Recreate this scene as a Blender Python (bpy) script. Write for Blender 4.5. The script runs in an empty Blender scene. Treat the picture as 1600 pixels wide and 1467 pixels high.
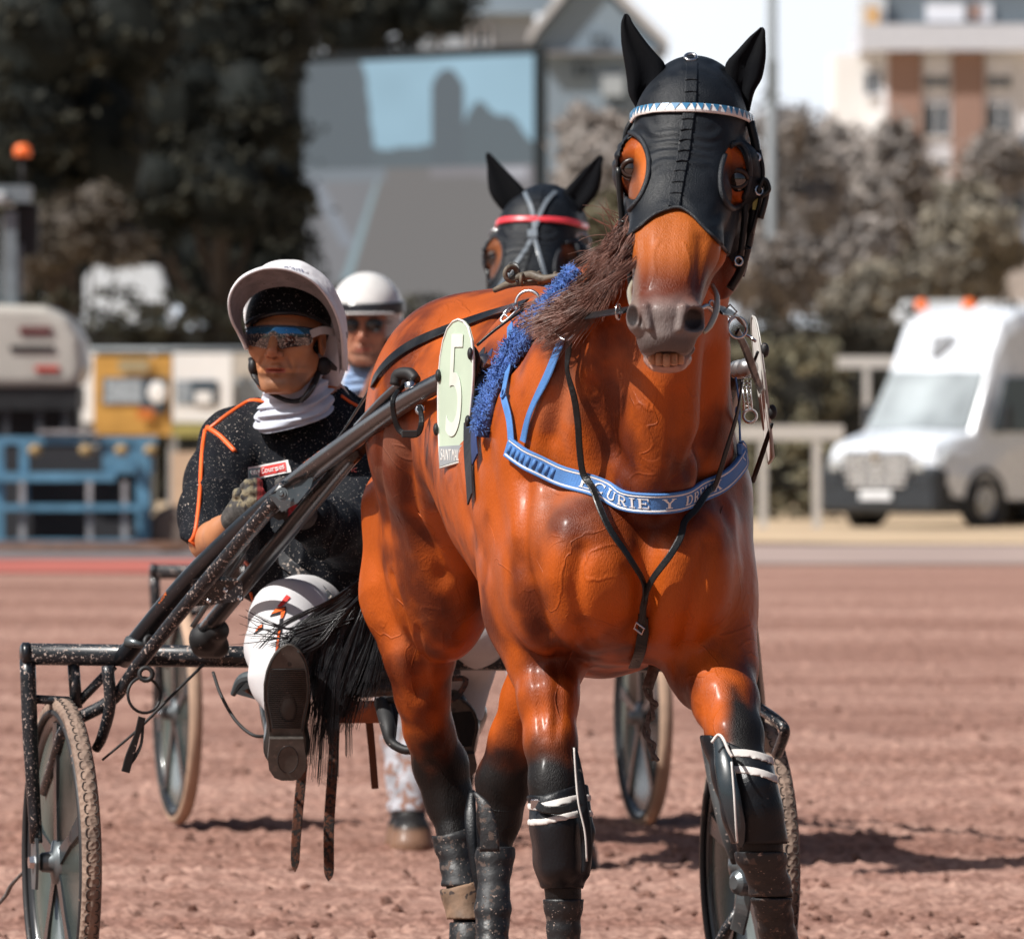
import bpy, math, random
import numpy as np
from mathutils import Vector, Matrix
from mathutils.bvhtree import BVHTree
random.seed(7); np.random.seed(7)
R=math.radians
SC=bpy.context.scene; COL=SC.collection
# ---------------- camera, world, sun, exposure ----------------
F=14280.0; CX=800.0; HY=620.0; CAMH=1.3
cd=bpy.data.cameras.new('camera'); cam=bpy.data.objects.new('camera',cd); COL.objects.link(cam)
cam.location=(0,0,CAMH); cam.rotation_euler=(R(90),0,0)
cd.sensor_width=36; cd.lens=36*F/1600; cd.shift_y=-(733.5-HY)/1600; cd.clip_start=.5; cd.clip_end=6000
cd.dof.use_dof=True; cd.dof.focus_distance=17.0; cd.dof.aperture_fstop=(cd.lens/1000)/0.028
cd.dof.aperture_blades=0
SC.camera=cam
SUN_EL=50; SUN_AZ=Vector((-.87,-.49,0)).normalized()      # horizontal direction towards the sun
wd=bpy.data.worlds.new('World'); SC.world=wd; wd.use_nodes=True
nt=wd.node_tree; bg=nt.nodes['Background']; sky=nt.nodes.new('ShaderNodeTexSky'); sky.sky_type='NISHITA'
sky.sun_disc=False; sky.sun_elevation=R(SUN_EL); sky.sun_rotation=math.atan2(SUN_AZ.x,SUN_AZ.y)
sky.dust_density=3.5; sky.air_density=1.0; sky.ozone_density=1.0
nt.links.new(sky.outputs[0],bg.inputs[0]); bg.inputs[1].default_value=.05
sl=bpy.data.lights.new('sun','SUN'); sl.energy=5.0; sl.angle=R(.5); sl.color=(1,.97,.925)
so=bpy.data.objects.new('sun',sl); COL.objects.link(so)
sd=Vector((SUN_AZ.x*math.cos(R(SUN_EL)),SUN_AZ.y*math.cos(R(SUN_EL)),math.sin(R(SUN_EL))))
so.rotation_euler=sd.to_track_quat('Z','Y').to_euler()
SC.view_settings.view_transform='Standard'; SC.view_settings.look='None'
SC.view_settings.exposure=0.27; SC.view_settings.gamma=1; SC.view_settings.use_curve_mapping=False

def W(px,py,Y): return np.array([(px-CX)*Y/F, Y, CAMH-(py-HY)*Y/F])
def PX(p):      return (CX+p[...,0]/p[...,1]*F, HY+(CAMH-p[...,2])/p[...,1]*F)
def A(*v): return np.array(v,float)
def nrm(v): v=np.asarray(v,float); return v/(np.linalg.norm(v)+1e-12)

# ---------------- materials ----------------
MATS={}
def M(name,base=(.5,.5,.5),rough=.5,metal=0,var=.12,vscale=12,bump=0,bscale=80,speck=None,speck2=None,attr=False,coat=0,
      emit=None,trans=0,alpha=1,spec=.5,bdetail=4,stretch=None,rvar=.12,voro=None):
    if name in MATS: return MATS[name]
    m=bpy.data.materials.new(name); m.use_nodes=True; n=m.node_tree; N=n.nodes; L=n.links
    b=N['Principled BSDF']; tc=N.new('ShaderNodeTexCoord'); mp=N.new('ShaderNodeMapping'); L.new(tc.outputs['Object'],mp.inputs[0])
    if stretch: mp.inputs['Scale'].default_value=stretch
    V=mp.outputs[0]
    no=N.new('ShaderNodeTexNoise'); no.inputs['Scale'].default_value=vscale; no.inputs['Detail'].default_value=5; L.new(V,no.inputs['Vector'])
    if attr:
        at=N.new('ShaderNodeAttribute'); at.attribute_name='Col'; src=at.outputs['Color']
    else:
        rg=N.new('ShaderNodeRGB'); rg.outputs[0].default_value=(*base,1); src=rg.outputs[0]
    mr=N.new('ShaderNodeMapRange'); mr.inputs['From Min'].default_value=.3; mr.inputs['From Max'].default_value=.7
    mr.inputs['To Min'].default_value=1-var; mr.inputs['To Max'].default_value=1+var; L.new(no.outputs['Fac'],mr.inputs['Value'])
    mx=N.new('ShaderNodeVectorMath'); mx.operation='SCALE'; L.new(src,mx.inputs[0]); L.new(mr.outputs[0],mx.inputs['Scale'])
    col=mx.outputs[0]; rsrc=None
    rm=N.new('ShaderNodeMapRange'); rm.inputs['From Min'].default_value=.3; rm.inputs['From Max'].default_value=.7
    rm.inputs['To Min'].default_value=max(0,rough-rvar); rm.inputs['To Max'].default_value=min(1,rough+rvar); L.new(no.outputs['Fac'],rm.inputs['Value']); rsrc=rm.outputs[0]
    for sp in (speck,speck2):
        if not sp: continue
        thr,sc_,c2=sp[:3]
        n2=N.new('ShaderNodeTexNoise'); n2.inputs['Scale'].default_value=sc_; n2.inputs['Detail'].default_value=3; n2.inputs['Roughness'].default_value=.6
        L.new(tc.outputs['Object'],n2.inputs['Vector'])
        r2=N.new('ShaderNodeMapRange'); r2.inputs['From Min'].default_value=thr; r2.inputs['From Max'].default_value=thr+.03; L.new(n2.outputs['Fac'],r2.inputs['Value'])
        m2=N.new('ShaderNodeMix'); m2.data_type='RGBA'; L.new(r2.outputs[0],m2.inputs['Factor']); L.new(col,m2.inputs['A']); m2.inputs['B'].default_value=(*c2,1); col=m2.outputs['Result']
        m3=N.new('ShaderNodeMix'); L.new(r2.outputs[0],m3.inputs['Factor']); L.new(rsrc,m3.inputs['A']); m3.inputs['B'].default_value=.85; rsrc=m3.outputs['Result']
    L.new(col,b.inputs['Base Color']); L.new(rsrc,b.inputs['Roughness'])
    b.inputs['Metallic'].default_value=metal; b.inputs['Coat Weight'].default_value=coat; b.inputs['Coat Roughness'].default_value=.08
    b.inputs['Specular IOR Level'].default_value=spec
    b.inputs['Transmission Weight'].default_value=trans; b.inputs['Alpha'].default_value=alpha
    if emit: b.inputs['Emission Color'].default_value=(*emit[:3],1); b.inputs['Emission Strength'].default_value=emit[3]
    if bump:
        if voro:
            nb=N.new('ShaderNodeTexVoronoi'); nb.inputs['Scale'].default_value=bscale; L.new(V,nb.inputs['Vector']); ho=nb.outputs['Distance']
        else:
            nb=N.new('ShaderNodeTexNoise'); nb.inputs['Scale'].default_value=bscale; nb.inputs['Detail'].default_value=bdetail; L.new(V,nb.inputs['Vector']); ho=nb.outputs['Fac']
        bp=N.new('ShaderNodeBump'); bp.inputs['Strength'].default_value=1; bp.inputs['Distance'].default_value=bump
        L.new(ho,bp.inputs['Height']); L.new(bp.outputs[0],b.inputs['Normal'])
    MATS[name]=m; return m

# ---------------- objects ----------------
def rootloc(o):
    while o.parent: o=o.parent
    return np.array(o.location)
def mesh_obj(name,V,Fc,mat,parent=None,smooth=True,col=None,mats=None,midx=None):
    V=np.asarray(V,float).reshape(-1,3); off=np.zeros(3)
    if parent is not None: off=rootloc(parent)
    me=bpy.data.meshes.new(name)
    if isinstance(Fc,np.ndarray):
        n=len(Fc); k=Fc.shape[1]
        me.vertices.add(len(V)); me.vertices.foreach_set('co',(V-off).astype(np.float32).ravel())
        me.loops.add(n*k); me.loops.foreach_set('vertex_index',Fc.astype(np.int32).ravel())
        me.polygons.add(n); me.polygons.foreach_set('loop_start',np.arange(0,n*k,k,dtype=np.int32)); me.polygons.foreach_set('loop_total',np.full(n,k,np.int32))
        me.update(calc_edges=True); me.validate()
    else:
        me.from_pydata((V-off).tolist(),[],[tuple(int(i) for i in f) for f in Fc]); me.update()
    for mm in (mats or [mat]): me.materials.append(mm)
    if midx is not None: me.polygons.foreach_set('material_index',np.asarray(midx,np.int32))
    me.polygons.foreach_set('use_smooth',[bool(smooth)]*len(me.polygons))
    if col is not None:
        ca=me.color_attributes.new('Col','FLOAT_COLOR','POINT'); c4=np.ones((len(V),4),np.float32); c4[:,:np.shape(col)[1]]=col; ca.data.foreach_set('color',c4.ravel())
    o=bpy.data.objects.new(name,me); COL.objects.link(o)
    if parent is not None: o.parent=parent
    return o
def thing(name,label,cat,loc,group=None):
    o=bpy.data.objects.new(name,None); COL.objects.link(o); o.location=loc; o.empty_display_size=.1
    return tag(o,label,cat,group)
def tag(o,label,cat,group=None,kind=None):
    if label: o['label']=label
    if cat: o['category']=cat
    if group: o['group']=group
    if kind: o['kind']=kind
    return o
def struct(o): o['kind']='structure'; return o
class MB:
    """collects shapes into one mesh"""
    def __init__(s): s.v=[]; s.f=[]; s.n=0; s.mi=[]; s.m=0
    def add(s,V,Fc):
        V=np.asarray(V,float).reshape(-1,3); s.v.append(V); s.f+= [tuple(int(i)+s.n for i in f) for f in Fc]; s.mi+=[s.m]*len(Fc); s.n+=len(V); return s
    def box(s,c,size,R3=None,bev=0):
        hx,hy,hz=[a/2 for a in size]; c=np.asarray(c,float)
        if bev>0:
            b=min(bev,hx*.49,hy*.49,hz*.49); V=[]
            for sx in(-1,1):
                for sy in(-1,1):
                    for sz in(-1,1):
                        V+=[(sx*hx,sy*(hy-b),sz*(hz-b)),(sx*(hx-b),sy*hy,sz*(hz-b)),(sx*(hx-b),sy*(hy-b),sz*hz)]
            import itertools
            Fc=convex_faces(np.array(V)); V=np.array(V)
        else:
            V=np.array([(x,y,z) for x in(-hx,hx) for y in(-hy,hy) for z in(-hz,hz)])
            Fc=[(0,1,3,2),(4,6,7,5),(0,4,5,1),(2,3,7,6),(0,2,6,4),(1,5,7,3)]
        if R3 is not None: V=V@np.asarray(R3).T
        return s.add(V+c,Fc)
    def tube(s,pts,r,seg=12,flat=None,cap=True,spl=0):
        V,Fc=tube_geo(pts,r,seg,flat,cap,spl); return s.add(V,Fc)
    def ribbon(s,pts,nr,w,th,spl=0): V,Fc=ribbon_geo(pts,nr,w,th,spl); return s.add(V,Fc)
    def torus(s,c,ax,Rr,r,seg=28,sg=8,a0=0,a1=2*math.pi,ref=None):
        ax=nrm(ax); u=nrm(np.cross(ax,ref if ref is not None else (A(0,0,1) if abs(ax[2])<.9 else A(1,0,0)))); v=np.cross(ax,u)
        full=abs(a1-a0-2*math.pi)<1e-6; n=seg if full else seg+1
        V=[];Fc=[]
        for i in range(n):
            a=a0+(a1-a0)*i/seg; d=u*math.cos(a)+v*math.sin(a)
            for j in range(sg):
                b=2*math.pi*j/sg; V.append(np.asarray(c)+d*(Rr+r*math.cos(b))+ax*r*math.sin(b))
        for i in range(seg):
            for j in range(sg):
                i2=(i+1)%n; j2=(j+1)%sg; Fc.append((i*sg+j,i2*sg+j,i2*sg+j2,i*sg+j2))
        return s.add(V,Fc)
    def ell(s,c,rad,R3=None,nu=16,nv=10):
        V=[];Fc=[]
        for i in range(nv+1):
            t=math.pi*i/nv
            for j in range(nu):
                p=2*math.pi*j/nu; V.append((math.sin(t)*math.cos(p)*rad[0],math.sin(t)*math.sin(p)*rad[1],math.cos(t)*rad[2]))
        V=np.array(V)
        if R3 is not None: V=V@np.asarray(R3).T
        for i in range(nv):
            for j in range(nu): Fc.append((i*nu+j,(i+1)*nu+j,(i+1)*nu+(j+1)%nu,i*nu+(j+1)%nu))
        return s.add(V+np.asarray(c,float),Fc)
    def revolve(s,c,ax,prof,seg=36,ref=None):
        """prof: list of (radius, offset along ax)"""
        ax=nrm(ax); u=nrm(np.cross(ax,ref if ref is not None else (A(0,0,1) if abs(ax[2])<.9 else A(1,0,0)))); v=np.cross(ax,u); V=[];Fc=[]
        for r,h in prof:
            for j in range(seg):
                a=2*math.pi*j/seg; V.append(np.asarray(c)+ax*h+(u*math.cos(a)+v*math.sin(a))*r)
        for i in range(len(prof)-1):
            for j in range(seg): Fc.append((i*seg+j,i*seg+(j+1)%seg,(i+1)*seg+(j+1)%seg,(i+1)*seg+j))
        return s.add(V,Fc)
    def prism(s,poly,d):
        """poly: list of 3d points (planar), extruded by vector d"""
        P=np.asarray(poly,float); n=len(P); V=np.vstack([P,P+np.asarray(d,float)])
        Fc=[tuple(range(n))[::-1],tuple(range(n,2*n))]+[(i,(i+1)%n,(i+1)%n+n,i+n) for i in range(n)]
        return s.add(V,Fc)
    def build(s,name,mat,parent=None,smooth=False,mats=None):
        V=np.vstack(s.v) if s.v else np.zeros((0,3))
        o=mesh_obj(name,V,s.f,mat,parent,smooth,mats=mats,midx=s.mi if mats else None)
        if smooth=='auto':
            pass
        return o
def convex_faces(V):
    import bmesh
    bm=bmesh.new(); vs=[bm.verts.new(v) for v in V]; r=bmesh.ops.convex_hull(bm,input=vs); bm.verts.index_update(); bm.faces.ensure_lookup_table()
    out=[tuple(v.index for v in f.verts) for f in bm.faces]; bm.free(); return out
def spline(P,k):
    P=np.asarray(P,float)
    if k<=1 or len(P)<3: 
        if k>1: return np.vstack([P[0]+(P[1]-P[0])*t for t in np.linspace(0,1,k+1)])
        return P
    Q=np.vstack([2*P[0]-P[1],P,2*P[-1]-P[-2]]); out=[]
    for i in range(1,len(Q)-2):
        for j in range(k):
            t=j/k; p0,p1,p2,p3=Q[i-1:i+3]
            out.append(.5*((2*p1)+(-p0+p2)*t+(2*p0-5*p1+4*p2-p3)*t*t+(-p0+3*p1-3*p2+p3)*t**3))
    out.append(P[-1]); return np.array(out)
def resamp(a,n,k):
    a=np.atleast_1d(np.asarray(a,float))
    if a.ndim==1 and len(a)==1: return np.full(n,a[0])
    x=np.linspace(0,1,len(a)); xi=np.linspace(0,1,n)
    if a.ndim==1: return np.interp(xi,x,a)
    return np.stack([np.interp(xi,x,a[:,i]) for i in range(a.shape[1])],1)
def tube_geo(pts,r,seg=12,flat=None,cap=True,spl=0):
    P=np.asarray(pts,float); 
    if spl: P=spline(P,spl)
    n=len(P); rr=resamp(r,n,0); T=np.gradient(P,axis=0); T/=np.linalg.norm(T,axis=1)[:,None]+1e-12
    ref=A(0,0,1) if abs(T[0][2])<.8 else A(0,1,0); u=nrm(np.cross(T[0],ref)); V=[];Fc=[]
    a=np.arange(seg)*2*math.pi/seg
    for i in range(n):
        u=nrm(u-T[i]*np.dot(u,T[i])); v=np.cross(T[i],u); k=1 if flat is None else flat
        V.append(P[i]+rr[i]*(np.outer(np.cos(a),u)+k*np.outer(np.sin(a),v)))
    V=np.vstack(V)
    for i in range(n-1):
        for j in range(seg): Fc.append((i*seg+j,i*seg+(j+1)%seg,(i+1)*seg+(j+1)%seg,(i+1)*seg+j))
    if cap: Fc.append(tuple(range(seg))[::-1]); Fc.append(tuple(range((n-1)*seg,n*seg)))
    return V,Fc
def ribbon_geo(pts,nr,w,th,spl=0):
    P=np.asarray(pts,float); Nn=np.asarray(nr,float)
    if Nn.ndim==1: Nn=np.tile(Nn,(len(P),1))
    if spl: P=spline(P,spl); Nn=resamp(Nn,len(P),0)
    n=len(P); ww=resamp(w,n,0); T=np.gradient(P,axis=0); T/=np.linalg.norm(T,axis=1)[:,None]+1e-12; V=[];Fc=[]
    for i in range(n):
        s_=nrm(np.cross(T[i],Nn[i])); m=nrm(np.cross(s_,T[i])); h=ww[i]/2; b=min(th*.5,h*.5)
        for (x,y) in ((-h,-th/2+b*.6),(-h+b,-th/2),(h-b,-th/2),(h,-th/2+b*.6),(h,th/2-b*.6),(h-b,th/2),(-h+b,th/2),(-h,th/2-b*.6)):
            V.append(P[i]+s_*x+m*y)
    for i in range(n-1):
        for j in range(8): Fc.append((i*8+j,i*8+(j+1)%8,(i+1)*8+(j+1)%8,(i+1)*8+j))
    Fc.append(tuple(range(8))[::-1]); Fc.append(tuple(range((n-1)*8,n*8))); return np.array(V),Fc
def tubeo(name,pts,r,mat,parent,seg=12,spl=0,flat=None):
    return MB().tube(pts,r,seg,flat,True,spl).build(name,mat,parent,True)

# ---------------- value noise ----------------
_rt=np.random.RandomState(3).rand(64,64,64)
def vnoise(P,s=1.0):
    p=np.asarray(P)*s+100.3; i=np.floor(p).astype(int); f=p-i; f=f*f*(3-2*f); r=0
    for dx in(0,1):
        for dy in(0,1):
            for dz in(0,1):
                w=(f[...,0] if dx else 1-f[...,0])*(f[...,1] if dy else 1-f[...,1])*(f[...,2] if dz else 1-f[...,2])
                r=r+w*_rt[(i[...,0]+dx)%64,(i[...,1]+dy)%64,(i[...,2]+dz)%64]
    return r
def fbm(P,s=1,o=4,g=.5):
    r=0;a=1;t=0
    for k in range(o): r=r+a*vnoise(P,s*2**k); t+=a; a*=g
    return r/t

# ---------------- signed distance modelling ----------------
class SDF:
    def __init__(s): s.p=[]
    def cap(s,a,b,ra,rb,k=.03): s.p.append(('c',np.array(a,float),np.array(b,float),float(ra),float(rb),k,1)); return s
    def chain(s,pts,k=.03):
        for (a,ra),(b,rb) in zip(pts[:-1],pts[1:]): s.cap(a,b,ra,rb,k)
        return s
    def ell(s,c,r,k=.03,R3=None,sign=1): s.p.append(('e',np.array(c,float),np.array(r,float),None if R3 is None else np.array(R3,float),None,k,sign)); return s
    def sub(s,c,r,k=.01,R3=None): return s.ell(c,r,k,R3,-1)
    def bounds(s,m=.02):
        lo=np.full(3,1e9);hi=-lo
        for q in s.p:
            if q[6]<0: continue
            if q[0]=='c':
                rr=max(q[3],q[4]); lo=np.minimum(lo,np.minimum(q[1],q[2])-rr); hi=np.maximum(hi,np.maximum(q[1],q[2])+rr)
            else: rr=q[2].max() if q[3] is not None else q[2]; lo=np.minimum(lo,q[1]-rr); hi=np.maximum(hi,q[1]+rr)
        return lo-m,hi+m
    def grid(s,lo,hi,h,off=0.0,clip=None):
        lo=np.asarray(lo,float); n=np.ceil((np.asarray(hi)-lo)/h).astype(int)+1; G=np.full(n,10.,np.float32)
        ax=[lo[i]+h*np.arange(n[i]) for i in range(3)]
        for q in s.p:
            k=q[5]; mg=k+abs(off)+4*h+.004
            if q[0]=='c':
                rr=max(q[3],q[4]); l=np.minimum(q[1],q[2])-rr-mg; u=np.maximum(q[1],q[2])+rr+mg
            else: rr=q[2].max() if q[3] is not None else q[2]; l=q[1]-rr-mg; u=q[1]+rr+mg
            i0=np.clip(np.floor((l-lo)/h).astype(int),0,n); i1=np.clip(np.ceil((u-lo)/h).astype(int)+1,0,n)
            if np.any(i1<=i0): continue
            X,Y,Z=ax[0][i0[0]:i1[0],None,None],ax[1][None,i0[1]:i1[1],None],ax[2][None,None,i0[2]:i1[2]]
            if q[0]=='c':
                a,b,ra,rb=q[1:5]; d=b-a; L2=max(d@d,1e-9)
                t=np.clip(((X-a[0])*d[0]+(Y-a[1])*d[1]+(Z-a[2])*d[2])/L2,0,1)
                D=np.sqrt((X-a[0]-t*d[0])**2+(Y-a[1]-t*d[1])**2+(Z-a[2]-t*d[2])**2)-(ra+(rb-ra)*t)
            else:
                c,r,R3=q[1:4]
                if R3 is None: x,y,z=X-c[0],Y-c[1],Z-c[2]
                else:
                    x=(X-c[0])*R3[0,0]+(Y-c[1])*R3[1,0]+(Z-c[2])*R3[2,0]
                    y=(X-c[0])*R3[0,1]+(Y-c[1])*R3[1,1]+(Z-c[2])*R3[2,1]
                    z=(X-c[0])*R3[0,2]+(Y-c[1])*R3[1,2]+(Z-c[2])*R3[2,2]
                k0=np.sqrt((x/r[0])**2+(y/r[1])**2+(z/r[2])**2); k1=np.sqrt((x/r[0]**2)**2+(y/r[1]**2)**2+(z/r[2]**2)**2)+1e-6
                D=k0*(k0-1)/k1
            g=G[i0[0]:i1[0],i0[1]:i1[1],i0[2]:i1[2]]
            if q[6]>0:
                hh=np.clip(.5+.5*(g-D)/k,0,1); g[:]=np.where(g>5,D,g*(1-hh)+D*hh-k*hh*(1-hh))
            else:
                hh=np.clip(.5-.5*(g+D)/k,0,1); g[:]=g*(1-hh)-D*hh+k*hh*(1-hh)
        G-=off
        if clip is not None:
            X,Y,Z=np.meshgrid(*ax,indexing='ij'); G=np.maximum(G,clip(X,Y,Z).astype(np.float32))
        return G,lo,h
    def mesh(s,h,off=0.0,lo=None,hi=None,clip=None):
        if lo is None: lo,hi=s.bounds(.02+abs(off))
        G,lo,h=s.grid(lo,hi,h,off,clip); return surfnets(G,lo,h)
def surfnets(G,lo,h):
    S=(G<0); c=np.zeros(tuple(np.array(G.shape)-1),np.int8)
    for dx in(0,1):
        for dy in(0,1):
            for dz in(0,1): c+=S[dx:G.shape[0]-1+dx,dy:G.shape[1]-1+dy,dz:G.shape[2]-1+dz]
    I,J,K=np.nonzero((c>0)&(c<8)); nv=len(I)
    idx=np.full(c.shape,-1,np.int32); idx[I,J,K]=np.arange(nv)
    acc=np.zeros((nv,3)); cnt=np.zeros(nv)
    for axx in range(3):
        for a in(0,1):
            for b in(0,1):
                o0=[0,0,0]; o1=[0,0,0]; oth=[t for t in range(3) if t!=axx]; o0[oth[0]]=o1[oth[0]]=a; o0[oth[1]]=o1[oth[1]]=b; o1[axx]=1
                g0=G[I+o0[0],J+o0[1],K+o0[2]]; g1=G[I+o1[0],J+o1[1],K+o1[2]]; m=(g0<0)!=(g1<0)
                t=np.where(m,g0/(g0-g1+1e-12),0)
                p=np.stack([o0[0]+0*t,o0[1]+0*t,o0[2]+0*t],1).astype(float); p[:,axx]+=t
                acc[m]+=p[m]; cnt[m]+=1
    V=lo+h*(np.stack([I,J,K],1)+acc/np.maximum(cnt,1)[:,None]); Fs=[]
    for axx in range(3):
        u,v=[t for t in range(3) if t!=axx]
        s0=[slice(None)]*3; s1=[slice(None)]*3; s0[axx]=slice(0,-1); s1[axx]=slice(1,None)
        for t in(u,v): s0[t]=slice(1,-1); s1[t]=slice(1,-1)
        a=S[tuple(s0)]; b=S[tuple(s1)]; P=np.array(np.nonzero(a!=b)); inside=a[tuple(P)]
        Q=P.copy(); Q[u]+=1; Q[v]+=1
        def cell(du,dv): q=Q.copy(); q[u]-=du; q[v]-=dv; return idx[tuple(q)]
        q4=np.stack([cell(1,1),cell(0,1),cell(0,0),cell(1,0)],1)
        flip=inside if axx!=1 else ~inside
        q4[~flip]=q4[~flip][:,::-1]; Fs.append(q4)
    Fq=np.vstack(Fs); Fq=Fq[(Fq>=0).all(1)]; return V,Fq
def vnormals(V,Fq):
    n=np.cross(V[Fq[:,2]]-V[Fq[:,0]],V[Fq[:,3]]-V[Fq[:,1]]); N=np.zeros_like(V)
    for i in range(4): np.add.at(N,Fq[:,i],n)
    return N/(np.linalg.norm(N,axis=1)[:,None]+1e-12)
def rotz(a): c,s=math.cos(a),math.sin(a); return np.array([[c,-s,0],[s,c,0],[0,0,1]])
def frame(zdir,xref):
    """columns x,y,z with z along zdir"""
    z=nrm(zdir); x=nrm(np.asarray(xref)-z*np.dot(xref,z)); return np.stack([x,np.cross(z,x),z],1)
class Caster:
    def __init__(s,V,Fq): s.b=BVHTree.FromPolygons([tuple(v) for v in V],[tuple(int(i) for i in f) for f in Fq])
    def px(s,px,py,off=.003,fallback=16.6):
        o=Vector((0,0,CAMH)); d=(Vector(W(px,py,16.))-o).normalized(); h=s.b.ray_cast(o,d)
        if h[0] is None:
            p,n,_,_=s.b.find_nearest(Vector(W(px,py,fallback))); return np.array(p)+np.array(n)*off,np.array(n)
        n=np.array(h[1]); 
        if np.dot(n,np.array(d))>0: n=-n
        return np.array(h[0])+n*off,n
    def near(s,p,off=.003):
        q,n,_,_=s.b.find_nearest(Vector(p)); return np.array(q)+np.array(n)*off,np.array(n)
    def path(s,pl,off=.003,k=6,smooth=3,fallback=16.6):
        Q=spline(np.array([(a,b,0) for a,b in pl],float),k)[:,:2]; P=[];Nn=[]
        for a,b in Q: p,n=s.px(a,b,off,fallback); P.append(p);Nn.append(n)
        P=np.array(P);Nn=np.array(Nn)
        for _ in range(smooth):
            Nn[1:-1]=(Nn[:-2]+2*Nn[1:-1]+Nn[2:])/4
            P[1:-1]=(P[:-2]+2*P[1:-1]+P[2:])/4
        Nn/=np.linalg.norm(Nn,axis=1)[:,None]; return P,Nn
def hair(strands,r,seg=3):
    """strands: list of point arrays -> one mesh of tapered tubes"""
    V=[];Fc=[];n0=0
    for P in strands:
        n=len(P); rr=(r*np.sqrt(np.linspace(1,.05,n)) if np.isscalar(r) else r)
        v,f=tube_geo(P,rr,seg,None,False); V.append(v); Fc.append(np.array(f)+n0); n0+=len(v)
    return np.vstack(V),np.vstack(Fc)
# ---------------- text ----------------
def text_geo(s,size=1.0,ext=.02,align='CENTER',shear=0,space=1):
    c=bpy.data.curves.new('t','FONT'); c.body=s; c.size=size; c.extrude=ext; c.align_x=align; c.align_y='CENTER'; c.shear=shear; c.space_character=space
    o=bpy.data.objects.new('t',c); COL.objects.link(o); dg=bpy.context.evaluated_depsgraph_get(); me=o.evaluated_get(dg).to_mesh()
    V=np.array([v.co[:] for v in me.vertices]); Fc=[tuple(p.vertices) for p in me.polygons]
    o.evaluated_get(dg).to_mesh_clear(); bpy.data.objects.remove(o); bpy.data.curves.remove(c); return V,Fc
# ================= SETTING =================
def sst(x,a,b): t=np.clip((np.asarray(x,float)-a)/(b-a),0,1); return t*t*(3-2*t)
def GZ(x,y): return -.45*sst(x,.5,3.0)*sst(y,88,108)   # the verge drops away beyond the rails on the right
def gl(a,b,n): return np.linspace(a,b,n,endpoint=False)
def build_ground():
    ys=np.concatenate([gl(-30,16,12),gl(16,21,60),gl(21,34,560),gl(34,60,260),gl(60,120,120),gl(120,600,60),np.linspace(600,4000,20)])
    xs=np.concatenate([-np.geomspace(2000,4,18),gl(-3.2,3.2,300),np.geomspace(3.2,2000,18)])
    X,Y=np.meshgrid(xs,ys); P=np.stack([X,Y,0*X],-1)
    near=np.clip((75-Y)/20,0,1)*np.clip((6-abs(X))/2,0,1)
    z=.012*(fbm(P,1.3,2)-.5)*near
    gr=fbm(P*A(.35,3.2,1),1.0,3)-.5; z+=.006*gr*near                       # harrow ridges lie across the track
    c=fbm(P,19,3); z+=np.clip(c-.58,0,1)*.075*near                          # clods
    c2=fbm(P,38,2); z+=np.clip(c2-.55,0,1)*.035*near
    fp=vnoise(P,2.3); z+=-np.clip(fp-.72,0,1)*.10*near                      # hoof scrapes
    z=z+GZ(X,Y); V=np.stack([X,Y,z],-1).reshape(-1,3); nx=len(xs); ny=len(ys)
    i=np.arange((ny-1)*(nx-1)); r=i//(nx-1); q=i%(nx-1); a=r*nx+q
    Fc=np.stack([a,a+1,a+nx+1,a+nx],1)
    m=bpy.data.materials.new('red_track_dirt'); m.use_nodes=True; N=m.node_tree.nodes; L=m.node_tree.links; b=N['Principled BSDF']
    tc=N.new('ShaderNodeTexCoord')
    def noise(sc_,st=(1,1,1),d=5):
        mp=N.new('ShaderNodeMapping'); mp.inputs['Scale'].default_value=st; L.new(tc.outputs['Object'],mp.inputs[0])
        n=N.new('ShaderNodeTexNoise'); n.inputs['Scale'].default_value=sc_; n.inputs['Detail'].default_value=d; L.new(mp.outputs[0],n.inputs['Vector']); return n.outputs['Fac']
    def ramp(f,a,b_,c1,c2):
        cr=N.new('ShaderNodeValToRGB'); cr.color_ramp.elements[0].position=a; cr.color_ramp.elements[0].color=(*c1,1); cr.color_ramp.elements[1].position=b_; cr.color_ramp.elements[1].color=(*c2,1); L.new(f,cr.inputs[0]); return cr.outputs[0]
    base=ramp(noise(1.2,(.25,1.6,1)),.35,.65,(.285,.163,.130),(.42,.27,.22))
    fine=ramp(noise(34),.42,.60,(.62,.56,.54),(1.12,1.1,1.08))
    mx=N.new('ShaderNodeMix'); mx.data_type='RGBA'; mx.blend_type='MULTIPLY'; mx.inputs['Factor'].default_value=1; L.new(base,mx.inputs['A']); L.new(fine,mx.inputs['B'])
    big=ramp(noise(.7,(.10,.45,1),3),.38,.62,(.84,.78,.76),(1.12,1.12,1.12))
    m2=N.new('ShaderNodeMix'); m2.data_type='RGBA'; m2.blend_type='MULTIPLY'; m2.inputs['Factor'].default_value=1; L.new(mx.outputs['Result'],m2.inputs['A']); L.new(big,m2.inputs['B'])
    L.new(m2.outputs['Result'],b.inputs['Base Color']); b.inputs['Roughness'].default_value=.95; b.inputs['Specular IOR Level'].default_value=.15
    bp=N.new('ShaderNodeBump'); bp.inputs['Distance'].default_value=.006; bp.inputs['Strength'].default_value=.9; L.new(noise(95,d=6),bp.inputs['Height']); L.new(bp.outputs[0],b.inputs['Normal'])
    struct(mesh_obj('ground',V,Fc,m,smooth=True))
build_ground()
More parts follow.
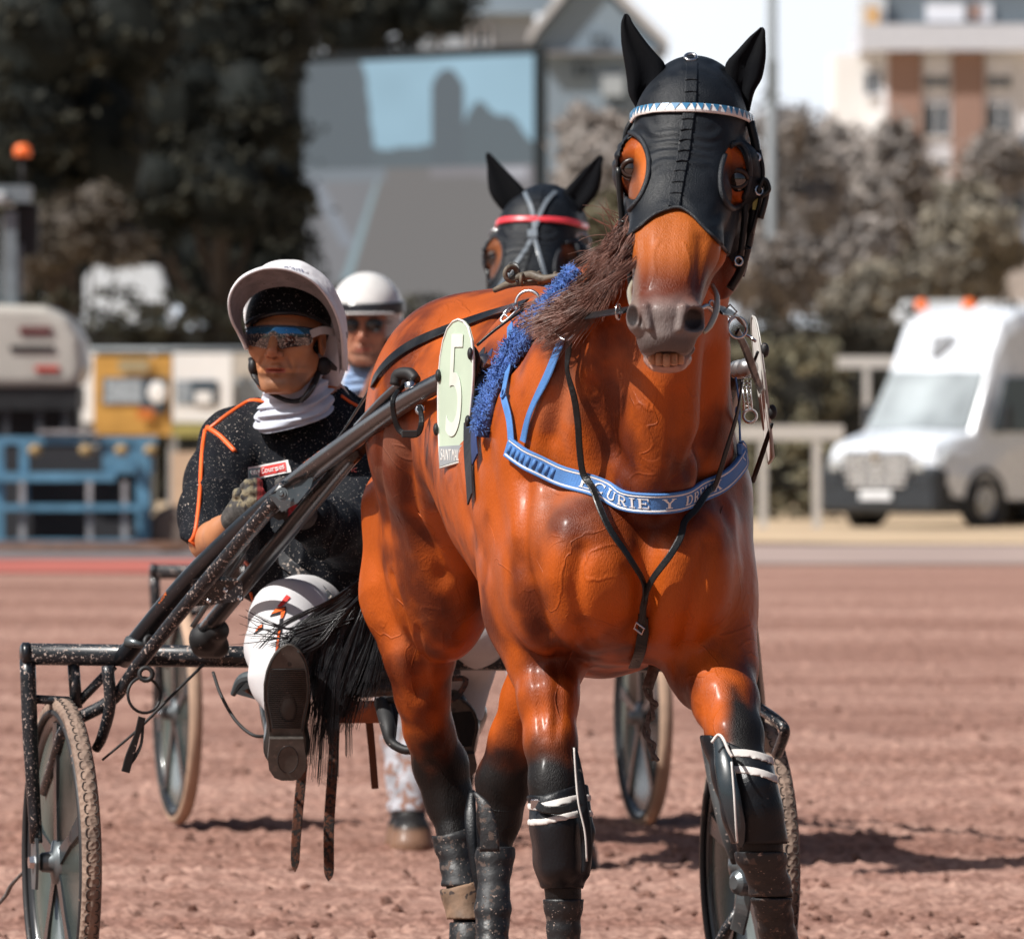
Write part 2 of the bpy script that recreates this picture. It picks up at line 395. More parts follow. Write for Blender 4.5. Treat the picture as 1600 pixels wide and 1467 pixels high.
def build_sky():
    V=[];Fc=[];n=40
    for i in range(n+1):
        a=R(-35+70*i/n)
        for j,e in enumerate((-.5,2,4.5,7,9)): V.append((math.sin(a)*4500,math.cos(a)*4500,math.tan(R(e))*4500))
    for i in range(n):
        for j in range(4): k=i*5+j; Fc.append((k,k+1,k+6,k+5))
    m=bpy.data.materials.new('bright_overcast_sky'); m.use_nodes=True; N=m.node_tree.nodes; L=m.node_tree.links
    for q in list(N):
        if q.type=='BSDF_PRINCIPLED': N.remove(q)
    e=N.new('ShaderNodeEmission'); tc=N.new('ShaderNodeTexCoord'); no=N.new('ShaderNodeTexNoise'); no.inputs['Scale'].default_value=.0012; L.new(tc.outputs['Object'],no.inputs[0])
    cr=N.new('ShaderNodeValToRGB'); cr.color_ramp.elements[0].color=(.74,.81,.90,1); cr.color_ramp.elements[1].color=(.90,.92,.95,1); cr.color_ramp.elements[0].position=.35; cr.color_ramp.elements[1].position=.6
    L.new(no.outputs[0],cr.inputs[0]); L.new(cr.outputs[0],e.inputs[0]); L.new(e.outputs[0],N['Material Output'].inputs[0])
    struct(mesh_obj('sky',V,np.array(Fc),m))
build_sky()
def sheet(name,poly,z,mat):
    return struct(mesh_obj(name,[(x,y,z) for x,y in poly],[tuple(range(len(poly)))],mat,smooth=False))
def verge():
    xs=np.concatenate([-np.geomspace(400,3.2,10),gl(-3,5,60),np.geomspace(5,400,12)]); ys=np.concatenate([gl(0,40,60),np.geomspace(40,2900,14)]); X,Y=np.meshgrid(xs,ys); Y=Y+np.interp(X,[-3,3],[86,80]); 
    V=np.stack([X,Y,GZ(X,Y)+.016],-1).reshape(-1,3); nx,ny=len(xs),len(ys); i=np.arange((ny-1)*(nx-1)); a=(i//(nx-1))*nx+i%(nx-1)
    struct(mesh_obj('grass_verge',V,np.stack([a,a+1,a+nx+1,a+nx],1),M('dry_grass',(.50,.37,.24),.9,var=.3,vscale=.35,bump=.02,bscale=8)))
verge()
sheet('access_path',[(-.3,70.5),(60,70.5),(60,79.5),(-.3,79.5)],.012,M('pale_path',(.34,.255,.225),.9,var=.12,vscale=.5))
sheet('red_edge_strip',[(-60,67),(-.8,67),(-.8,72.5),(-60,72.5)],.012,M('red_cinder',(.38,.10,.075),.9,var=.15,vscale=.6))
sheet('asphalt_apron',[(-60,72.6),(-.8,72.6),(-.8,86),(-60,86)],.014,M('old_asphalt',(.16,.14,.14),.9,var=.2,vscale=.7))
sheet('car_park',[(-60,132),(-.5,132),(-.5,230),(-60,230)],.022,M('car_park_asphalt',(.22,.21,.2),.9,var=.1,vscale=.5))
# loose clods
mb=MB()
for i in range(1500):
    Y=21+random.random()**1.6*22; x=random.uniform(-1,1)*Y*.058; s=random.choice((.003,.004,.005,.007,.010,.015))*random.uniform(.7,1.2)
    V=[];n=7
    a0=random.random()*6
    mb.ell((x,Y,s*.35),(s,s*.9,s*.7),rotz(a0),6,4)
    mb.v[-1]=mb.v[-1]+(np.random.rand(*mb.v[-1].shape)-.5)*s*.55
tag(mb.build('dirt_clods',M('loose_dirt',(.17,.085,.062),.95,var=.3,vscale=30,bump=.003,bscale=120)),'loose reddish clods of dirt scattered over the harrowed track','dirt',kind='stuff')

# ---------------- foliage ----------------
def leaves(name,lobes,n,size,cols,parent,flat=.9,dens=.55,seed=1,matn='foliage',core=.82):
    """lobes: (centre, radii); leaf clusters spread in each lobe's outer volume"""
    rs=np.random.RandomState(seed); w=np.array([r[0]*r[2]+r[0]*r[1] for c,r in lobes]); w=w/w.sum(); V=[];C=[]
    for (c,r),ww in zip(lobes,w):
        m=max(20,int(n*ww)); ncl=max(6,m//26)
        d=rs.randn(ncl,3); d/=np.linalg.norm(d,axis=1)[:,None]; rad=dens+(1-dens)*rs.rand(ncl,1)**.5
        cc=np.asarray(c)+d*rad*np.asarray(r); ci=rs.randint(0,ncl,m)
        p=cc[ci]+rs.randn(m,3)*size*1.5*A(1,1,.6); tone=(rs.rand(ncl)[ci]*.7+rs.rand(m)*.3)
        a=rs.randn(m,3); a/=np.linalg.norm(a,axis=1)[:,None]; b=np.cross(a,rs.randn(m,3)); b/=np.linalg.norm(b,axis=1)[:,None]
        s=size*(.6+.8*rs.rand(m,1)); k=.55
        q=np.stack([p-a*s,p+b*s*k,p+a*s,p-b*s*k],1); V.append(q.reshape(-1,3))
        c1,c2=np.array(cols[0]),np.array(cols[1]); cl=c1+(c2-c1)*tone[:,None]; C.append(np.repeat(cl,4,0))
    V=np.vstack(V); C=np.vstack(C); Fc=np.arange(len(V)).reshape(-1,4)
    if core:
        mb=MB()
        for c,r in lobes:
            mb.ell(c,np.asarray(r)*core,nu=14,nv=10); mb.v[-1]=mb.v[-1]+(mb.v[-1]-np.asarray(c))*((fbm(mb.v[-1],1.2/max(r[0],.3),2)-.5)*.7)[:,None]
        cv=np.vstack(mb.v); cf=np.array(mb.f)+len(V); V=np.vstack([V,cv]); Fc=np.vstack([Fc,cf]); c1=np.array(cols[0]); C=np.vstack([C,np.tile(c1,(len(cv),1))*(.8+.9*vnoise(cv,2.5))[:,None]])
    m=M(matn,attr=True,rough=.75,var=.1,vscale=2,spec=.2)
    return mesh_obj(name,V,Fc,m,parent,smooth=False,col=C)
BARK=M('bark',(.06,.045,.035),.9,var=.3,vscale=4,bump=.02,bscale=15)
def tree(name,label,base,h,lobes,n,size,cols,cat='tree',group=None,trunk_r=.3,seed=1,dens=.5):
    t=thing(name,label,cat,base,group); b=np.array(base,float); mb=MB(); top=b+A(0,0,h*.62)
    mb.tube([b,b+A(.1,0,h*.3),top],[trunk_r,trunk_r*.8,trunk_r*.4],10,spl=4)
    rs=random.Random(seed)
    for (c,r) in lobes[:10]:
        st=b+A(0,0,h*rs.uniform(.22,.45)); c=np.asarray(c,float); mb.tube([st,(st+c)/2+A(0,0,-.2*r[2]),c],[trunk_r*.4,trunk_r*.25,trunk_r*.06],7,spl=3)
    mb.build('trunk',BARK,t,True); leaves('crown',lobes,n,size,cols,t,seed=seed,dens=dens); return t
def bush_lobes(pts,rs,k=1): return [(W(px,py,Y),(r*Y/F,r*Y/F*.8,r*Y/F*k)) for px,py,r,Y in pts]
def G(px,Y): return (float((px-CX)*Y/F),Y,0.)
# big dark trees left
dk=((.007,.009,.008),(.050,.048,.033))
L1=[(10,300,110,128),(60,60,110,128),(190,30,120,130),(20,210,120,128),(130,230,120,129),(-60,120,130,130),(110,-60,120,130)]
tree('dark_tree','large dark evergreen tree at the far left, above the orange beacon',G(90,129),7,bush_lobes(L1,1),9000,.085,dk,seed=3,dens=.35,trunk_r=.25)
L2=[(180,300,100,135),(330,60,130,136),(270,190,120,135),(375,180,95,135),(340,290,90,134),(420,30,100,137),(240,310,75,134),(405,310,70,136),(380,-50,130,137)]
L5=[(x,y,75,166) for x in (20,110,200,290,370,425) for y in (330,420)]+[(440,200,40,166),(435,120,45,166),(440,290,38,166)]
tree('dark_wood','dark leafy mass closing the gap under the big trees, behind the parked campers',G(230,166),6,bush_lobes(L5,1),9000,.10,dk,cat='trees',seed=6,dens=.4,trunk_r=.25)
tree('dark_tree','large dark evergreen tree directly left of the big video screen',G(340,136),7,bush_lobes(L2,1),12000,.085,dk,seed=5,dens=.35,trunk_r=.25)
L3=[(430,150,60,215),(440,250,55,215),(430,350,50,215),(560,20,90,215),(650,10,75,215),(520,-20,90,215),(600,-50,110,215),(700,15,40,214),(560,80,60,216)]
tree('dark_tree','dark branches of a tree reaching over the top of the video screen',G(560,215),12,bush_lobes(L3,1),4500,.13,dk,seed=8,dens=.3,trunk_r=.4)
L4=[(115,365,58,122),(190,385,42,122),(60,385,48,122),(150,330,45,122)]
tree('round_bush','rounded grey brown bush in front of the dark trees at left',G(130,122),3,bush_lobes(L4,1),3500,.06,((.05,.042,.035),(.14,.12,.095)),'bush',seed=11,trunk_r=.1)
# mid right tree belt
br=((.13,.12,.115),(.36,.32,.29)); br2=((.12,.11,.095),(.31,.275,.21)); lt=((.20,.18,.165),(.50,.44,.40))  # leaf colours paled and greyed to paint in the haze of distance
def belt(label,px,pts,Y,n,cols,seed,size=.11,name='tree'):
    h=max((HY-p[1])/F*Y for p in pts)+1.3
    return tree(name,label,G(px,Y),h,bush_lobes([(a,b,r,Y+random.uniform(-1,1)) for a,b,r in pts],1),n,size,cols,seed=seed,trunk_r=.14,group='trees in the belt below the flats',dens=.35)
belt('pale blossoming tree just right of the video screen',905,[(912,215,42),(940,270,50),(905,300,40),(950,200,30),(925,350,50)],185,3200,lt,21)
belt('olive bush filling the gap between screen and near horse head',940,[(930,380,70),(880,420,60),(980,420,60),(900,350,36),(1000,330,50)],170,3200,((.09,.08,.05),(.25,.22,.14)),22)
belt('brown tree right of the near horse ears, under the lamp mast',1225,[(1215,200,42),(1240,260,60),(1180,290,60),(1270,330,60),(1200,360,70)],180,4200,br,23)
belt('brown tree with pale blossom in front of the white apartment corner',1325,[(1300,225,38),(1340,270,55),(1290,270,60),(1370,310,60),(1330,350,70)],184,4500,lt,24)
belt('bushy tree hiding the lower floors of the apartment block',1430,[(1398,225,34),(1420,300,55),(1390,360,65),(1450,380,60),(1430,265,30)],182,4200,br,25)
belt('rounded olive brown tree above the white van roof',1510,[(1505,345,58),(1530,400,58),(1480,420,58),(1500,300,26),(1550,360,35)],172,4500,br2,26)
belt('small grey tree between flats and slate gable at right edge',1560,[(1550,240,35),(1580,270,30),(1535,275,28)],210,1500,br,27)
belt('low scrub behind the near horse neck on the right',1210,[(1200,440,60),(1260,420,55),(1160,420,55),(1310,430,55),(1350,400,50)],160,4500,br,28,name='scrub_bush')
belt('low scrub left of the white van roof',1390,[(1380,460,40),(1340,480,40),(1420,440,35)],150,2200,br2,29,name='scrub_bush')
# hedges
def hedge(label,x0,x1,ytop,ybot,Y,n,cols,seed,size=.06,th=1.2,cat='hedge'):
    a=W(x0,ytop,Y);b=W(x1,ybot,Y); z0=-.45 if a[0]>1 else 0; rs=np.random.RandomState(seed); lob=[]
    nn=int((b[0]-a[0])/.55)+1
    for i in range(nn):
        for zz in np.arange(z0+.25,a[2],.5): lob.append(((a[0]+(i+.5)*(b[0]-a[0])/nn,Y+rs.uniform(-.2,.2),zz+rs.uniform(-.05,.05)),(.38,th*.5,.34)))
    t=thing('hedge',label,cat,((a[0]+b[0])/2,Y,0)); leaves('leaves',lob,n,size,cols,t,seed=seed,dens=.4,core=0)
    MB().box(((a[0]+b[0])/2,Y+.1,(a[2]-.25)/2),(b[0]-a[0]-.3,th*.55,a[2]-.25)).build('stems',M('hedge_core',(.015,.015,.012),.95),t)
    return t
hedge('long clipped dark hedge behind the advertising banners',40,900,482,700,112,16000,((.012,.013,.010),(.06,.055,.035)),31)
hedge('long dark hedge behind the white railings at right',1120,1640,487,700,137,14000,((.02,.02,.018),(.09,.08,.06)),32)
hedge('pale feathery shrub row beside the white railing at right',1160,1300,545,660,130,5000,((.10,.09,.06),(.27,.25,.17)),33,cat='shrub')

# ---------------- buildings ----------------
def px_box(mb,x0,y0,x1,y1,Y,d,bev=0):
    a=W(x0,y0,Y); b=W(x1,y1,Y); mb.box(((a[0]+b[0])/2,Y+d/2,(a[2]+b[2])/2),(abs(b[0]-a[0]),d,abs(a[2]-b[2])),bev=bev); return mb
GLASS=M('window_glass',(.05,.07,.09),.12,var=.2,vscale=.5,spec=.8)
WHT=M('white_render',(.70,.71,.75),.7,var=.05,vscale=.3); WHT2=M('pale_render',(.76,.75,.74),.7,var=.05)
BRN=M('brown_cladding',(.30,.19,.155),.8,var=.08,vscale=.4); SLT=M('slate',(.13,.16,.185),.6,var=.1,vscale=.3)
Yb=430; t=thing('apartment_building','white apartment block with brown wall panels and slate upper floor','building',G(1500,Yb))
gz=HY+CAMH/Yb*F
px_box(MB(),1382,80,1800,gz,Yb,14).build('wall',WHT,t)
mb=MB()
for x0,x1 in ((1388,1440),(1488,1538),(1690,1740)): px_box(mb,x0,82,x1,gz-2,Yb-.35,.4)
mb.build('brown_panel',BRN,t)
px_box(MB(),1345,38,1800,79,Yb-1.2,15).build('roof_parapet',M('parapet',(.55,.57,.63),.7),t)
px_box(MB(),1385,-30,1800,37,Yb+1,10).build('slate_storey',SLT,t)
px_box(MB(),1345,-4,1384.5,37.5,Yb+.6,8).build('stair_tower',M('pale_grey',(.55,.58,.62),.7),t)
px_box(MB(),1353,12,1374,38,Yb+.4,.18).build('tower_panel',M('ochre_panel',(.62,.38,.17),.7),t)  # ochre panel on the stair tower front
def window(x0,y0,x1,y1,Y,par,fr=WHT,n=2,shut=False):
    mb=MB(); w=.09
    a=W(x0,y0,Y);b=W(x1,y1,Y); cx=(a[0]+b[0])/2; cz=(a[2]+b[2])/2; ww=b[0]-a[0]; hh=a[2]-b[2]
    for i in range(n+1): mb.box((a[0]+ww*i/n,Y,cz),(w,.12,hh))
    for z in(a[2],b[2]): mb.box((cx,Y-.003,z),(ww+w,.13,w))
    o=mb.build('window',fr,par); MB().box((cx,Y+.03,cz),(ww,.02,hh)).build('pane',GLASS,o)
    if shut: MB().box((cx,Y-.0,cz+hh*.2),(ww*.98,.04,hh*.6)).build('blind',M('blind',(.66,.68,.74),.7),o)
    return o
for r,(y0,y1) in enumerate(((92,138),(163,213),(236,262))):
    for x0,x1 in ((1444,1484),(1542,1581),(1640,1680)): window(x0,y0,x1,y1,Yb-.12,t,shut=(r!=1))
window(1350,112,1384,148,Yb+2.8,t)
mb=MB(); px_box(mb,1305,84,1381.5,gz,Yb+3,9); mb.build('wing_wall',WHT2,t)
for x0,x1 in ((1447,1507),(1525,1550)): px_box(MB(),x0,6,x1,34,Yb+.8,.3).build('roof_light',WHT,t)
mb=MB(); px_box(mb,1515,8,1533,30,Yb+.7,.3); mb.build('brown_chimney',BRN,t)
# gabled house behind the screen
Yh=300; t=thing('gabled_house','pale grey gabled house with slate roof behind the video screen','house',G(930,Yh)); gz=HY+CAMH/Yh*F
GRY=M('grey_render',(.20,.26,.32),.8,var=.06); 
P=[W(838,gz,Yh),W(838,62,Yh),W(915,-40,Yh),W(1032,75,Yh),W(1032,gz,Yh)]
MB().prism(P,(0,9,0)).build('wall',GRY,t)
mb=MB(); 
for a,b in (((825,68),(917,-48)),((917,-48),(1045,78))):
    p=W(*a,Yh-.4);q=W(*b,Yh-.4); u=A(0,0,.35); mb.prism([p,q,q+u,p+u],(0,9.6,0))
mb.build('roof',M('barge_white',(.50,.50,.51),.7),t)
px_box(MB(),838,80,1038,86,Yh-.5,.55).build('ledge',M('ledge',(.2,.2,.21),.8),t)
for b in ((895,98,925,122),(922,52,942,68),(955,160,975,190)): window(*b,Yh-.1,t,fr=GRY)
px_box(MB(),940,118,975,150,Yh-.35,.3).build('balcony',M('balcony',(.36,.40,.43),.6),t)
t=thing('slate_roofed_house','white house with dark slate roof behind the top of the screen','house',G(760,Yh+25)); Y2=Yh+25; gz=HY+CAMH/Y2*F
px_box(MB(),640,20,836,gz,Y2,9).build('wall',M('house_white',(.36,.40,.45),.7),t)
P=[W(690,22,Y2-.5),W(870,22,Y2-.5),W(840,-70,Y2+4),W(640,-70,Y2+4)]
MB().prism(P,(0,.4,.3)).build('roof',SLT,t)
window(735,40,765,78,Y2-.1,t)
# slate gable at right edge
Y3=240; t=thing('dark_gabled_house','dark slate gabled house cut by the right edge of the frame','house',G(1620,Y3)); gz=HY+CAMH/Y3*F
P=[W(1560,gz,Y3),W(1560,285,Y3),W(1640,205,Y3),W(1720,285,Y3),W(1720,gz,Y3)]
MB().prism(P,(0,8,0)).build('wall',M('bluegrey_wall',(.22,.24,.28),.8),t)
p=W(1545,300,Y3-.4);q=W(1642,196,Y3-.4);u=A(0,0,.25); MB().prism([p,q,q+u,p+u],(0,8.6,0)).prism([q,W(1740,300,Y3-.4),W(1740,300,Y3-.4)+u,q+u],(0,8.6,0)).build('roof',M('dark_slate',(.05,.06,.075),.7),t)
px_box(MB(),1580,310,1600,335,Y3-.05,.2).build('window',GLASS,t)
px_box(MB(),1562,386,1720,gz,Y3-.4,.35).build('plinth_wall',M('plinth',(.42,.37,.34),.8),t)
# small grey roofed shed left of the screen
Y4=200; t=thing('grey_roofed_shed','small grey roofed shed between dark trees and screen','shed',G(420,Y4)); gz=HY+CAMH/Y4*F
px_box(MB(),375,445,475,gz,Y4,5).build('wall',M('shed_wall',(.20,.22,.24),.8),t)
MB().prism([W(365,446,Y4-.3),W(420,378,Y4-.3),W(500,378,Y4-.3),W(500,446,Y4-.3)],(0,5.6,0)).build('roof',M('shed_roof',(.26,.30,.33),.6),t)
# lamp mast
Ym=165; t=thing('lamp_mast','tall grey lamp mast rising behind the near horse right ear','mast',G(1206,Ym))
a=W(1206,HY,Ym)[0]; MB().tube([(a,Ym,0),(a,Ym,2.5),(a,Ym,9.5)],[.13,.12,.085],14).build('mast_pole',M('mast_grey',(.20,.22,.235),.6),t,True)
px_box(MB(),1198,95,1216,160,Ym-.1,.2,).build('switch_box',M('mast_box',(.17,.19,.2),.6),t)
MB().box((a,Ym,9.6),(1.0,.3,.2)).build('lamp_head',M('mast_box'),t)

# ---------------- video screen ----------------
Ys=192; t=thing('video_screen','giant outdoor video screen showing the empty race track and trees','screen',G(660,Ys))
def sm(mb,x0,y0,x1,y1,ya,yb_,d=.3):
    P=[W(x0,y0,Ys),W(x1,ya,Ys),W(x1,yb_,Ys),W(x0,y1,Ys)]; mb.prism(P,(0,d,0))
FR=M('screen_frame',(.012,.018,.022),.6)
mb=MB(); sm(mb,465,86,855,515,70,515,1.0); mb.build('cabinet',FR,t)
V=[];Fc=[];C=[];nx,ny=150,130
def scr(u,v):  # u 0..1 right, v 0..1 down -> picture shown on the screen
    sky=A(.30,.47,.58); n=vnoise(A(u*7,v*7,1)); c=sky*(.9+.25*n)
    tl=.36-.05*vnoise(A(u*14,0,2)); 
    t1=u<.23+.06*math.sin((v)*5)+.03*vnoise(A(v*12,1,1)) and v<.42
    t2=(abs(u-.625)<.07*(1-max(0,(.12-v)/.09)**2 if v<.12 else 1) and v>.04) and v<.42
    t3=v>(.34-.16*math.exp(-((u-.76)/.08)**2)-.10*math.exp(-((u-.9)/.07)**2)-.03*vnoise(A(u*16,3,1)))
    h=.40
    if t3: c=A(.105,.135,.155)
    if t1 or t2: c=A(.10,.125,.145)
    if v>h:
        c=A(.175,.185,.20)+A(.03,.02,.02)*vnoise(A(u*5,v*5,3))
        if u>.34-(v-h)*.34-.0: c=A(.17,.163,.162)
        c=c*(1+.0*v)
        d=u-(.335-(v-h)*.40)
        if 0<d<.014+.055*(v-h): c=A(.26,.36,.40)
        if v<h+.045+.22*max(0,u-.75) and u>.55: c=A(.22,.21,.225)
        if abs(v-(h+.03))<.022 and .84<u<.97: c=A(.42,.42,.46)
        if v<h+.05 and u<.36: c=A(.19,.22,.25)
        if abs(u-.08-(v-.5)*.6)<.03 and .44<v<.7: c=A(.235,.26,.30)
    return c
for j in range(ny+1):
    for i in range(nx+1):
        u=i/nx;v=j/ny; x=474+u*360; yt=100-(u)*15; y=yt+v*(512-yt); V.append(W(x,y,Ys-.01)); C.append(scr(u,v))
for j in range(ny):
    for i in range(nx): a=j*(nx+1)+i; Fc.append((a,a+1,a+nx+2,a+nx+1))
m=bpy.data.materials.new('led_picture'); m.use_nodes=True; N=m.node_tree.nodes; b=N['Principled BSDF']; at=N.new('ShaderNodeAttribute'); at.attribute_name='Col'
b.inputs['Base Color'].default_value=(.02,.02,.02,1); b.inputs['Roughness'].default_value=.6
m.node_tree.links.new(at.outputs['Color'],b.inputs['Emission Color']); b.inputs['Emission Strength'].default_value=.80
mesh_obj('picture',V,np.array(Fc),m,t,col=np.array(C))
for x in (520,800): 
    a=W(x,500,Ys); MB().box((a[0],Ys+.5,a[2]/2),(.25,.25,a[2])).build('support_post',FR,t)

# ---------------- vehicles ----------------
VW=M('van_white',(.72,.77,.84),.28,var=.03,coat=.6,bump=0); VP=M('van_black_plastic',(.02,.025,.032),.55,var=.1); CHR=M('chrome',(.75,.76,.78),.18,metal=1,var=.05)
VG=M('van_glass',(.10,.125,.14),.10,var=.1,spec=.9); AMB=M('amber_lens',(.80,.16,.03),.3,emit=(.8,.12,.02,.25)); TYR=M('tyre_black',(.02,.02,.022),.8,bump=.004,bscale=60)
def van(px,Y,yaw):
    """high-roof panel van, own frame: x right(of van, seen from ahead), y back, z up; nose at y=0"""
    t=thing('parked_van','white high roofed van with chrome grille and two orange beacons','van',G(px,Y)); O=A(*G(px,Y))+A(0,0,-.45); Rm=rotz(yaw)
    def T(P):
        P=np.array(P,float); P[...,2]=np.where(P[...,2]>1.3,1.3+(P[...,2]-1.3)*1.42,P[...,2]); return P@Rm.T+O
    # loft stations along side profile : (z, y_front) upper shell
    def section(y,zb,zt,wb,wt,rz=.12):
        # closed section in x-z plane with rounded top
        pts=[(-wb,zb),(-wb,zb+.5*(zt-zb)*.6)]
        pts=[]
        for (x,z) in ((-wb,zb),(-wb*1.0,zb+.35*(zt-zb)),(-(wb*.5+wt*.5),zb+.7*(zt-zb)),(-wt,zt-rz),(-wt+rz*.35,zt-rz*.3),(-wt+rz,zt),(0,zt+.02)): pts.append((x,z))
        pts+= [(-x,z) for x,z in pts[:-1][::-1]]
        return [(x,y,z) for x,z in pts]
    st=[section(.02,.62,.98,.86,.80,.10),section(.10,.50,1.12,.93,.86,.10),section(.45,.42,1.22,1.0,.90,.10),section(.86,.38,1.30,1.01,.93,.10)]
    st+=[section(1.30,.38,1.86,1.01,.86,.12),section(1.42,.38,2.10,1.01,.84,.16),section(1.62,.38,2.34,1.01,.86,.18),section(1.95,.38,2.44,1.01,.88,.16),section(5.4,.38,2.46,1.01,.9,.14)]
    V=np.array(st).reshape(-1,3); n=13; Fc=[]
    for i in range(len(st)-1):
        for j in range(n): Fc.append((i*n+j,i*n+(j+1)%n,(i+1)*n+(j+1)%n,(i+1)*n+j))
    Fc+= [tuple(range(n))[::-1],tuple(range((len(st)-1)*n,len(st)*n))]
    body=mesh_obj('body',T(V),Fc,VW,t,smooth=False)
    mb=MB(); mb.v=[];
    P=[(-.84,.835,1.318),(.84,.835,1.318),(.775,1.275,1.855),(-.775,1.275,1.855)]; MB().prism(T(P),Rm@A(0,.02,.0)).build('windscreen',M('windscreen_pale',(.30,.34,.36),.15,var=.4,vscale=1.2,spec=.9),t)
    for s in(-1,1):
        P=[(s*1.016,1.15,1.28),(s*1.016,2.05,1.28),(s*.965,2.05,1.80),(s*.965,1.5,1.80)]; MB().prism(T(P),Rm@A(s*.012,0,0)).build('side_window',VG,t)
        P=[(s*.93,.14,.86),(s*.60,.03,.86),(s*.66,.06,1.02),(s*.97,.42,1.14)]; MB().prism(T(P),Rm@A(s*.02,-.03,.0)).build('headlight',M('headlamp',(.55,.58,.6),.15,metal=.4),t)
        mm=MB(); mm.box(T(A(s*1.15,1.28,1.42)),(.10,.16,.34),Rm,.03); mm.tube(T([(s*.98,1.3,1.28),(s*1.12,1.3,1.32)]),.025,8); mm.build('mirror',VP,t)
        MB().box(T(A(s*.70,-.05,.84)),(.16,.04,.14),Rm,.03).build('fog_lamp',M('headlamp'),t)
        for y in(1.0,4.3):
            w=MB(); w.revolve(T(A(s*.82,y,.35)),Rm@A(s,0,0),[(.20,.0),(.33,.0),(.355,.05),(.355,.17),(.33,.21),(.215,.21)],30); wo=w.build('wheel',TYR,t,True)
            w=MB(); w.revolve(T(A(s*.82,y,.35)),Rm@A(s,0,0),[(.22,.195),(.20,.17),(.06,.2),(.0,.21)],24)
            for k in range(6):
                a=k*math.pi/3; w.box(T(A(s*1.015,y+.12*math.cos(a),.35+.12*math.sin(a))),(.03,.055,.16),Rm@np.array([[1,0,0],[0,math.sin(a),math.cos(a)],[0,-math.cos(a),math.sin(a)]]).T)
            w.build('hub_cap',M('hub_silver',(.42,.44,.46),.35,metal=.5),wo,False)
            MB().torus(T(A(s*1.005,y,.37)),Rm@A(s,0,0),.40,.045,26,6).build('wheel_arch',VP,t,True)
        P=[(s*1.024,1.95,1.02),(s*1.024,2.25,1.02),(s*1.024,2.22,.80),(s*1.024,2.10,.62),(s*1.024,1.98,.80)]; MB().prism(T(P),Rm@A(s*.004,0,0)).build('door_badge',M('badge_dark',(.05,.055,.06),.5),t)
    # dark bumper with cut for grille
    mb=MB(); 
    for (y,x0,x1,z0,z1) in ((-.04,-.98,.98,.20,.62),):
        mb.box(T(A(0,.16,.41)),(1.96,.40,.42),Rm,.07)
    mb.box(T(A(-.76,.12,.66)),(.42,.34,.34),Rm,.07); mb.box(T(A(.76,.12,.66)),(.42,.34,.34),Rm,.07); mb.box(T(A(0,.5,.30)),(1.98,.9,.2),Rm,.05)
    mb.build('bumper',VP,t)
    mb=MB()
    P=[(-.62,-.035,1.00),(.62,-.035,1.00),(.46,-.06,.56),(-.46,-.06,.56)]
    for k in range(6):
        z=.58+k*.078; w=.47+.15*k/5; mb.box(T(A(0,-.055,z)),(2*w,.04,.038),Rm,.01)
    for x in(-.3,0,.3): mb.box(T(A(x,-.06,.78)),(.02,.02,.42),Rm)
    mb.build('grille',M('grille_chrome',(.78,.78,.79),.3,metal=.55,var=.1),t); MB().box(T(A(0,-.03,.78)),(1.1,.03,.5),Rm).build('grille_backing',VP,t)
    MB().prism(T([(0,-.1,1.10),(.08,-.1,.98),(0,-.1,.86),(-.08,-.1,.98)]),Rm@A(0,.03,0)).build('badge',CHR,t)
    MB().box(T(A(0,-.07,.45)),(.52,.02,.12),Rm).build('number_plate',M('plate_white',(.7,.72,.75),.5),t)
    P=[(-.08,1.60,2.27),(.28,1.60,2.27),(.28,1.56,2.2),(.12,1.46,2.02),(.0,1.46,2.02),(-.1,1.55,2.16)]
    P=[(-.16,1.40,2.17),(.24,1.40,2.19),(.02,1.33,2.03),(-.12,1.31,1.97)]
    MB().prism(T(P),Rm@A(0,-.02,.02)).build('roof_badge',M('badge_grey',(.22,.23,.25),.5),t)
    for x in(-.78,.02):
        b=MB().revolve(T(A(x,1.95,2.44)),(0,0,1),[(.0,.0),(.09,0),(.085,.10),(.05,.14),(0,.145)],16).build('beacon',AMB,t,True)
    return t
van(1373,121,R(-40))
def camper(label,px,Y,w,h,col,yaw=0,group='campers and cars parked behind the hedge'):
    t=thing('parked_camper',label,'camper van',G(px,Y),group); O=A(*G(px,Y)); Rm=rotz(yaw)
    def T(P): return np.asarray(P,float)@Rm.T+O
    m=M('camper_'+col[0],col[1],.4,var=.05)
    P=[(-w/2,0,.35),(w/2,0,.35),(w/2,0,h*.42),(w*.40,0,h*.5),(w*.27,0,h*.86),(w*.18,0,h),(-w/2+.15,0,h),(-w/2,0,h-.2)]
    MB().prism(T(P),Rm@A(0,1.9,0)).build('body',m,t)
    P=[(w*.38,-.01,h*.52),(w*.26,-.01,h*.80),(w*.10,-.01,h*.80),(w*.10,-.01,h*.52)]; MB().prism(T(P),Rm@A(0,.02,0)).build('cab_window',VG,t)
    for x in (-w/4,): MB().box(T(A(x,-.01,h*.66)),(w*.22,.03,h*.17),Rm).build('side_window',VG,t)
    for x in(-w*.3,w*.3): MB().revolve(T(A(x,.1,.34)),Rm@A(0,-1,0),[(0,.1),(.2,.1),(.33,.1),(.33,-.1)],18).build('wheel',TYR,t,True)
camper('white camper van parked beyond the dark hedge, nearest the big trees',215,150,1.75,3.45,('white',(.72,.74,.76)))
camper('smaller pale camper beyond the hedge left of the white one',95,155,1.7,2.5,('pale',(.60,.62,.64)))
camper('pale van half hidden behind the helmet of the jockey',372,152,1.6,2.4,('grey',(.62,.63,.64)))
camper('white minibus seen just above the roof of the near van',1480,140,1.5,2.78,('white',(.72,.74,.76)))
camper('white lorry at the right edge above the near van roof',1610,138,1.6,2.75,('bright',(.80,.80,.80)))

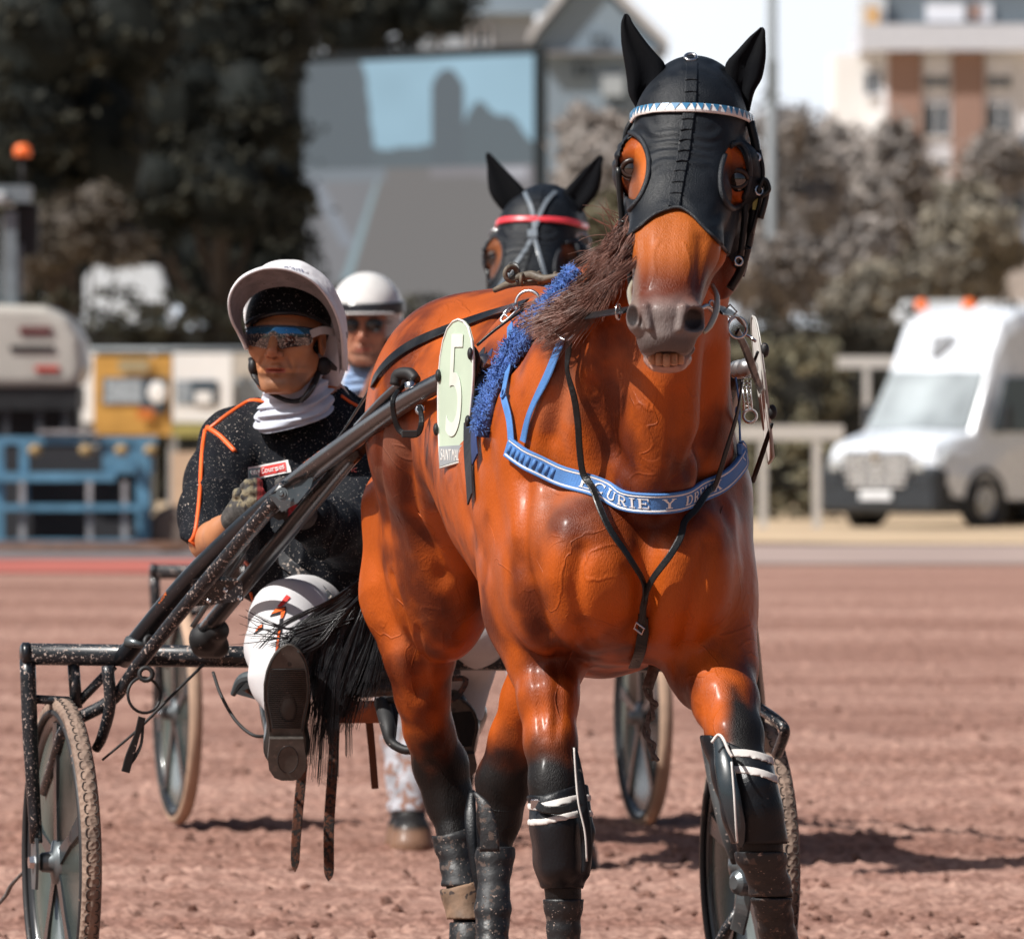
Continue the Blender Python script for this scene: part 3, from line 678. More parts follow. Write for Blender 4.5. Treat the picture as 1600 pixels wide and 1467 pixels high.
# ---------------- railings and banners ----------------
RW=M('rail_white',(.50,.48,.46),.5,var=.06,vscale=2)
def railing(label,x0,x1,ytop,Y,n,drop=.0):
    a=W(x0,ytop,Y);b=W(x1,ytop,Y); t=thing('white_railing',label,'railing',((a[0]+b[0])/2,Y,0))
    MB().box(((a[0]+b[0])/2,Y,a[2]),(b[0]-a[0],.10,.16)).build('rail',RW,t)
    for i in range(n):
        x=a[0]+(b[0]-a[0])*(i+.5)/n; MB().box((x,Y,(a[2]-.5)/2-.04),(.09,.08,a[2]+.41)).build('post',RW,t)
railing('white railing just left of the van windscreen',1308,1400,566,127,1)
railing('low white railing between near horse and van',1150,1318,676,99,2)
Yn=101
def banner(label,x0,x1,yt,yb_,Y,mat,extras):
    t=thing('advertising_banner',label,'banner',((x0+x1)/2*Y/F-CX*Y/F,Y,0))
    px_box(MB(),x0,yt,x1,yb_,Y,.05).build('panel',mat,t)
    for i_,(nm,a,b,c,d,m) in enumerate(extras): px_box(MB(),a,b,c,d,Y-.012*(i_+1),.01).build(nm,m,t)
    mb=MB(); 
    for x in(x0+3,x1-3): p=W(x,yt,Y); mb.box((p[0],Y+.08,p[2]/2),(.05,.05,p[2]))
    mb.build('stake',M('stake',(.3,.3,.3),.6),t); return t
DKP=M('banner_dark',(.05,.075,.10),.6,var=.3,vscale=8); WB=M('banner_white',(.86,.85,.84),.6,var=.04); YB=M('banner_ochre',(.50,.27,.06),.6,var=.25,vscale=3); GYT=M('banner_grey_text',(.30,.34,.38),.6,var=.4,vscale=14); BEI=M('banner_beige',(.52,.47,.41),.6,var=.1)
t=banner('ochre yellow banner with dark panel and white disc, near the grader',146,268,556,680,Yn-.6,YB,[('dark_panel',160,590,262,632,DKP),('grey_lettering',163,592,222,630,GYT),('dark_corner',222,628,262,645,DKP),('pale_band',185,562,232,582,M('banner_olive',(.33,.27,.16),.6)),('orange_patch',215,638,240,655,M('banner_orange',(.55,.16,.03),.6))])
p=W(246,613,Yn-.70); MB().ell(p,(.10,.01,.12)).build('white_disc',WB,t,True)
t=banner('white banner with grey lettering panel behind the jockey shoulder',270,362,552,660,Yn,WB,[('picture_panel',274,594,336,632,GYT),('dark_picture',298,594,340,631,DKP),('white_car_picture',305,612,330,630,WB),('olive_base',270,662,362,682,M('banner_olive2',(.35,.31,.10),.6))])
banner('narrow white banner between grader and ochre banner',128,150,552,660,Yn+.2,WB,[])
banner('beige banner with dark panel right behind the jockey shoulder',364,440,552,690,Yn+.2,BEI,[('dark_panel',368,590,430,634,GYT)])
banner('plain beige board low behind the jockey sleeve',268,330,706,790,90,M('board_beige',(.50,.36,.26),.7),[])
p0=W(120,547,Yn+.4);p1=W(480,547,Yn+.4); t=thing('grey_rail','thin grey rail running along the top of the banners','rail',(p0[0],Yn+.4,0))
MB().tube([p0,p1],.03,8).build('rail',M('rail_grey',(.25,.28,.3),.5),t,True)
mb=MB()
for x in(125,240,360,470): p=W(x,547,Yn+.4); mb.tube([(p[0],p[1],0),(p[0],p[1],p[2]-.03)],.03,8)
mb.build('post',M('rail_grey'),t,True)
for x0,x1 in((178,196),(200,226)): pass

# ---------------- grader / tractor with harrow ----------------
Yg=77; t=thing('tractor','cream tractor with orange beacon pulling a blue harrow, cut by left edge','tractor',G(20,Yg))
CRM=M('tractor_cream',(.46,.44,.40),.4,var=.12,vscale=3); TBK=M('tractor_black',(.012,.013,.015),.6); BLU=M('harrow_blue',(.10,.24,.36),.5,var=.25,vscale=5); RUS=M('rust',(.22,.12,.08),.8,var=.3,vscale=9)
prof=[(-80,605),(120,605),(131,575),(126,530),(105,495),(70,478),(-80,474)]
o=MB().prism([W(x,y,Yg) for x,y in prof],(0,1.5,0)).build('engine_cover',CRM,t)
bv=o.modifiers.new('b','BEVEL'); bv.width=.08; bv.segments=4
px_box(MB(),55,572,92,580,Yg-.02,.03).build('red_marking',M('mark_red',(.5,.05,.03),.5),t)
V,Fc=text_geo('BOMAG',.17,.004); mb=MB(); p=W(50,544,Yg-.02); Rt=np.array([[.985,0,-.17],[0,0,0],[0,0,0]]); 
VV=np.stack([V[:,0]*.98+V[:,1]*-.17*0,V[:,2]*1.0,V[:,1]+V[:,0]*.17],1)+p
px_box(MB(),16,548,84,540,Yg-.02,.03).build('dark_lettering',TBK,t)
px_box(MB(),30,510,80,522,Yg-.02,.03).build('red_vent',M('vent_dark',(.12,.03,.03),.6),t)
mb=MB(); px_box(mb,-60,605,122,640,Yg+.05,1.2); mb.build('chassis',TBK,t)
for x in(8,60,100): px_box(MB(),x-3,630,x+6,690,Yg+.1,.1).build('link_arm',M('steel_dark',(.06,.065,.075),.5),t)
mb=MB(); px_box(mb,-20,630,120,840,Yg+.5,.5); mb.build('rear_body',M('tractor_rear_black',(.018,.018,.022),.7),t)  # near-black block behind the link arms
# cab posts and beacon
mb=MB(); px_box(mb,6,330,26,500,Yg+.3,.09); px_box(mb,-10,290,46,316,Yg+.3,.5); px_box(mb,22,380,34,490,Yg+.35,.09); mb.build('cab_frame',M('cab_grey',(.16,.19,.21),.5),t)
px_box(MB(),-80,300,10,318,Yg+.2,1.4,.02).build('cab_roof',M('cab_roof',(.40,.42,.43),.5),t)
px_box(MB(),-60,340,2,480,Yg+.5,1.).build('cab_glass',VG,t)
px_box(MB(),20,318,60,400,Yg+.5,.3,.03).build('work_lamp',TBK,t)
p=W(35,300,Yg+.4); MB().tube([p,p+A(0,0,.30)],.02,8).build('beacon_stalk',TBK,t,True)
MB().revolve(p+A(0,0,.30),(0,0,1),[(.0,0),(.075,0),(.07,.07),(.04,.10),(0,.105)],16).build('beacon',AMB,t,True)
h=thing('harrow','light blue ground harrow frame standing behind the tractor','harrow',G(140,75.5)); Yk=75.5
mb=MB()
px_box(mb,-20,682,245,694,Yk,.12); px_box(mb,160,694,240,740,Yk+.02,.08); px_box(mb,-20,738,180,752,Yk-.1,.12); px_box(mb,-20,788,215,798,Yk-.2,.1); px_box(mb,-20,842,215,850,Yk-.3,.1)
px_box(mb,212,694,234,858,Yk-.01,.1); px_box(mb,30,694,44,800,Yk-.02,.1); px_box(mb,-10,694,6,850,Yk-.02,.1)
mb.build('frame',BLU,h)
for x in(30,135,190): px_box(MB(),x,752,x+9,842,Yk-.15,.05).build('tine',M('tine_grey',(.30,.29,.30),.5,var=.3),h)
px_box(MB(),60,672,150,678,Yk-.05,.06).build('tie_rod',M('tine_grey'),h)
for x in(55,135,190,236): p=W(x,704,Yk-.1); MB().ell(p,(.06,.05,.05)).build('yellow_joint',M('joint_yellow',(.33,.22,.09),.5),h,True)
mb=MB(); p=W(268,825,Yk); 
MB().revolve((p[0],Yk+.2,.20),(0,-1,0),[(0,.1),(.10,.11),(.17,.1),(.2,.04),(.2,-.1)],24).build('wheel',M('dusty_tyre',(.17,.13,.11),.9),h,True)
px_box(MB(),-20,700,236,845,Yk+.25,.2).build('rear_mesh',M('harrow_dark',(.03,.03,.035),.8),h)
px_box(MB(),-20,846,300,858,Yk-.5,.05).build('drag_chain',RUS,h)
# ================= HORSE =================
def hY(s,b,z,O=A(-.02,18.0),a=R(9)):   # body frame: s forward, b to the horse's left, z up
    return A(O[0]+math.sin(a)*s+math.cos(a)*b, O[1]-math.cos(a)*s+math.sin(a)*b, z)
RB=np.array([[math.sin(R(9)),math.cos(R(9)),0],[-math.cos(R(9)),math.sin(R(9)),0],[0,0,1]])   # columns s,b,z
def tilt(R3,ax,deg):
    c,s=math.cos(R(deg)),math.sin(R(deg)); T=np.eye(3); i,j=[k for k in range(3) if k!=ax]; T[i,i]=c;T[j,j]=c;T[i,j]=-s;T[j,i]=s; return R3@T
def wp(px,py,Y,r): return (W(px,py,Y),r)
LEG={ # joints: (px,py,Y,r) traced from the horse's stance
 'fr':[(845,960,16.72,.088),(856,1030,16.66,.066),(857,1090,16.6,.053),(860,1160,16.56,.045),(866,1225,16.53,.043),(872,1290,16.5,.042),(876,1345,16.5,.040),(880,1400,16.5,.027),(881,1500,16.5,.0235),(884,1590,16.48,.027),(895,1640,16.47,.038)],
 'fl':[(1092,980,16.66,.082),(1112,1040,16.56,.068),(1134,1095,16.47,.057),(1148,1150,16.39,.048),(1161,1210,16.34,.043),(1174,1270,16.31,.040),(1188,1325,16.32,.036),(1204,1390,16.38,.027),(1218,1480,16.48,.025),(1236,1580,16.56,.031),(1240,1640,16.58,.038)],
 'hr':[(650,930,17.98,.108),(655,1020,17.94,.070),(660,1085,17.96,.052),(670,1140,17.99,.046),(688,1195,18.03,.052),(702,1250,18.03,.045),(710,1310,18.0,.029),(721,1390,17.96,.025),(734,1470,17.92,.027),(742,1540,17.9,.036)],
 'hl':[(890,940,17.75,.10),(862,1020,17.72,.075),(832,1090,17.75,.056),(805,1155,17.79,.048),(787,1220,17.82,.052),(780,1280,17.82,.040),(773,1340,17.8,.026),(770,1420,17.76,.024),(769,1500,17.72,.026),(766,1560,17.7,.038)]}
def legs_pts(k): return [(W(x,y,Y),r) for x,y,Y,r in LEG[k]]
def horse_sdf():
    s=SDF(); e=lambda c,r,k=.05,t=0: s.ell(hY(*c),r,k,tilt(RB,1,t) if t else RB)
    # trunk
    e((.94,0,1.155),(.56,.262,.265),.06); e((.58,0,1.215),(.45,.250,.205),.06); e((1.15,0,1.10),(.40,.235,.32),.06)
    s.cap(hY(.15,0,1.36),hY(.75,0,1.35),.13,.13,.08); s.cap(hY(.75,0,1.35),hY(1.22,0,1.40),.13,.11,.08)
    e((1.12,0,1.44),(.30,.07,.10),.08)                       # withers
    e((.28,0,1.36),(.34,.19,.15),.06)                        # croup
    for b in(-1,1):
        e((.24,b*.125,1.245),(.30,.178,.25),.05); e((.12,b*.135,1.04 if b<0 else 1.13),(.19,.12,.26 if b<0 else .20),.05)   # haunch, buttock
        e((.24 if b<0 else .20,b*.15,1.05 if b<0 else 1.12),(.11,.07,.12),.04)                # thigh to stifle
        e((.50,b*.165,1.31),(.09,.07,.07),.06)                # point of hip
        q_=1 if b<0 else .84
        e((1.30,b*.150*q_,1.10),(.17,.095,.27),.04,-14)         # shoulder
        e((1.43,b*.145*q_,1.00),(.13,.085,.17),.035)             # point of shoulder
        e((1.515,b*.088,.99),(.125,.098,.15),.014)            # breast muscles
        e((1.30,b*.150*q_,.94),(.13,.075,.13),.035)
    e((1.38,0,1.00),(.24,.20,.19),.04)
    # neck
    nk=[(W(978,760,16.62),.158),(W(975,670,16.62),.178),(W(980,600,16.58),.172),(W(1005,520,16.5),.143),(W(1044,420,16.42),.106),(W(1072,300,16.32),.098),(W(1082,215,16.26),.085)]
    s.chain(nk,.05)
    s.cap(W(925,560,16.82),W(1000,480,16.6),.13,.12,.06); s.cap(W(900,600,16.86),W(960,700,16.7),.13,.13,.06)
    s.cap(W(1068,560,16.50),W(1056,700,16.55),.066,.092,.045)
    s.cap(W(1052,450,16.34),W(1025,735,16.42),.055,.075,.035)                      # windpipe line
    # legs
    for k_ in('fr','fl','hr','hl'): s.chain(legs_pts(k_),.022)
    s.cap(W(845,900,16.76),W(852,1010,16.68),.095,.072,.04); s.cap(W(1068,790,16.70),W(1085,930,16.64),.118,.098,.07); s.cap(W(1085,930,16.64),W(1112,1040,16.56),.098,.066,.06); s.cap(W(868,790,16.76),W(850,940,16.72),.115,.09,.06)
    s.cap(W(838,1000,16.66),W(848,1075,16.62),.045,.036,.03); s.cap(W(1106,1010,16.56),W(1128,1085,16.46),.05,.038,.03)
    s.cap(W(655,800,18.0),W(640,940,18.0),.115,.088,.04); s.cap(W(620,1010,18.0),W(652,1120,18.05),.035,.024,.02)
    s.cap(W(656,1080,18.12),W(672,1200,18.12),.018,.022,.015); s.ell(W(690,1205,18.08),(.034,.05,.05),.02)          # hock and tendon
    s.cap(W(830,1080,17.9),W(803,1190,17.9),.018,.022,.015); s.ell(W(790,1215,17.88),(.036,.05,.05),.02)
    s.cap(W(900,820,17.7),W(890,950,17.74),.12,.10,.04)
    # hooves
    for k_ in('fr','fl','hr','hl'):
        p,r=legs_pts(k_)[-1]; z=max(p[2],.10); q=p+A(.01,-.05,0); q[2]=.07; s.cap(p,q,.034,.048,.02); s.cap(q,A(q[0],q[1]-.012,.035),.052,.058,.01)
    head_sdf(s); return s
def head_sdf(s,muzzle=True):
    q=lambda px,py,Y,r,k=.03: s.ell(W(px,py,Y),r,k)
    q(1082,195,16.14,(.092,.13,.085)); q(1084,135,16.17,(.058,.09,.045)); q(1084,160,16.16,(.075,.10,.05))
    s.cap(W(1076,190,16.07),W(1064,300,15.99),.088,.082,.03)
    q(1000,268,16.075,(.044,.065,.052),.022); q(1150,285,16.09,(.044,.065,.052),.022)           # orbits
    q(1003,236,16.05,(.034,.05,.026),.02); q(1148,250,16.06,(.036,.05,.028),.02)               # brow ridges
    for x_ in(-1,1):
        s.cap(W(1062+x_*26,305,15.965),W(1054+x_*24,390,15.875),.052,.046,.04); s.cap(W(1054+x_*24,390,15.875),W(1042+x_*20,462,15.79),.045,.035,.03)
    s.cap(W(1062,305,15.985),W(1043,462,15.80),.062,.045,.03)
    s.cap(W(1009,385,15.985),W(1010,335,16.04),.028,.038,.018); s.cap(W(1105,395,15.985),W(1114,340,16.04),.034,.040,.018)  # facial crests
    s.cap(W(1034,345,15.925),W(1031,445,15.825),.020,.016,.012); s.cap(W(1064,345,15.925),W(1056,445,15.828),.020,.016,.012) # nasal bones
    q(1012,355,16.17,(.046,.12,.12),.03); q(1128,362,16.19,(.046,.12,.12),.03)                # jaws
    s.cap(W(1060,400,16.05),W(1045,500,15.90),.07,.045,.03)
    if muzzle:
        q(1038,490,15.78,(.058,.075,.040),.02)
        q(1001,496,15.745,(.025,.036,.033),.012); q(1078,500,15.745,(.028,.036,.034),.012)       # nostril wings
        q(1040,522,15.755,(.042,.05,.042),.018); q(1018,534,15.76,(.024,.04,.026),.012); q(1062,534,15.76,(.026,.04,.026),.012)
        q(1043,561,15.835,(.042,.06,.022),.012); q(1043,571,15.80,(.032,.045,.012),.012)
        s.cap(W(1006,545,15.80),W(1024,574,15.775),.008,.006,.008); s.cap(W(1078,545,15.80),W(1060,574,15.775),.009,.006,.008); s.cap(W(1024,574,15.775),W(1060,574,15.775),.006,.006,.006)
        s.sub(W(1042,561,15.74),(.031,.05,.0135),.005)                                            # parted lips
        s.sub(W(988,493,15.71),(.012,.05,.022),.004,rotz(.6)); s.sub(W(1082,499,15.71),(.0195,.05,.021),.004,rotz(-.45))
        s.sub(W(1002,502,15.702),(.004,.02,.014),.006); s.sub(W(1062,505,15.702),(.004,.02,.015),.006)
        s.cap(W(1008,480,15.715),W(1014,512,15.708),.008,.006,.006); s.cap(W(1068,482,15.715),W(1062,514,15.708),.009,.006,.006)
    # eye sockets
    s.sub(W(977,264,15.985),(.013,.03,.011),.01); s.sub(W(1155,281,15.985),(.020,.032,.012),.01)
    s.cap(W(1132,262,16.03),W(1168,268,16.05),.010,.011,.012); s.cap(W(974,246,16.03),W(996,244,16.02),.009,.009,.012); s.cap(W(1138,298,16.03),W(1166,300,16.05),.006,.006,.01)
HS=horse_sdf()
HB_LO=np.array([.06,15.4,1.30]); HB_HI=np.array([.50,16.42,1.98])
def clip_head(X,Y,Z): return np.maximum(np.maximum(HB_LO[0]-X,X-HB_HI[0]),np.maximum(np.maximum(HB_LO[1]-Y,Y-HB_HI[1]),np.maximum(HB_LO[2]-Z,Z-HB_HI[2])))
lo,hi=HS.bounds()
V1,F1=HS.mesh(.0065,lo=lo,hi=hi); 
c1=V1[F1].mean(1); ins=((c1>HB_LO+.012)&(c1<HB_HI-.012)).all(1); F1=F1[~ins]
V2,F2=HS.mesh(.003,lo=HB_LO,hi=HB_HI)
HV=np.vstack([V1,V2]); HF=np.vstack([F1,F2+len(V1)])
used=np.zeros(len(HV),bool); used[HF.ravel()]=True; mp=np.cumsum(used)-1; HV=HV[used]; HF=mp[HF]
HN=vnormals(HV,HF)
def ss(x,a,b): t=np.clip((x-a)/(b-a),0,1); return t*t*(3-2*t)
# muscle and skin relief (real displacement)
px,py=PX(HV)
amp=np.clip((py-600)/60,0,1)*np.clip((1250-py)/200,.15,1)
rid=1-np.abs(2*fbm(HV*A(1.2,.6,1),8,2)-1)                       # ridged noise
rel=.006*(fbm(HV,8,2)-.5)+.0022*(fbm(HV*A(1,1,.6),26,2)-.5)
HV=HV+HN*(rel*amp)[:,None]
leg_=np.clip((py-1000)/80,0,1); HV=HV+HN*(leg_*.0035*(fbm(HV*A(1,1,.22),34,2)-.5))[:,None]
HN=vnormals(HV,HF); CAST=Caster(HV,HF)
GROOVES=[([(905,520),(880,600),(862,680)],.022,-.012),([(822,750),(812,850),(828,935),(850,990)],.020,-.014),([(1012,820),(1010,900),(1000,990)],.022,-.016),
 ([(908,860),(898,930),(922,1010)],.018,-.014),([(1108,850),(1086,930),(1068,1010)],.018,-.014),([(925,610),(948,690),(985,745)],.026,-.014),([(1112,560),(1104,650),(1080,730)],.026,-.014),
 ([(632,700),(640,800),(690,900)],.024,-.018),([(598,620),(590,720),(604,820)],.018,-.009),([(652,985),(668,1070)],.010,-.006),([(612,900),(640,1000),(655,1080)],.012,-.007),
 ([(872,1015),(872,1090),(868,1150)],.009,-.0055),([(836,1020),(842,1090),(850,1150)],.009,-.004),
 ([(862,590),(846,670),(832,750)],.022,.008),([(880,820),(868,900)],.028,.008),([(1140,800),(1150,880)],.028,.008),([(760,700),(775,800),(800,880)],.03,-.008),([(700,680),(722,790),(758,880)],.03,-.006),
 ([(1000,640),(1020,700),(1030,740)],.018,.006),([(1060,620),(1062,700),(1056,745)],.018,-.010),([(960,880),(975,950)],.03,.007),([(1050,870),(1048,950)],.03,.007),
 ([(1049,345),(1043,430)],.010,-.0012),([(1022,350),(1016,430)],.009,.0012),([(1078,350),(1070,430)],.009,.0012),([(1003,375),(1004,420),(1002,450)],.012,-.003),([(1097,375),(1093,420),(1088,450)],.012,-.004),([(1030,375),(1020,400),(1024,425),(1014,450)],.003,.0013),([(1068,380),(1078,410),(1072,440)],.003,.0013)]
for pl,r,dp in GROOVES:
    P,_=CAST.path(pl,0,5,1); lo_=P.min(0)-3*r; hi_=P.max(0)+3*r; m=np.nonzero(((HV>lo_)&(HV<hi_)).all(1))[0]
    d=np.full(len(m),9.)
    for a_,b_ in zip(P[:-1],P[1:]):
        ab=b_-a_; t_=np.clip(((HV[m]-a_)@ab)/(ab@ab+1e-12),0,1); d=np.minimum(d,np.linalg.norm(HV[m]-a_-t_[:,None]*ab,axis=1))
    HV[m]+=HN[m]*(dp*np.exp(-(d/r)**2))[:,None]
HN=vnormals(HV,HF)
CAST=Caster(HV,HF)
def coat(V,bay=(.42,.080,.007),bay2=(.115,.019,.004),pts=(.007,.006,.006),muz=(.19,.155,.145)):
    px,py=PX(V); Y=V[:,1]; n=fbm(V,5,3); n2=fbm(V,22,3)
    c=np.array(bay2)+(np.array(bay)-np.array(bay2))*ss(n+.35*(n2-.5),.33,.60)[:,None]
    P=np.array(pts)
    def mix(m,col): return c*(1-m[:,None])+np.asarray(col)*m[:,None]
    z=V[:,2]; leg=ss(-(z+.05*(n2-.5)),-.74,-.62)*(Y<17.2)+ss(-(z+.10*(n2-.5)),-.68,-.56)*(Y>=17.2)
    c=mix(leg,P); c=mix(ss(-z,-.10,-.075),(.20,.11,.07))
    fl=(Y<16.5)*(px>1120)*ss(py+60*(n2-.5)-(1200-px)*-.2,1065,1110); c=mix(fl*ss(px,1120,1150),P)
    # paler patches on shoulder, breast and flank paint sky sheen into the coat
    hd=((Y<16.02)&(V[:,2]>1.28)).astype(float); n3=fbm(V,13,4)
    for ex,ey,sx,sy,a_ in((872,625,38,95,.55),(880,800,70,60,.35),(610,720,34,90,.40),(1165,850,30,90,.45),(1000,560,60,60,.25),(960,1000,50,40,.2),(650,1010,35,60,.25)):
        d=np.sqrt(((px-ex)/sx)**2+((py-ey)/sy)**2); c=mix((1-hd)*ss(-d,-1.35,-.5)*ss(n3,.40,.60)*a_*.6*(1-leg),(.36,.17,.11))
    c=mix(hd*ss(-py,-450,-380)*.6*(Y<16.0)*(np.array(bay)[0]>.3),(.60,.155,.022))  # face coat brightened to paint in sunlight the front hardly gets
    m=hd*ss(py+34*(n2-.5),445,500); c=mix(m,muz)
    m=hd*ss(py,520,534)*(py<552)*.6; c=mix(m,(.055,.042,.04))
    m=hd*(ss(-px,-1003,-992)*ss(py,395,425)+ss(px,1095,1112)*ss(py,405,440)).clip(0,1)*.75*(1-ss(py,470,500)); c=mix(m,(.20,.15,.125))
    m=hd*ss(py,556,564); c=mix(m,(.42,.24,.19))
    for ex,ey,sx,sy in((988,493,9,17),(1083,499,15,16)):
        d=np.sqrt(((px-ex)/sx)**2+((py-ey)/sy)**2); c=mix(hd*ss(-d,-1.15,-.85)*.92*(Y<15.85),(.012,.008,.008))
    m=hd*ss(-np.sqrt(((px-978)/24)**2+((py-292)/36)**2),-1.2,-.7)*.65*(Y<16.12); c=mix(m,(.10,.045,.03))  # shade in the hood's eye openings painted over dark eye skin, here and below
    for ex,ey,sx,sy in((980,264,17,18),(1152,290,34,34)):
        d=np.sqrt(((px-ex)/sx)**2+((py-ey)/sy)**2); c=mix(hd*ss(-d,-1.6,-.7)*(.75 if ex<1000 else .93)*(Y<16.12),(.018,.010,.008))
    vm=1-ss(-py,-640,-560)*(Y<16.9); vm=vm*(1-.6*ss(py,1150,1250)); return np.hstack([np.clip(c,0,1),(.30+.70*vm)[:,None]])
def hmat(name,rough=.48,coatw=.15):
    m=M(name,attr=True,rough=rough,var=.16,vscale=9,bump=.0016,bscale=420,stretch=(1,1,.3),spec=.22,coat=coatw,rvar=.12)
    nt=m.node_tree; N=nt.nodes; L=nt.links; b=N['Principled BSDF']; b.inputs['Coat Roughness'].default_value=.24
    b.inputs['Sheen Weight'].default_value=.0; b.inputs['Sheen Roughness'].default_value=.4
    # sweat-raised veins: warped ridged noise feeding a second bump
    tc=N.new('ShaderNodeTexCoord'); no=N.new('ShaderNodeTexNoise'); no.inputs['Scale'].default_value=7; no.inputs['Detail'].default_value=2; no.inputs['Distortion'].default_value=1.2
    L.new(tc.outputs['Object'],no.inputs['Vector'])
    a=N.new('ShaderNodeMath'); a.operation='SUBTRACT'; a.inputs[1].default_value=.5; L.new(no.outputs['Fac'],a.inputs[0])
    a2=N.new('ShaderNodeMath'); a2.operation='ABSOLUTE'; L.new(a.outputs[0],a2.inputs[0])
    mr=N.new('ShaderNodeMapRange'); mr.interpolation_type='SMOOTHSTEP'; mr.inputs['From Min'].default_value=.03; mr.inputs['From Max'].default_value=0; L.new(a2.outputs[0],mr.inputs['Value'])
    n3=N.new('ShaderNodeTexNoise'); n3.inputs['Scale'].default_value=3.1; L.new(tc.outputs['Object'],n3.inputs['Vector'])
    mr2=N.new('ShaderNodeMapRange'); mr2.inputs['From Min'].default_value=.48; mr2.inputs['From Max'].default_value=.60; L.new(n3.outputs['Fac'],mr2.inputs['Value'])
    mm=N.new('ShaderNodeMath'); mm.operation='MULTIPLY'; L.new(mr.outputs[0],mm.inputs[0]); L.new(mr2.outputs[0],mm.inputs[1])
    n4=N.new('ShaderNodeTexNoise'); n4.inputs['Scale'].default_value=38; n4.inputs['Detail'].default_value=4; L.new(tc.outputs['Object'],n4.inputs['Vector'])
    m5=N.new('ShaderNodeMath'); m5.operation='MULTIPLY_ADD'; m5.inputs[1].default_value=.55; L.new(n4.outputs['Fac'],m5.inputs[0]); L.new(mm.outputs[0],m5.inputs[2])
    at=[q for q in N if q.type=='ATTRIBUTE'][0]; m6=N.new('ShaderNodeMath'); m6.operation='MULTIPLY'; L.new(m5.outputs[0],m6.inputs[0]); L.new(at.outputs['Alpha'],m6.inputs[1])
    bp=N.new('ShaderNodeBump'); bp.inputs['Distance'].default_value=.0010; L.new(m6.outputs[0],bp.inputs['Height'])
    old=b.inputs['Normal'].links[0].from_node; L.new(bp.outputs[0],old.inputs['Normal']); return m
# raised veins laid on the skin as half sunk ridges, part of the body mesh
VEINS=[([(905,1000),(885,1040),(872,1070),(868,1100),(885,1150),(900,1210)],.0042),
 ([(850,760),(870,772),(895,776),(915,770)],.0026),([(860,770),(850,800),(860,830)],.0024),([(835,870),(850,900),(852,940)],.003),([(880,650),(905,655),(925,648)],.0022),([(882,672),(905,682),(930,676)],.0022),([(885,700),(912,706),(935,696)],.002),
 ([(600,900),(615,930),(640,952),(665,950)],.0035),([(640,760),(652,800),(680,830)],.003),([(612,700),(606,740),(618,800),(640,840)],.0032),([(655,1000),(640,1060),(660,1110)],.0036),
 ([(745,800),(770,830),(778,880)],.0025),([(1110,1040),(1118,1075),(1110,1110)],.003),([(1130,790),(1120,830),(1128,870)],.0024),
 ([(930,880),(925,920),(940,960)],.0025)]
def vein_geo():
    V=[];Fq=[];n0=0
    for pl,r in VEINS:
        r=r*.5; P,Nn=CAST.path(pl,-r*.62,k=6,smooth=3)
        w=np.stack([vnoise(P,40)-.5,vnoise(P+7,40)-.5,vnoise(P+13,40)-.5],1); w-=Nn*(w*Nn).sum(1)[:,None]; P=P+w*.0035
        rr=r*np.sin(np.linspace(.25,math.pi-.25,len(P)))**.6; v,f=tube_geo(P,rr,8,None,False); f=np.array(f); V.append(v);Fq.append(f+n0);n0+=len(v)
    return np.vstack(V),np.vstack(Fq)
vv,vf=vein_geo()

def ear_sections():
    out=[]
    for sec in ([(1004,172,8,.02),(1005,150,20,.026),(1010,130,27,.028),(1010,114,29,.028),(1006,97,28,.026),(998,82,23,.022),(989,63,17,.018),(980,38,9,.012),(979,27,5,.007),(978,22,2,.003)],
                [(1163,174,8,.02),(1158,152,17,.024),(1158,140,21,.026),(1161,123,27,.028),(1165,99,28,.026),(1174,80,21,.02),(1183,59,12,.012),(1189,48,6,.007),(1190,43,2,.003)]):
        out.append(sec)
    return out
def ear_geo(sec,Yc=16.14,dx=0):
    V=[];Fc=[];n=20; S=spline(np.array(sec,float),3)
    for (x,y,w,d) in S:
        c=W(x,y,Yc); r=w*1.10*Yc/F
        for j in range(n):
            a=2*math.pi*j/n; dy=math.sin(a)*d
            if math.sin(a)<0: dy=dy*(1-.75*math.exp(-(math.cos(a)/.55)**2))        # cupped front of the ear
            V.append(c+A(math.cos(a)*r,dy,0))
    m=len(S)
    for i in range(m-1):
        for j in range(n): Fc.append((i*n+j,i*n+(j+1)%n,(i+1)*n+(j+1)%n,(i+1)*n+j))
    Fc.append(tuple(range((m-1)*n,m*n))); return np.array(V),Fc
# hood
def hood_mesh():
    hs=SDF(); head_sdf(hs,False); hs.cap(W(1082,210,16.2),W(1090,300,16.3),.094,.10,.03); hs.cap(W(1084,160,16.18),W(1082,180,16.3),.065,.085,.03);
    yx=[900,975,990,1005,1022,1040,1058,1075,1095,1112,1128,1138,1150,1168,1260]; yy=[372,372,362,350,337,329,325,332,350,368,384,398,420,440,450]
    def cl(X,Y,Z):
        px=CX+X/Y*F; py=HY+(CAMH-Z)/Y*F; k=16./F
        g=(py-np.interp(px,yx,yy))*k
        e1=(1-np.sqrt(((px-989)/22)**2+((py-262)/50)**2))*.025; tx=(px-1148)+(py-275)*-.06
        e2=(1-np.sqrt((tx/19)**2+((py-275)/47)**2))*.025
        e1=np.where(Y<16.16,e1,-1); e2=np.where(Y<16.16,e2,-1)
        return np.maximum(np.maximum(g,np.maximum(e1,e2)),(Y-16.40))
    V,Fq=hs.mesh(.003,off=.0055,clip=cl)
    Nn=vnormals(V,Fq); px,py=PX(V)
    wr=.0012*np.sin(py*.22+3*vnoise(V,14)*6)*ss(fbm(V,9,2),.45,.6)
    return V+Nn*wr[:,None],Fq
HOODV,HOODF=hood_mesh(); HOODC=Caster(HOODV,HOODF)
EYES=[]
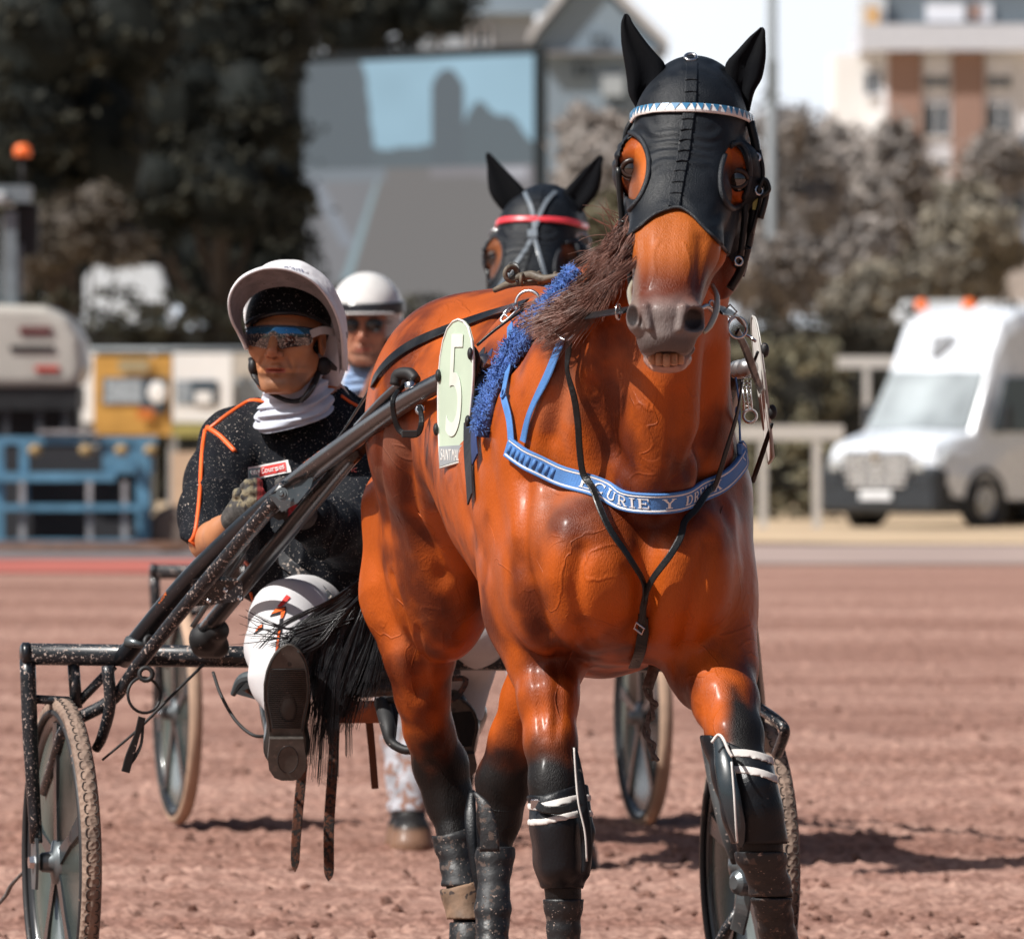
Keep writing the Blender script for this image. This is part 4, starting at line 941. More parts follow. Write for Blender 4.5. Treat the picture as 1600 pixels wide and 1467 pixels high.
for ex,ey,er in((983,264,.023),(1153,281,.025)):
    p_,n_=CAST.px(ex,ey,0,16.05); d_=nrm(n_+A(0,-.6,0)); EYES.append((p_-d_*(er-.011),er))
BLK=M('hood_black_cloth',(.007,.0095,.0135),.50,var=.3,vscale=18,bump=.0012,bscale=420,rvar=.12,spec=.28)
LEA=M('black_leather',(.008,.009,.010),.38,var=.25,vscale=30,bump=.0006,bscale=220,coat=.08,spec=.35)
STEEL=M('steel',(.62,.63,.65),.22,metal=1,var=.1); DKC=M('hole_black',(.004,.004,.004),.9)
BLU1=M('webbing_blue',(.070,.205,.50),.7,var=.15,vscale=25,bump=.0008,bscale=500); BLUW=M('webbing_white',(.74,.72,.70),.7,var=.05)
EYEM=M('eye_dark',(.012,.007,.005),.05,coat=1,spec=1)
HAIRB=M('mane_hair',(.19,.095,.072),.45,var=.5,vscale=40,spec=.5); TAILM=M('tail_hair',(.010,.010,.012),.34,var=.3,vscale=40,spec=.6)
class XF:
    def __init__(s,piv=None,dst=None,yaw=0,sc=None):
        s.sc=np.ones(3) if sc is None else np.array(sc,float); s.id=piv is None; s.p=None if piv is None else np.asarray(piv,float); s.d=None if dst is None else np.asarray(dst,float); s.R=rotz(yaw)@np.diag(s.sc)
    def __call__(s,V): V=np.asarray(V,float); return V if s.id else (V-s.p)@s.R.T+s.d
    def v(s,V): return np.asarray(V,float)@s.R.T
def binding(cl,pl,r,mat,name,par,xf,closed=False,off=.001,k=6,fb=16.05):
    pl=list(pl)+([pl[0]] if closed else []); P,Nn=cl.path(pl,off,k,2,fb); return MB().tube(xf(P),r,8).build(name,mat,par,True)
def ellpts(cx,cy,a,b,n=24,tiltk=0): return [(cx+a*math.cos(2*math.pi*i/n)+tiltk*b*math.sin(2*math.pi*i/n),cy+b*math.sin(2*math.pi*i/n)) for i in range(n)]
def boot(name,key,y0,y1,off,mat,par,xf,extra=None,k=.02,wob=0):
    """a leather or neoprene boot closed round a leg between picture heights y0 and y1 of its own depth"""
    L=LEG[key]; s=SDF(); s.chain(legs_pts(key),.022)
    if extra: extra(s)
    def cl(X,Y,Z):
        py=HY+(CAMH-Z)/Y*F; px=CX+X/Y*F
        top=y0(px) if callable(y0) else y0; bot=y1(px) if callable(y1) else y1
        return np.maximum((top-py),(py-bot))*16.5/F
    pts=np.array([W(x,y,Y) for x,y,Y,r in L if (min(y0(x) if callable(y0) else y0,9e9)-90)<y<((y1(x) if callable(y1) else y1)+90)])
    lo=pts.min(0)-.11; hi=pts.max(0)+.11
    V,Fq=s.mesh(.004,off=off,lo=lo,hi=hi,clip=cl)
    if wob: V=V+vnormals(V,Fq)*(wob*np.sin(V[:,2]*190))[:,None]
    return mesh_obj(name,xf(V),Fq,mat,par)
def build_horse(label,group,xf,coatargs,brow,lead,loc,full=True,ears=None):
    h=thing('horse',label,'horse',loc,group)
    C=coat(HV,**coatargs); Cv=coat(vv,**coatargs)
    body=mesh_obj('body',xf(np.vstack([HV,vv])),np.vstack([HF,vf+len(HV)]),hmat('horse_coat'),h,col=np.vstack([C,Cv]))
    for c,r in EYES:
        e=MB().ell(xf(c),(r,r,r),nu=20,nv=14).build('eye',EYEM,h,True)
        mb=MB()
        for sg,rr in ((1,.0050),(-1,.0030)):
            P=[c+nrm(A(math.cos(a)*.80, -.72, sg*math.sin(a)*(.60 if sg>0 else .50)-.04))*(r*1.03) for a in np.linspace(.0,math.pi,13)]; mb.tube(xf(P),[rr*.6,rr,rr*1.1,rr,rr*.6],8)
        mb.build('eyelid',M('eyelid_skin',(.030,.014,.009),.42),e,True)
    # hood with ears
    hood=mesh_obj('hood',xf(HOODV),HOODF,BLK,h)
    for sec in (ears or ear_sections()):
        v,f=ear_geo(sec); mesh_obj('ear_cover',xf(v),f,M('ear_black_cloth',(.004,.0045,.006),.85,spec=.12,var=.2,bump=.0008,bscale=500),h)
    V,Nn=HOODC.path([(1081,100),(1080,130),(1078,165),(1073,200),(1068,240),(1060,280),(1053,323)],.0022,6,2,16.05)
    seam=MB().ribbon(xf(V),xf.v(Nn),.021,.003).build('seam_strip',BLK,hood,False)
    mb=MB()
    for y in (128,146,163,188,206,222,238,254,270,287,304):
        x=np.interp(y,[100,130,165,200,240,280,323],[1081,1080,1078,1073,1068,1060,1053]); P,Nn=HOODC.path([(x-9,y),(x,y-1.5),(x+9,y)],.0045,3,1,16.05); mb.tube(xf(P),.0014,6)
    mb.build('seam_fold',BLK,hood,True)
    # bound edges
    RIM=M('hood_binding',(.011,.014,.019),.45,bump=.0012,bscale=900,var=.2)
    binding(HOODC,[(978,369),(990,361),(1005,349),(1022,336),(1040,328),(1058,324),(1075,331),(1095,349),(1112,367),(1128,383),(1138,398)],.0032,RIM,'hem',hood,xf)
    binding(HOODC,ellpts(1148,275,23,51,22,-.06),.0050,RIM,'eye_rim',hood,xf,True)
    binding(HOODC,[(x,y) for x,y in ellpts(989,262,27,55,28) if x>981 and HOODC is not None][::-1] if False else [(985,208),(998,214),(1008,228),(1014,250),(1013,275),(1005,300),(994,318),(984,328)],.0050,RIM,'eye_rim',hood,xf)
    # browband
    BP=[(992,186),(1000,177),(1015,173),(1040,171.5),(1080,171.5),(1110,172.5),(1140,176),(1160,182),(1171,190)]
    P,Nn=HOODC.path(BP,.006,8,2,16.1); bb=MB().ribbon(xf(P),xf.v(Nn),.0165,.006).build('browband',brow,h)
    if full:
        mb=MB(); n=len(P); idx=np.linspace(1,n-2,23).astype(int)
        for a,b in zip(idx[:-1],idx[1:]):
            p,q=P[a],P[b]; m=nrm(Nn[a]); t=nrm(q-p); sd=np.cross(m,t); 
            if sd[2]<0: sd=-sd
            L_=np.linalg.norm(q-p); p=p+m*.0036
            mb.prism([p+t*.08*L_+sd*.0072,p+t*.92*L_+sd*.0072,p+t*.5*L_-sd*.0062],m*.0012)
        mb.build('triangle_pattern',M('brow_blue',(.045,.19,.36),.35,coat=.4),bb)
        p,_=HOODC.px(1080,93,.004,16.1); MB().torus(p+A(0,0,.0),(0,-.6,.8),.010,.003,16,6).build('crown_buckle',STEEL,h,True)
    # teeth
    mb=MB()
    for i,x in enumerate((1019,1030,1041.5,1053,1063)):
        z=-abs(i-2)*.0022; mb.box(W(x,563,15.748+abs(i-2)*.007)+A(0,0,-z*.8),(.0125,.010,.022),rotz(-(i-2)*.25+.013),.002)
    mb.build('teeth',M('teeth_ivory',(.80,.46,.28),.35,var=.25,vscale=120),h,True)
    mb=MB().ell(W(1042,554,15.835),(.034,.03,.006),nu=16,nv=8); mb.v=[xf(v) for v in mb.v]; mb.build('mouth_lining',M('mouth_dark',(.05,.015,.015),.4),h,True)
    return h,hood
H1,HOOD1=build_horse('bay trotter in a black hood and blue breast band, trotting towards the camera','trotters in harness',XF(),{},M('brow_white',(.80,.76,.74),.35,coat=.3),None,(.05,17.2,0))
# ================= HARNESS ON THE NEAR HORSE =================
X0=XF()
def strap(name,pl,w,mat,par,off=.004,k=6,th=.0035,fb=16.6,cl=None,sm=3):
    P,Nn=(cl or CAST).path(pl,off,k,sm,fb); return MB().ribbon(P,Nn,w,th).build(name,mat,par)
px_m=lambda p,Y=16.4: p*Y/F
# breast band
BANDP=[(800,698),(818,711),(845,727),(898,752),(955,773),(1018,781),(1074,774),(1123,750),(1155,718),(1170,692)]
P,Nn=CAST.path(BANDP,.010,14,14); Nn[:,2]*=.3; Nn/=np.linalg.norm(Nn,axis=1)[:,None]
band=MB().ribbon(P,Nn,.037,.008).build('breast_band',BLU1,H1)
T=np.gradient(P,axis=0); T/=np.linalg.norm(T,axis=1)[:,None]; SD=np.cross(T,Nn); SD*=np.sign(SD[:,2].mean())
arc=np.concatenate([[0],np.cumsum(np.linalg.norm(np.diff(P,axis=0),axis=1))])
def onband(u,v,h):  # u along (m), v across (m, up), h off the surface
    f=lambda Q: np.stack([np.interp(u,arc,Q[:,i]) for i in range(3)],-1)
    n=f(Nn); n/=np.linalg.norm(n,axis=-1)[...,None]; return f(P)+f(SD)*np.asarray(v)[...,None]+n*np.asarray(h)[...,None]
for v in(.0135,-.0135):
    us=np.linspace(.004,arc[-1]-.004,90); Q=onband(us,np.full(90,v),np.full(90,.0045)); MB().ribbon(Q,Nn[np.linspace(0,len(Nn)-1,90).astype(int)],.0032,.0012).build('piping',BLUW,band)
for v in(.0165,-.0165):
    us=np.linspace(.002,arc[-1]-.002,90); Q=onband(us,np.full(90,v),np.full(90,.003)); MB().tube(Q,.0028,8).build('rolled_edge',BLU1,band,True)
# slab serif lettering
GLY={ # strokes: (x0,y0,x1,y1,thickness)
 'E':(.72,[(.14,0,.14,1,.15),(.0,.03,.66,.03,.08),(.0,.97,.64,.97,.08),(.14,.5,.48,.5,.07),(.64,.03,.64,.26,.07),(.62,.97,.62,.76,.07),(.48,.40,.48,.60,.06)]),
 'C':(.78,None),'U':(.86,None),'R':(.84,None),'D':(.84,None),
 'I':(.44,[(.2,0,.2,1,.15),(0,.03,.40,.03,.07),(0,.97,.40,.97,.07)]),
 'Y':(.86,[(.40,0,.40,.48,.15),(.40,.48,.12,.97,.13),(.40,.48,.68,.97,.09),(.22,.03,.58,.03,.07),(0,.97,.27,.97,.07),(.53,.97,.80,.97,.07)]),
 'X':(.86,[(.10,.97,.68,.03,.14),(.68,.97,.12,.03,.08),(0,.97,.25,.97,.07),(.54,.97,.80,.97,.07),(0,.03,.25,.03,.07),(.53,.03,.80,.03,.07)])}
def arcs(cx,cy,rx,ry,a0,a1,t,n=12):
    an=np.radians(np.linspace(a0,a1,n+1)); return [(cx+rx*math.cos(a),cy+ry*math.sin(a),cx+rx*math.cos(b),cy+ry*math.sin(b),t) for a,b in zip(an[:-1],an[1:])]
GLY['C']=(.80,arcs(.40,.5,.34,.47,50,310,.12)+[(.66,.97,.66,.70,.07),(.66,.03,.66,.28,.05)])
GLY['U']=(.88,[(.15,.97,.15,.32,.14),(.65,.97,.65,.32,.09),(0,.97,.30,.97,.07),(.51,.97,.80,.97,.07)]+arcs(.40,.33,.25,.30,180,360,.11))
GLY['R']=(.88,[(.15,0,.15,1,.15),(0,.03,.32,.03,.07),(0,.97,.45,.97,.07),(.15,.50,.42,.50,.07),(.40,.50,.64,.05,.13),(.58,.03,.80,.03,.07)]+arcs(.43,.735,.22,.235,-90,90,.11))
GLY['D']=(.86,[(.15,0,.15,1,.15),(0,.03,.36,.03,.07),(0,.97,.36,.97,.07)]+arcs(.34,.5,.37,.47,-90,90,.12))
def slab(mb,text,u0,v0,H,sp=.10,f=None):
    u=u0
    for ch in text:
        if ch==' ': u+=H*.55; continue
        w,st=GLY[ch]
        for x0,y0,x1,y1,t in st:
            d=nrm(A(x1-x0,y1-y0)) if (x1!=x0 or y1!=y0) else A(1,0); n_=A(-d[1],d[0])*t/2; e=d*t*.12; m=4
            p=[A(x0,y0)-e+n_,A(x1,y1)+e+n_,A(x1,y1)+e-n_,A(x0,y0)-e-n_]
            U=[u+q[0]*H for q in p]; Vv=[v0+(q[1]-.5)*H for q in p]
            a=f(np.array(U),np.array(Vv),np.full(4,.0046)); b=f(np.array(U),np.array(Vv),np.full(4,.0056))
            mb.add(np.vstack([a,b]),[(4,5,6,7),(0,1,5,4),(1,2,6,5),(2,3,7,6),(3,0,4,7)])
        u+=(w+sp)*H
    return u
ppx,_=PX(P); u0=np.interp(908,ppx,arc); u1=np.interp(1127,ppx,arc); Ht=.0175
tot=slab(MB(),'ECURIE Y DREUX',0,0,Ht,.16,onband); mb=MB(); 
sc_=(u1-u0)/tot
fo=lambda U,Vv,h: onband(u0+(U)*sc_,Vv,h)
slab(mb,'ECURIE Y DREUX',0,0,Ht,.16,fo); mb.build('lettering',M('thread_white',(.78,.77,.76),.6),band)
# quilting shadows on the left part of the band are small pads
mb=MB()
for i in range(9):
    u=.012+i*.0135
    if u>u0-.02: break
    a=onband(np.array([u,u]),np.array([-.008,.008]),np.array([.0035,.0035])); mb.tube(a,.0042,8)
mb.build('quilted_rib',BLU1,band,True)
W_=.0018
strap('shoulder_strap',[(803,512),(803,545),(801,575),(794,612),(794,625),(802,656),(805,695)],.018,BLU1,H1,.009)
strap('shoulder_strap',[(893,505),(863,581),(834,646),(823,690)],.017,BLU1,H1,.009)
strap('shoulder_strap',[(1146,590),(1152,615),(1158,650),(1166,690)],.016,BLU1,H1,.012)
strap('shoulder_strap',[(1140,640),(1148,665),(1157,688)],.013,BLU1,H1,.012)
P_,N_=CAST.px(796,618,.013); MB().torus(P_,N_,.008,.0022,18,6).build('strap_slider',BLU1,H1,True)
# sheepskin pad over the withers
def fleece(pl,w,name,par):
    P,Nn=CAST.path(pl,.012,12,6,16.95); n=len(P); T=np.gradient(P,axis=0); T/=np.linalg.norm(T,axis=1)[:,None]; ww=resamp(w,n,0); V=[];Fc=[];m=26
    for i in range(n):
        s_=nrm(np.cross(T[i],Nn[i]))
        for j in range(m):
            a=2*math.pi*j/m; V.append(P[i]+s_*math.cos(a)*ww[i]/2+Nn[i]*math.sin(a)*.014)
    V=np.array(V); c=np.repeat(P,m,0); d=V-c; d/=np.linalg.norm(d,axis=1)[:,None]
    V=V+d*(fbm(V,95,3)-.42)[:,None]*.016
    for i in range(n-1):
        for j in range(m): Fc.append((i*m+j,i*m+(j+1)%m,(i+1)*m+(j+1)%m,(i+1)*m+j))
    Fc.append(tuple(range(m))[::-1]); Fc.append(tuple(range((n-1)*m,n*m)))
    o=mesh_obj(name,V,Fc,M('sheepskin_blue',(.050,.115,.36),.9,var=.55,vscale=120,bump=.006,bscale=170),par)
    # wool curls
    st=[]; rs=np.random.RandomState(4)
    for _ in range(2600):
        i=rs.randint(2,n-2); j=rs.randint(0,m//2+1); b=V[i*m+j]+rs.randn(3)*.003; dd=nrm(d[i*m+j]+rs.randn(3)*.7); e=nrm(rs.randn(3)); st.append(np.array([b,b+dd*.005+e*.002,b+dd*.007+e*.006]))
    v,f=hair(st,.0011); mesh_obj('wool',v,f,M('wool_blue',(.085,.18,.46),.9,var=.4,vscale=80),o); return o
fleece([(912,428),(893,452),(872,478),(846,508),(815,545),(790,590),(772,635),(762,682)],[.038,.052,.060,.062,.062,.058,.048,.03],'wither_pad',H1)
strap('girth',[(752,560),(742,620),(738,700),(741,780)],.045,M('girth_black',(.012,.014,.02),.6,var=.2),H1,.008)
strap('girth_pad',[(770,560),(757,620),(750,680),(752,720)],.03,M('navy_pad',(.015,.03,.10),.8,var=.3),H1,.012)
# martingale straps
strap('martingale_strap',[(897,516),(902,588),(908,660),(915,721),(923,770),(938,815),(955,847),(981,887),(999,925),(1009,962)],.0125,LEA,H1,.021,8)
strap('martingale_strap',[(1141,600),(1136,640),(1123,692),(1107,747),(1084,799),(1068,824),(1062,847),(1040,887),(1021,925),(1011,962)],.0125,LEA,H1,.021,8)
strap('girth_strap',[(1010,958),(1008,985),(1000,1010),(990,1034)],.021,LEA,H1,.010)
p,n=CAST.px(1010,971,.022); MB().torus(p,n,.0125,.002,4,6).build('buckle',STEEL,H1)
p,n=CAST.px(896,514,.024); MB().torus(p,n,.020,.0024,28,8).build('ring',STEEL,H1,True)
# rings, hooks and the rein on the back
p1=W(825,474,16.78); MB().torus(p1,nrm(A(-.35,-1,.2)),.0235,.0032,32,8).build('terret_ring',STEEL,H1,True)
mb=MB(); mb.torus(W(800,490,16.76),nrm(A(.2,-1,.4)),.016,.0022,4,6); mb.tube([W(812,481,16.76),W(788,503,16.75),W(784,496,16.76),W(808,474,16.77)],.0028,8,spl=3); mb.build('snap_hook',STEEL,H1,True)
P,Nn=CAST.path([(822,478),(790,487),(740,503),(690,521),(645,541),(616,561),(598,580),(587,597)],.006,6,3,17.8)
tail_=[W(576,612,18.12),W(540,668,18.25),W(500,722,18.4),W(462,772,18.5)]
P=np.vstack([P,tail_]); Nn=np.vstack([Nn,[[-.5,-.6,.6],[-.55,-.4,.7],[-.6,-.3,.7],[-.6,-.3,.7]]])
MB().ribbon(P,Nn,[.028,.028,.026,.026,.024,.022],.0035).build('driving_rein',LEA,H1)
P=np.array([W(828,478,16.74),W(800,496,16.72),W(768,520,16.72),W(745,540,16.72)]); MB().tube(P,.003,8,spl=4).build('overcheck_cord',LEA,H1,True)
MB().ribbon([W(834,470,16.74),W(858,477,16.70),W(888,488,16.6)],A(-.2,-1,.5),[.012,.012,.014],.003,4).build('rein_point',M('worn_leather_edge',(.20,.16,.12),.6),H1)
MB().ribbon([W(886,489,16.50),W(915,494,16.34),W(948,489,16.18),W(982,484,15.98)],A(-.15,-.9,.5),[.014,.022,.022,.024],.004,5).build('rein',M('black_leather'),H1)
MB().torus(W(966,487,16.06),nrm(A(-1,.3,0)),.014,.002,20,6).build('rein_keeper',STEEL,H1,True)
MB().ribbon([W(1122,484,16.0),W(1138,487,16.1),W(1150,492,16.25),W(1160,506,16.4)],A(.2,-.9,.4),[.024,.026,.024,.02],.004,5).build('rein',LEA,H1)
MB().torus(W(1141,487,16.10),nrm(A(.3,-1,0)),.0125,.002,4,6).build('rein_buckle',STEEL,H1)
MB().ribbon([W(1152,518,16.5),W(1165,545,16.6),W(1178,580,16.72),W(1189,610,16.85)],A(0,-1,.2),[.014,.016,.016,.014],.005,4).build('rein',LEA,H1)
MB().torus(W(1152,512,16.5),nrm(A(.5,-1,.1)),.019,.003,26,7).build('ring',STEEL,H1,True)
# saddle tree
WL=M('worn_brown_leather',(.105,.085,.062),.6,var=.5,vscale=40,bump=.002,bscale=90); 
sad=MB(); 
sad.tube([W(772,454,17.0),W(800,443,16.98),W(840,440,16.95),W(880,436,16.92),W(905,432,16.9)],[.005,.008,.008,.007,.004],10,spl=5)
sad.tube([W(800,436,16.95),W(830,430,16.93),W(850,436,16.91),W(880,430,16.9)],[.007,.009,.008,.006],10,spl=5)
sad=sad.build('saddle_roll',WL,H1,True)
mb=MB(); mb.torus(W(799,428,16.94),nrm(A(.5,-1,0)),.013,.005,20,8); mb.build('leather_loop',WL,H1,True)
for x,y in((816,437),(842,434),(868,435)): MB().torus(W(x,y,16.93),nrm(A(1,-.25,0)),.010,.0035,16,7).build('leather_keeper',WL,H1,True)
MB().ribbon([W(792,424,16.95),W(800,414,16.96),W(808,420,16.95),W(806,440,16.94)],A(0,-1,.2),.012,.004,4).build('leather_tab',M('dark_leather',(.03,.03,.03),.5),H1)
# bridle cheek pieces
BR=thing  # keep name space tidy
def cheek(pl,Y,r,par,seg=True):
    P=[W(x,y,Y+(i*dy)) for i,(x,y,dy) in enumerate([(a,b,0) for a,b in pl])]
    return MB().tube(P,r,8,spl=5).build('cheek_strap',LEA,par,True)
cheek([(990,185),(979,205),(975,228)],16.12,.0045,H1)
cheek([(966,262),(969,310),(974,360),(981,400),(984,430),(988,462)],16.02,.0055,H1)
cheek([(1172,190),(1181,230),(1184,275),(1178,330),(1168,385),(1156,425),(1140,452)],16.08,.008,H1)
cheek([(1186,235),(1192,270),(1186,320),(1174,365)],16.06,.004,H1); cheek([(1165,300),(1163,350),(1157,400)],16.05,.006,H1)
cheek([(1189,282),(1198,290),(1196,312),(1188,342)],16.05,.0055,H1); cheek([(1184,300),(1194,280),(1202,296),(1190,308)],16.04,.004,H1)
MB().ribbon([W(1181,262,16.07),W(1183,295,16.06),W(1178,328,16.06)],A(.3,-1,0),[.006,.013,.006],.003,4).build('yellow_tag',M('tag_yellow',(.42,.40,.12),.6),H1)
for x,y,a,Y in((976,345,(0,-.3,1),16.0),(979,388,(0,-.3,1),15.99),(985,412,(.6,-1,.2),15.99),(1181,246,(.2,-1,.3),16.05),(1186,298,(.6,-1,.2),16.04),(1166,388,(0,-.3,1),16.06),(1154,408,(.5,-1,.1),16.03)):
    MB().torus(W(x,y,Y),nrm(A(*a)),.0075,.0022,16,6).build('bridle_buckle',STEEL if abs(a[2])<.5 else LEA,H1,True)
BITC=M('bit_ring',(.50,.46,.36),.35,metal=.4,var=.2)
mb=MB(); mb.tube([W(x,y,Y) for x,y,Y in((990,438,15.97),(984,455,15.93),(987,475,15.88),(992,484,15.86))],[.004,.005,.005,.004],10,spl=5); mb.build('bit_ring',BITC,H1,True)
mb=MB(); mb.ribbon([W(x,y,Y) for x,y,Y in((1113,445,15.96),(1120,462,15.93),(1119,485,15.89),(1110,508,15.85),(1100,520,15.83))],A(.5,-1,0),[.006,.011,.013,.011,.006],.005,5); mb.build('bit_cheek_piece',BITC,H1,True)
MB().tube([W(1096,482,15.86),W(1104,478,15.88),W(1114,486,15.92)],.0045,8,spl=3).build('bit_mouthpiece',STEEL,H1,True)
for a,b in(((1108,470,15.90),(1118,474,15.9)),): MB().torus(W(1112,476,15.90),nrm(A(1,-1,.2)),.007,.002,14,6).build('bit_link',STEEL,H1,True)
# cord hanging under the girth
pl=[(1024,1028,16.75),(1020,1050,16.73),(1012,1078,16.72),(1022,1100,16.72),(1016,1122,16.72),(1010,1142,16.72),(1018,1162,16.72),(1024,1188,16.72)]
P=spline([W(*q) for q in pl],10); a=np.linspace(0,22,len(P)); off=np.stack([np.cos(a),np.sin(a)*.5,np.sin(a)],1)*.0045
CORD=M('grey_cord',(.12,.11,.105),.9,var=.5,vscale=150,bump=.003,bscale=300)
MB().tube(P+off,.0042,7).tube(P-off,.0042,7).tube(P[:20],.011,8).build('hanging_cord',CORD,H1,True)
# boots on the legs
KB=M('boot_black_rubber',(.006,.0075,.010),.40,spec=.35,var=.2,vscale=14,bump=.0008,bscale=200,speck=(.70,60,(.10,.085,.08)),rvar=.12); KW=M('boot_white_felt',(.62,.59,.56),.8,var=.12,vscale=30)
KG=M('boot_grey_shell',(.022,.033,.040),.30,var=.2,coat=.3,speck=(.70,90,(.25,.22,.2)))
MUD=M('boot_muddy',(.012,.013,.015),.5,var=.4,speck=(.585,60,(.085,.060,.050)),speck2=(.66,170,(.34,.26,.22)),bump=.0015,bscale=90); TAN=M('boot_tan_mud',(.20,.125,.08),.75,var=.45,vscale=25,bump=.002,bscale=70,speck=(.60,30,(.05,.035,.03)))
def ramp2(x0,y0,x1,y1): return lambda x: y0+(y1-y0)*np.clip((x-x0)/(x1-x0),0,1)
b=boot('knee_boot','fr',ramp2(850,1242,905,1225),lambda x:1388+0*x,.0055,KB,H1,X0,EXR:=lambda s:(s.cap(W(870,1290,16.46),W(874,1350,16.46),.036,.030,.02),s.cap(W(902,1180,16.52),W(913,1300,16.5),.008,.012,.012),s.cap(W(913,1300,16.5),W(910,1362,16.5),.012,.008,.012)))
for ya,yb_ in((1248,1260),(1273,1284)):
    boot('white_band','fr',ramp2(846,ya+6,905,ya-8),ramp2(846,yb_+6,905,yb_-8),.0078,KW,b,X0,EXR)
MB().ribbon([W(898,1168,16.46),W(904,1210,16.45),W(914,1285,16.44),W(917,1330,16.44),W(912,1364,16.44)],A(.3,-1,0),[.006,.016,.022,.020,.008],.010,6).build('side_guard',KB,b,True)
MB().tube([W(897,1168,16.425),W(900,1215,16.415),W(904,1255,16.405),W(914,1300,16.405),W(917,1345,16.41)],.0018,6,spl=6).build('white_piping',KW,b,True)
MB().ribbon([W(836,1254,16.46),W(850,1264,16.42),W(880,1264,16.415),W(908,1252,16.43)],A(-.1,-1,0),.014,.004,5).build('boot_strap',LEA,b)
MB().box(W(836,1256,16.45),(.016,.01,.018),bev=.002).build('strap_buckle',STEEL,b)
boot('ankle_boot','fr',lambda x:1404+0*x,lambda x:1640+0*x,.006,MUD,H1,X0,wob=.0008)
b=boot('knee_boot','fl',ramp2(1112,1148,1190,1182),lambda x:1318+0*x,.0085,KB,H1,X0,EXL:=lambda s:s.cap(W(1176,1230,16.30),W(1190,1300,16.31),.034,.030,.02))
boot('grey_shell','fl',ramp2(1112,1150,1140,1185),lambda x:1318-np.clip(1172-x,0,60)*.2+900*(x>1143+(0)),.0125,KG,b,X0)if False else None
MB().ribbon([W(1122,1152,16.31),W(1130,1190,16.27),W(1140,1240,16.245),W(1152,1290,16.25),W(1158,1320,16.27)],A(-.35,-1,0),[.018,.034,.038,.030,.012],.014,6).build('shell_guard',KG,b,True)
boot('white_band','fl',lambda x:np.where(x<1136,1e4,1168+.10*(x-1140)+.004*(x-1165)**2),lambda x:1181+.10*(x-1140)+.004*(x-1165)**2,.0108,KW,b,X0,EXL)
boot('white_band','fl',lambda x:np.where(x<1140,1e4,1194+.10*(x-1140)+.004*(x-1165)**2),lambda x:1207+.10*(x-1140)+.004*(x-1165)**2,.0108,KW,b,X0,EXL)
MB().tube([W(1112,1160,16.27),W(1122,1148,16.27),W(1130,1154,16.25),W(1138,1172,16.235),W(1144,1182,16.23)],.0028,7,spl=6).build('white_piping',KW,b,True)
MB().tube([W(1143,1190,16.225),W(1147,1240,16.205),W(1150,1290,16.205),W(1152,1316,16.22)],.002,6,spl=6).build('white_piping',KW,b,True)
boot('ankle_boot','fl',lambda x:1330+0*x,lambda x:1400+0*x,.007,MUD,H1,X0,wob=.001)
boot('ankle_boot','fl',lambda x:1403+0*x,lambda x:1640+0*x,.008,MUD,H1,X0,wob=.001)
b=boot('hind_boot','hr',ramp2(690,1306,740,1290),lambda x:1384+0*x,.009,MUD,H1,X0,wob=.001)
boot('boot_wrap','hr',ramp2(700,1388,745,1376),lambda x:1436+0*x,.012,TAN,b,X0)
boot('boot_wrap','hr',lambda x:1440+0*x,lambda x:1570+0*x,.008,MUD,b,X0)
MB().ribbon([W(738,1236,17.93),W(735,1270,17.9),W(737,1310,17.88),W(745,1370,17.87),W(760,1430,17.87),W(770,1500,17.87)],A(-.3,-1,0),[.012,.024,.022,.016,.016,.014],.010,6).build('speedcut_guard',KB,b,True)
b=boot('hind_boot','hl',lambda x:1322+0*x,lambda x:1575+0*x,.007,MUD,H1,X0,wob=.0008)
MB().ribbon([W(742,1238,17.74),W(756,1260,17.72),W(764,1295,17.71),W(765,1330,17.71)],A(-.2,-1,0),[.006,.026,.034,.040],.008,6).build('speedcut_guard',MUD,b,True)
# ---------- mane and tail ----------
rs=np.random.RandomState(11); st=[]
for cl_ in range(125):      # locks
    t=rs.rand(); rx=np.interp(t,[0,.5,1],[982,962,930])+rs.randn()*8; ry=np.interp(t,[0,.5,1],[345,425,478])+rs.randn()*9
    L_=rs.uniform(82,122)*(.62+.45*t); a0=math.radians(np.interp(t,[0,.5,1],[108,126,148])+rs.randn()*8); c0=rs.uniform(-.02,.12); lift=rs.uniform(.0,.035)
    p,n=CAST.px(rx,ry,.0,16.6); Y0=p[1]-.004
    for q in range(17):
        ox,oy=rs.randn(2)*4; a=a0+rs.randn()*.04; x,y=rx+ox,ry+oy; P=[p+A(ox,0,-oy)*Y0/F]; ll=L_*rs.uniform(.7,1.08); cc=c0+rs.randn()*.012
        for k in range(1,11):
            a+=cc*(1 if k<6 else -.7); x+=math.cos(a)*ll/10; y+=math.sin(a)*ll/10; P.append(W(x+ox*.25*math.sin(k*.9),y,Y0-(.012+lift)*math.sin(k/10*2.4)))
        st.append(np.array(P))
for i in range(28):   # wind blown wisps
    rx,ry=rs.uniform(955,978),rs.uniform(335,420); p,n=CAST.px(rx,ry,0,16.5); a=math.radians(rs.uniform(175,238)); L_=rs.uniform(25,80); x,y=rx,ry; P=[p]; cv=rs.uniform(-.12,.12)
    for k in range(1,9): a+=cv; x+=math.cos(a)*L_/8; y+=math.sin(a)*L_/8; P.append(W(x,y,p[1]-.01*k/8))
    st.append(np.array(P))
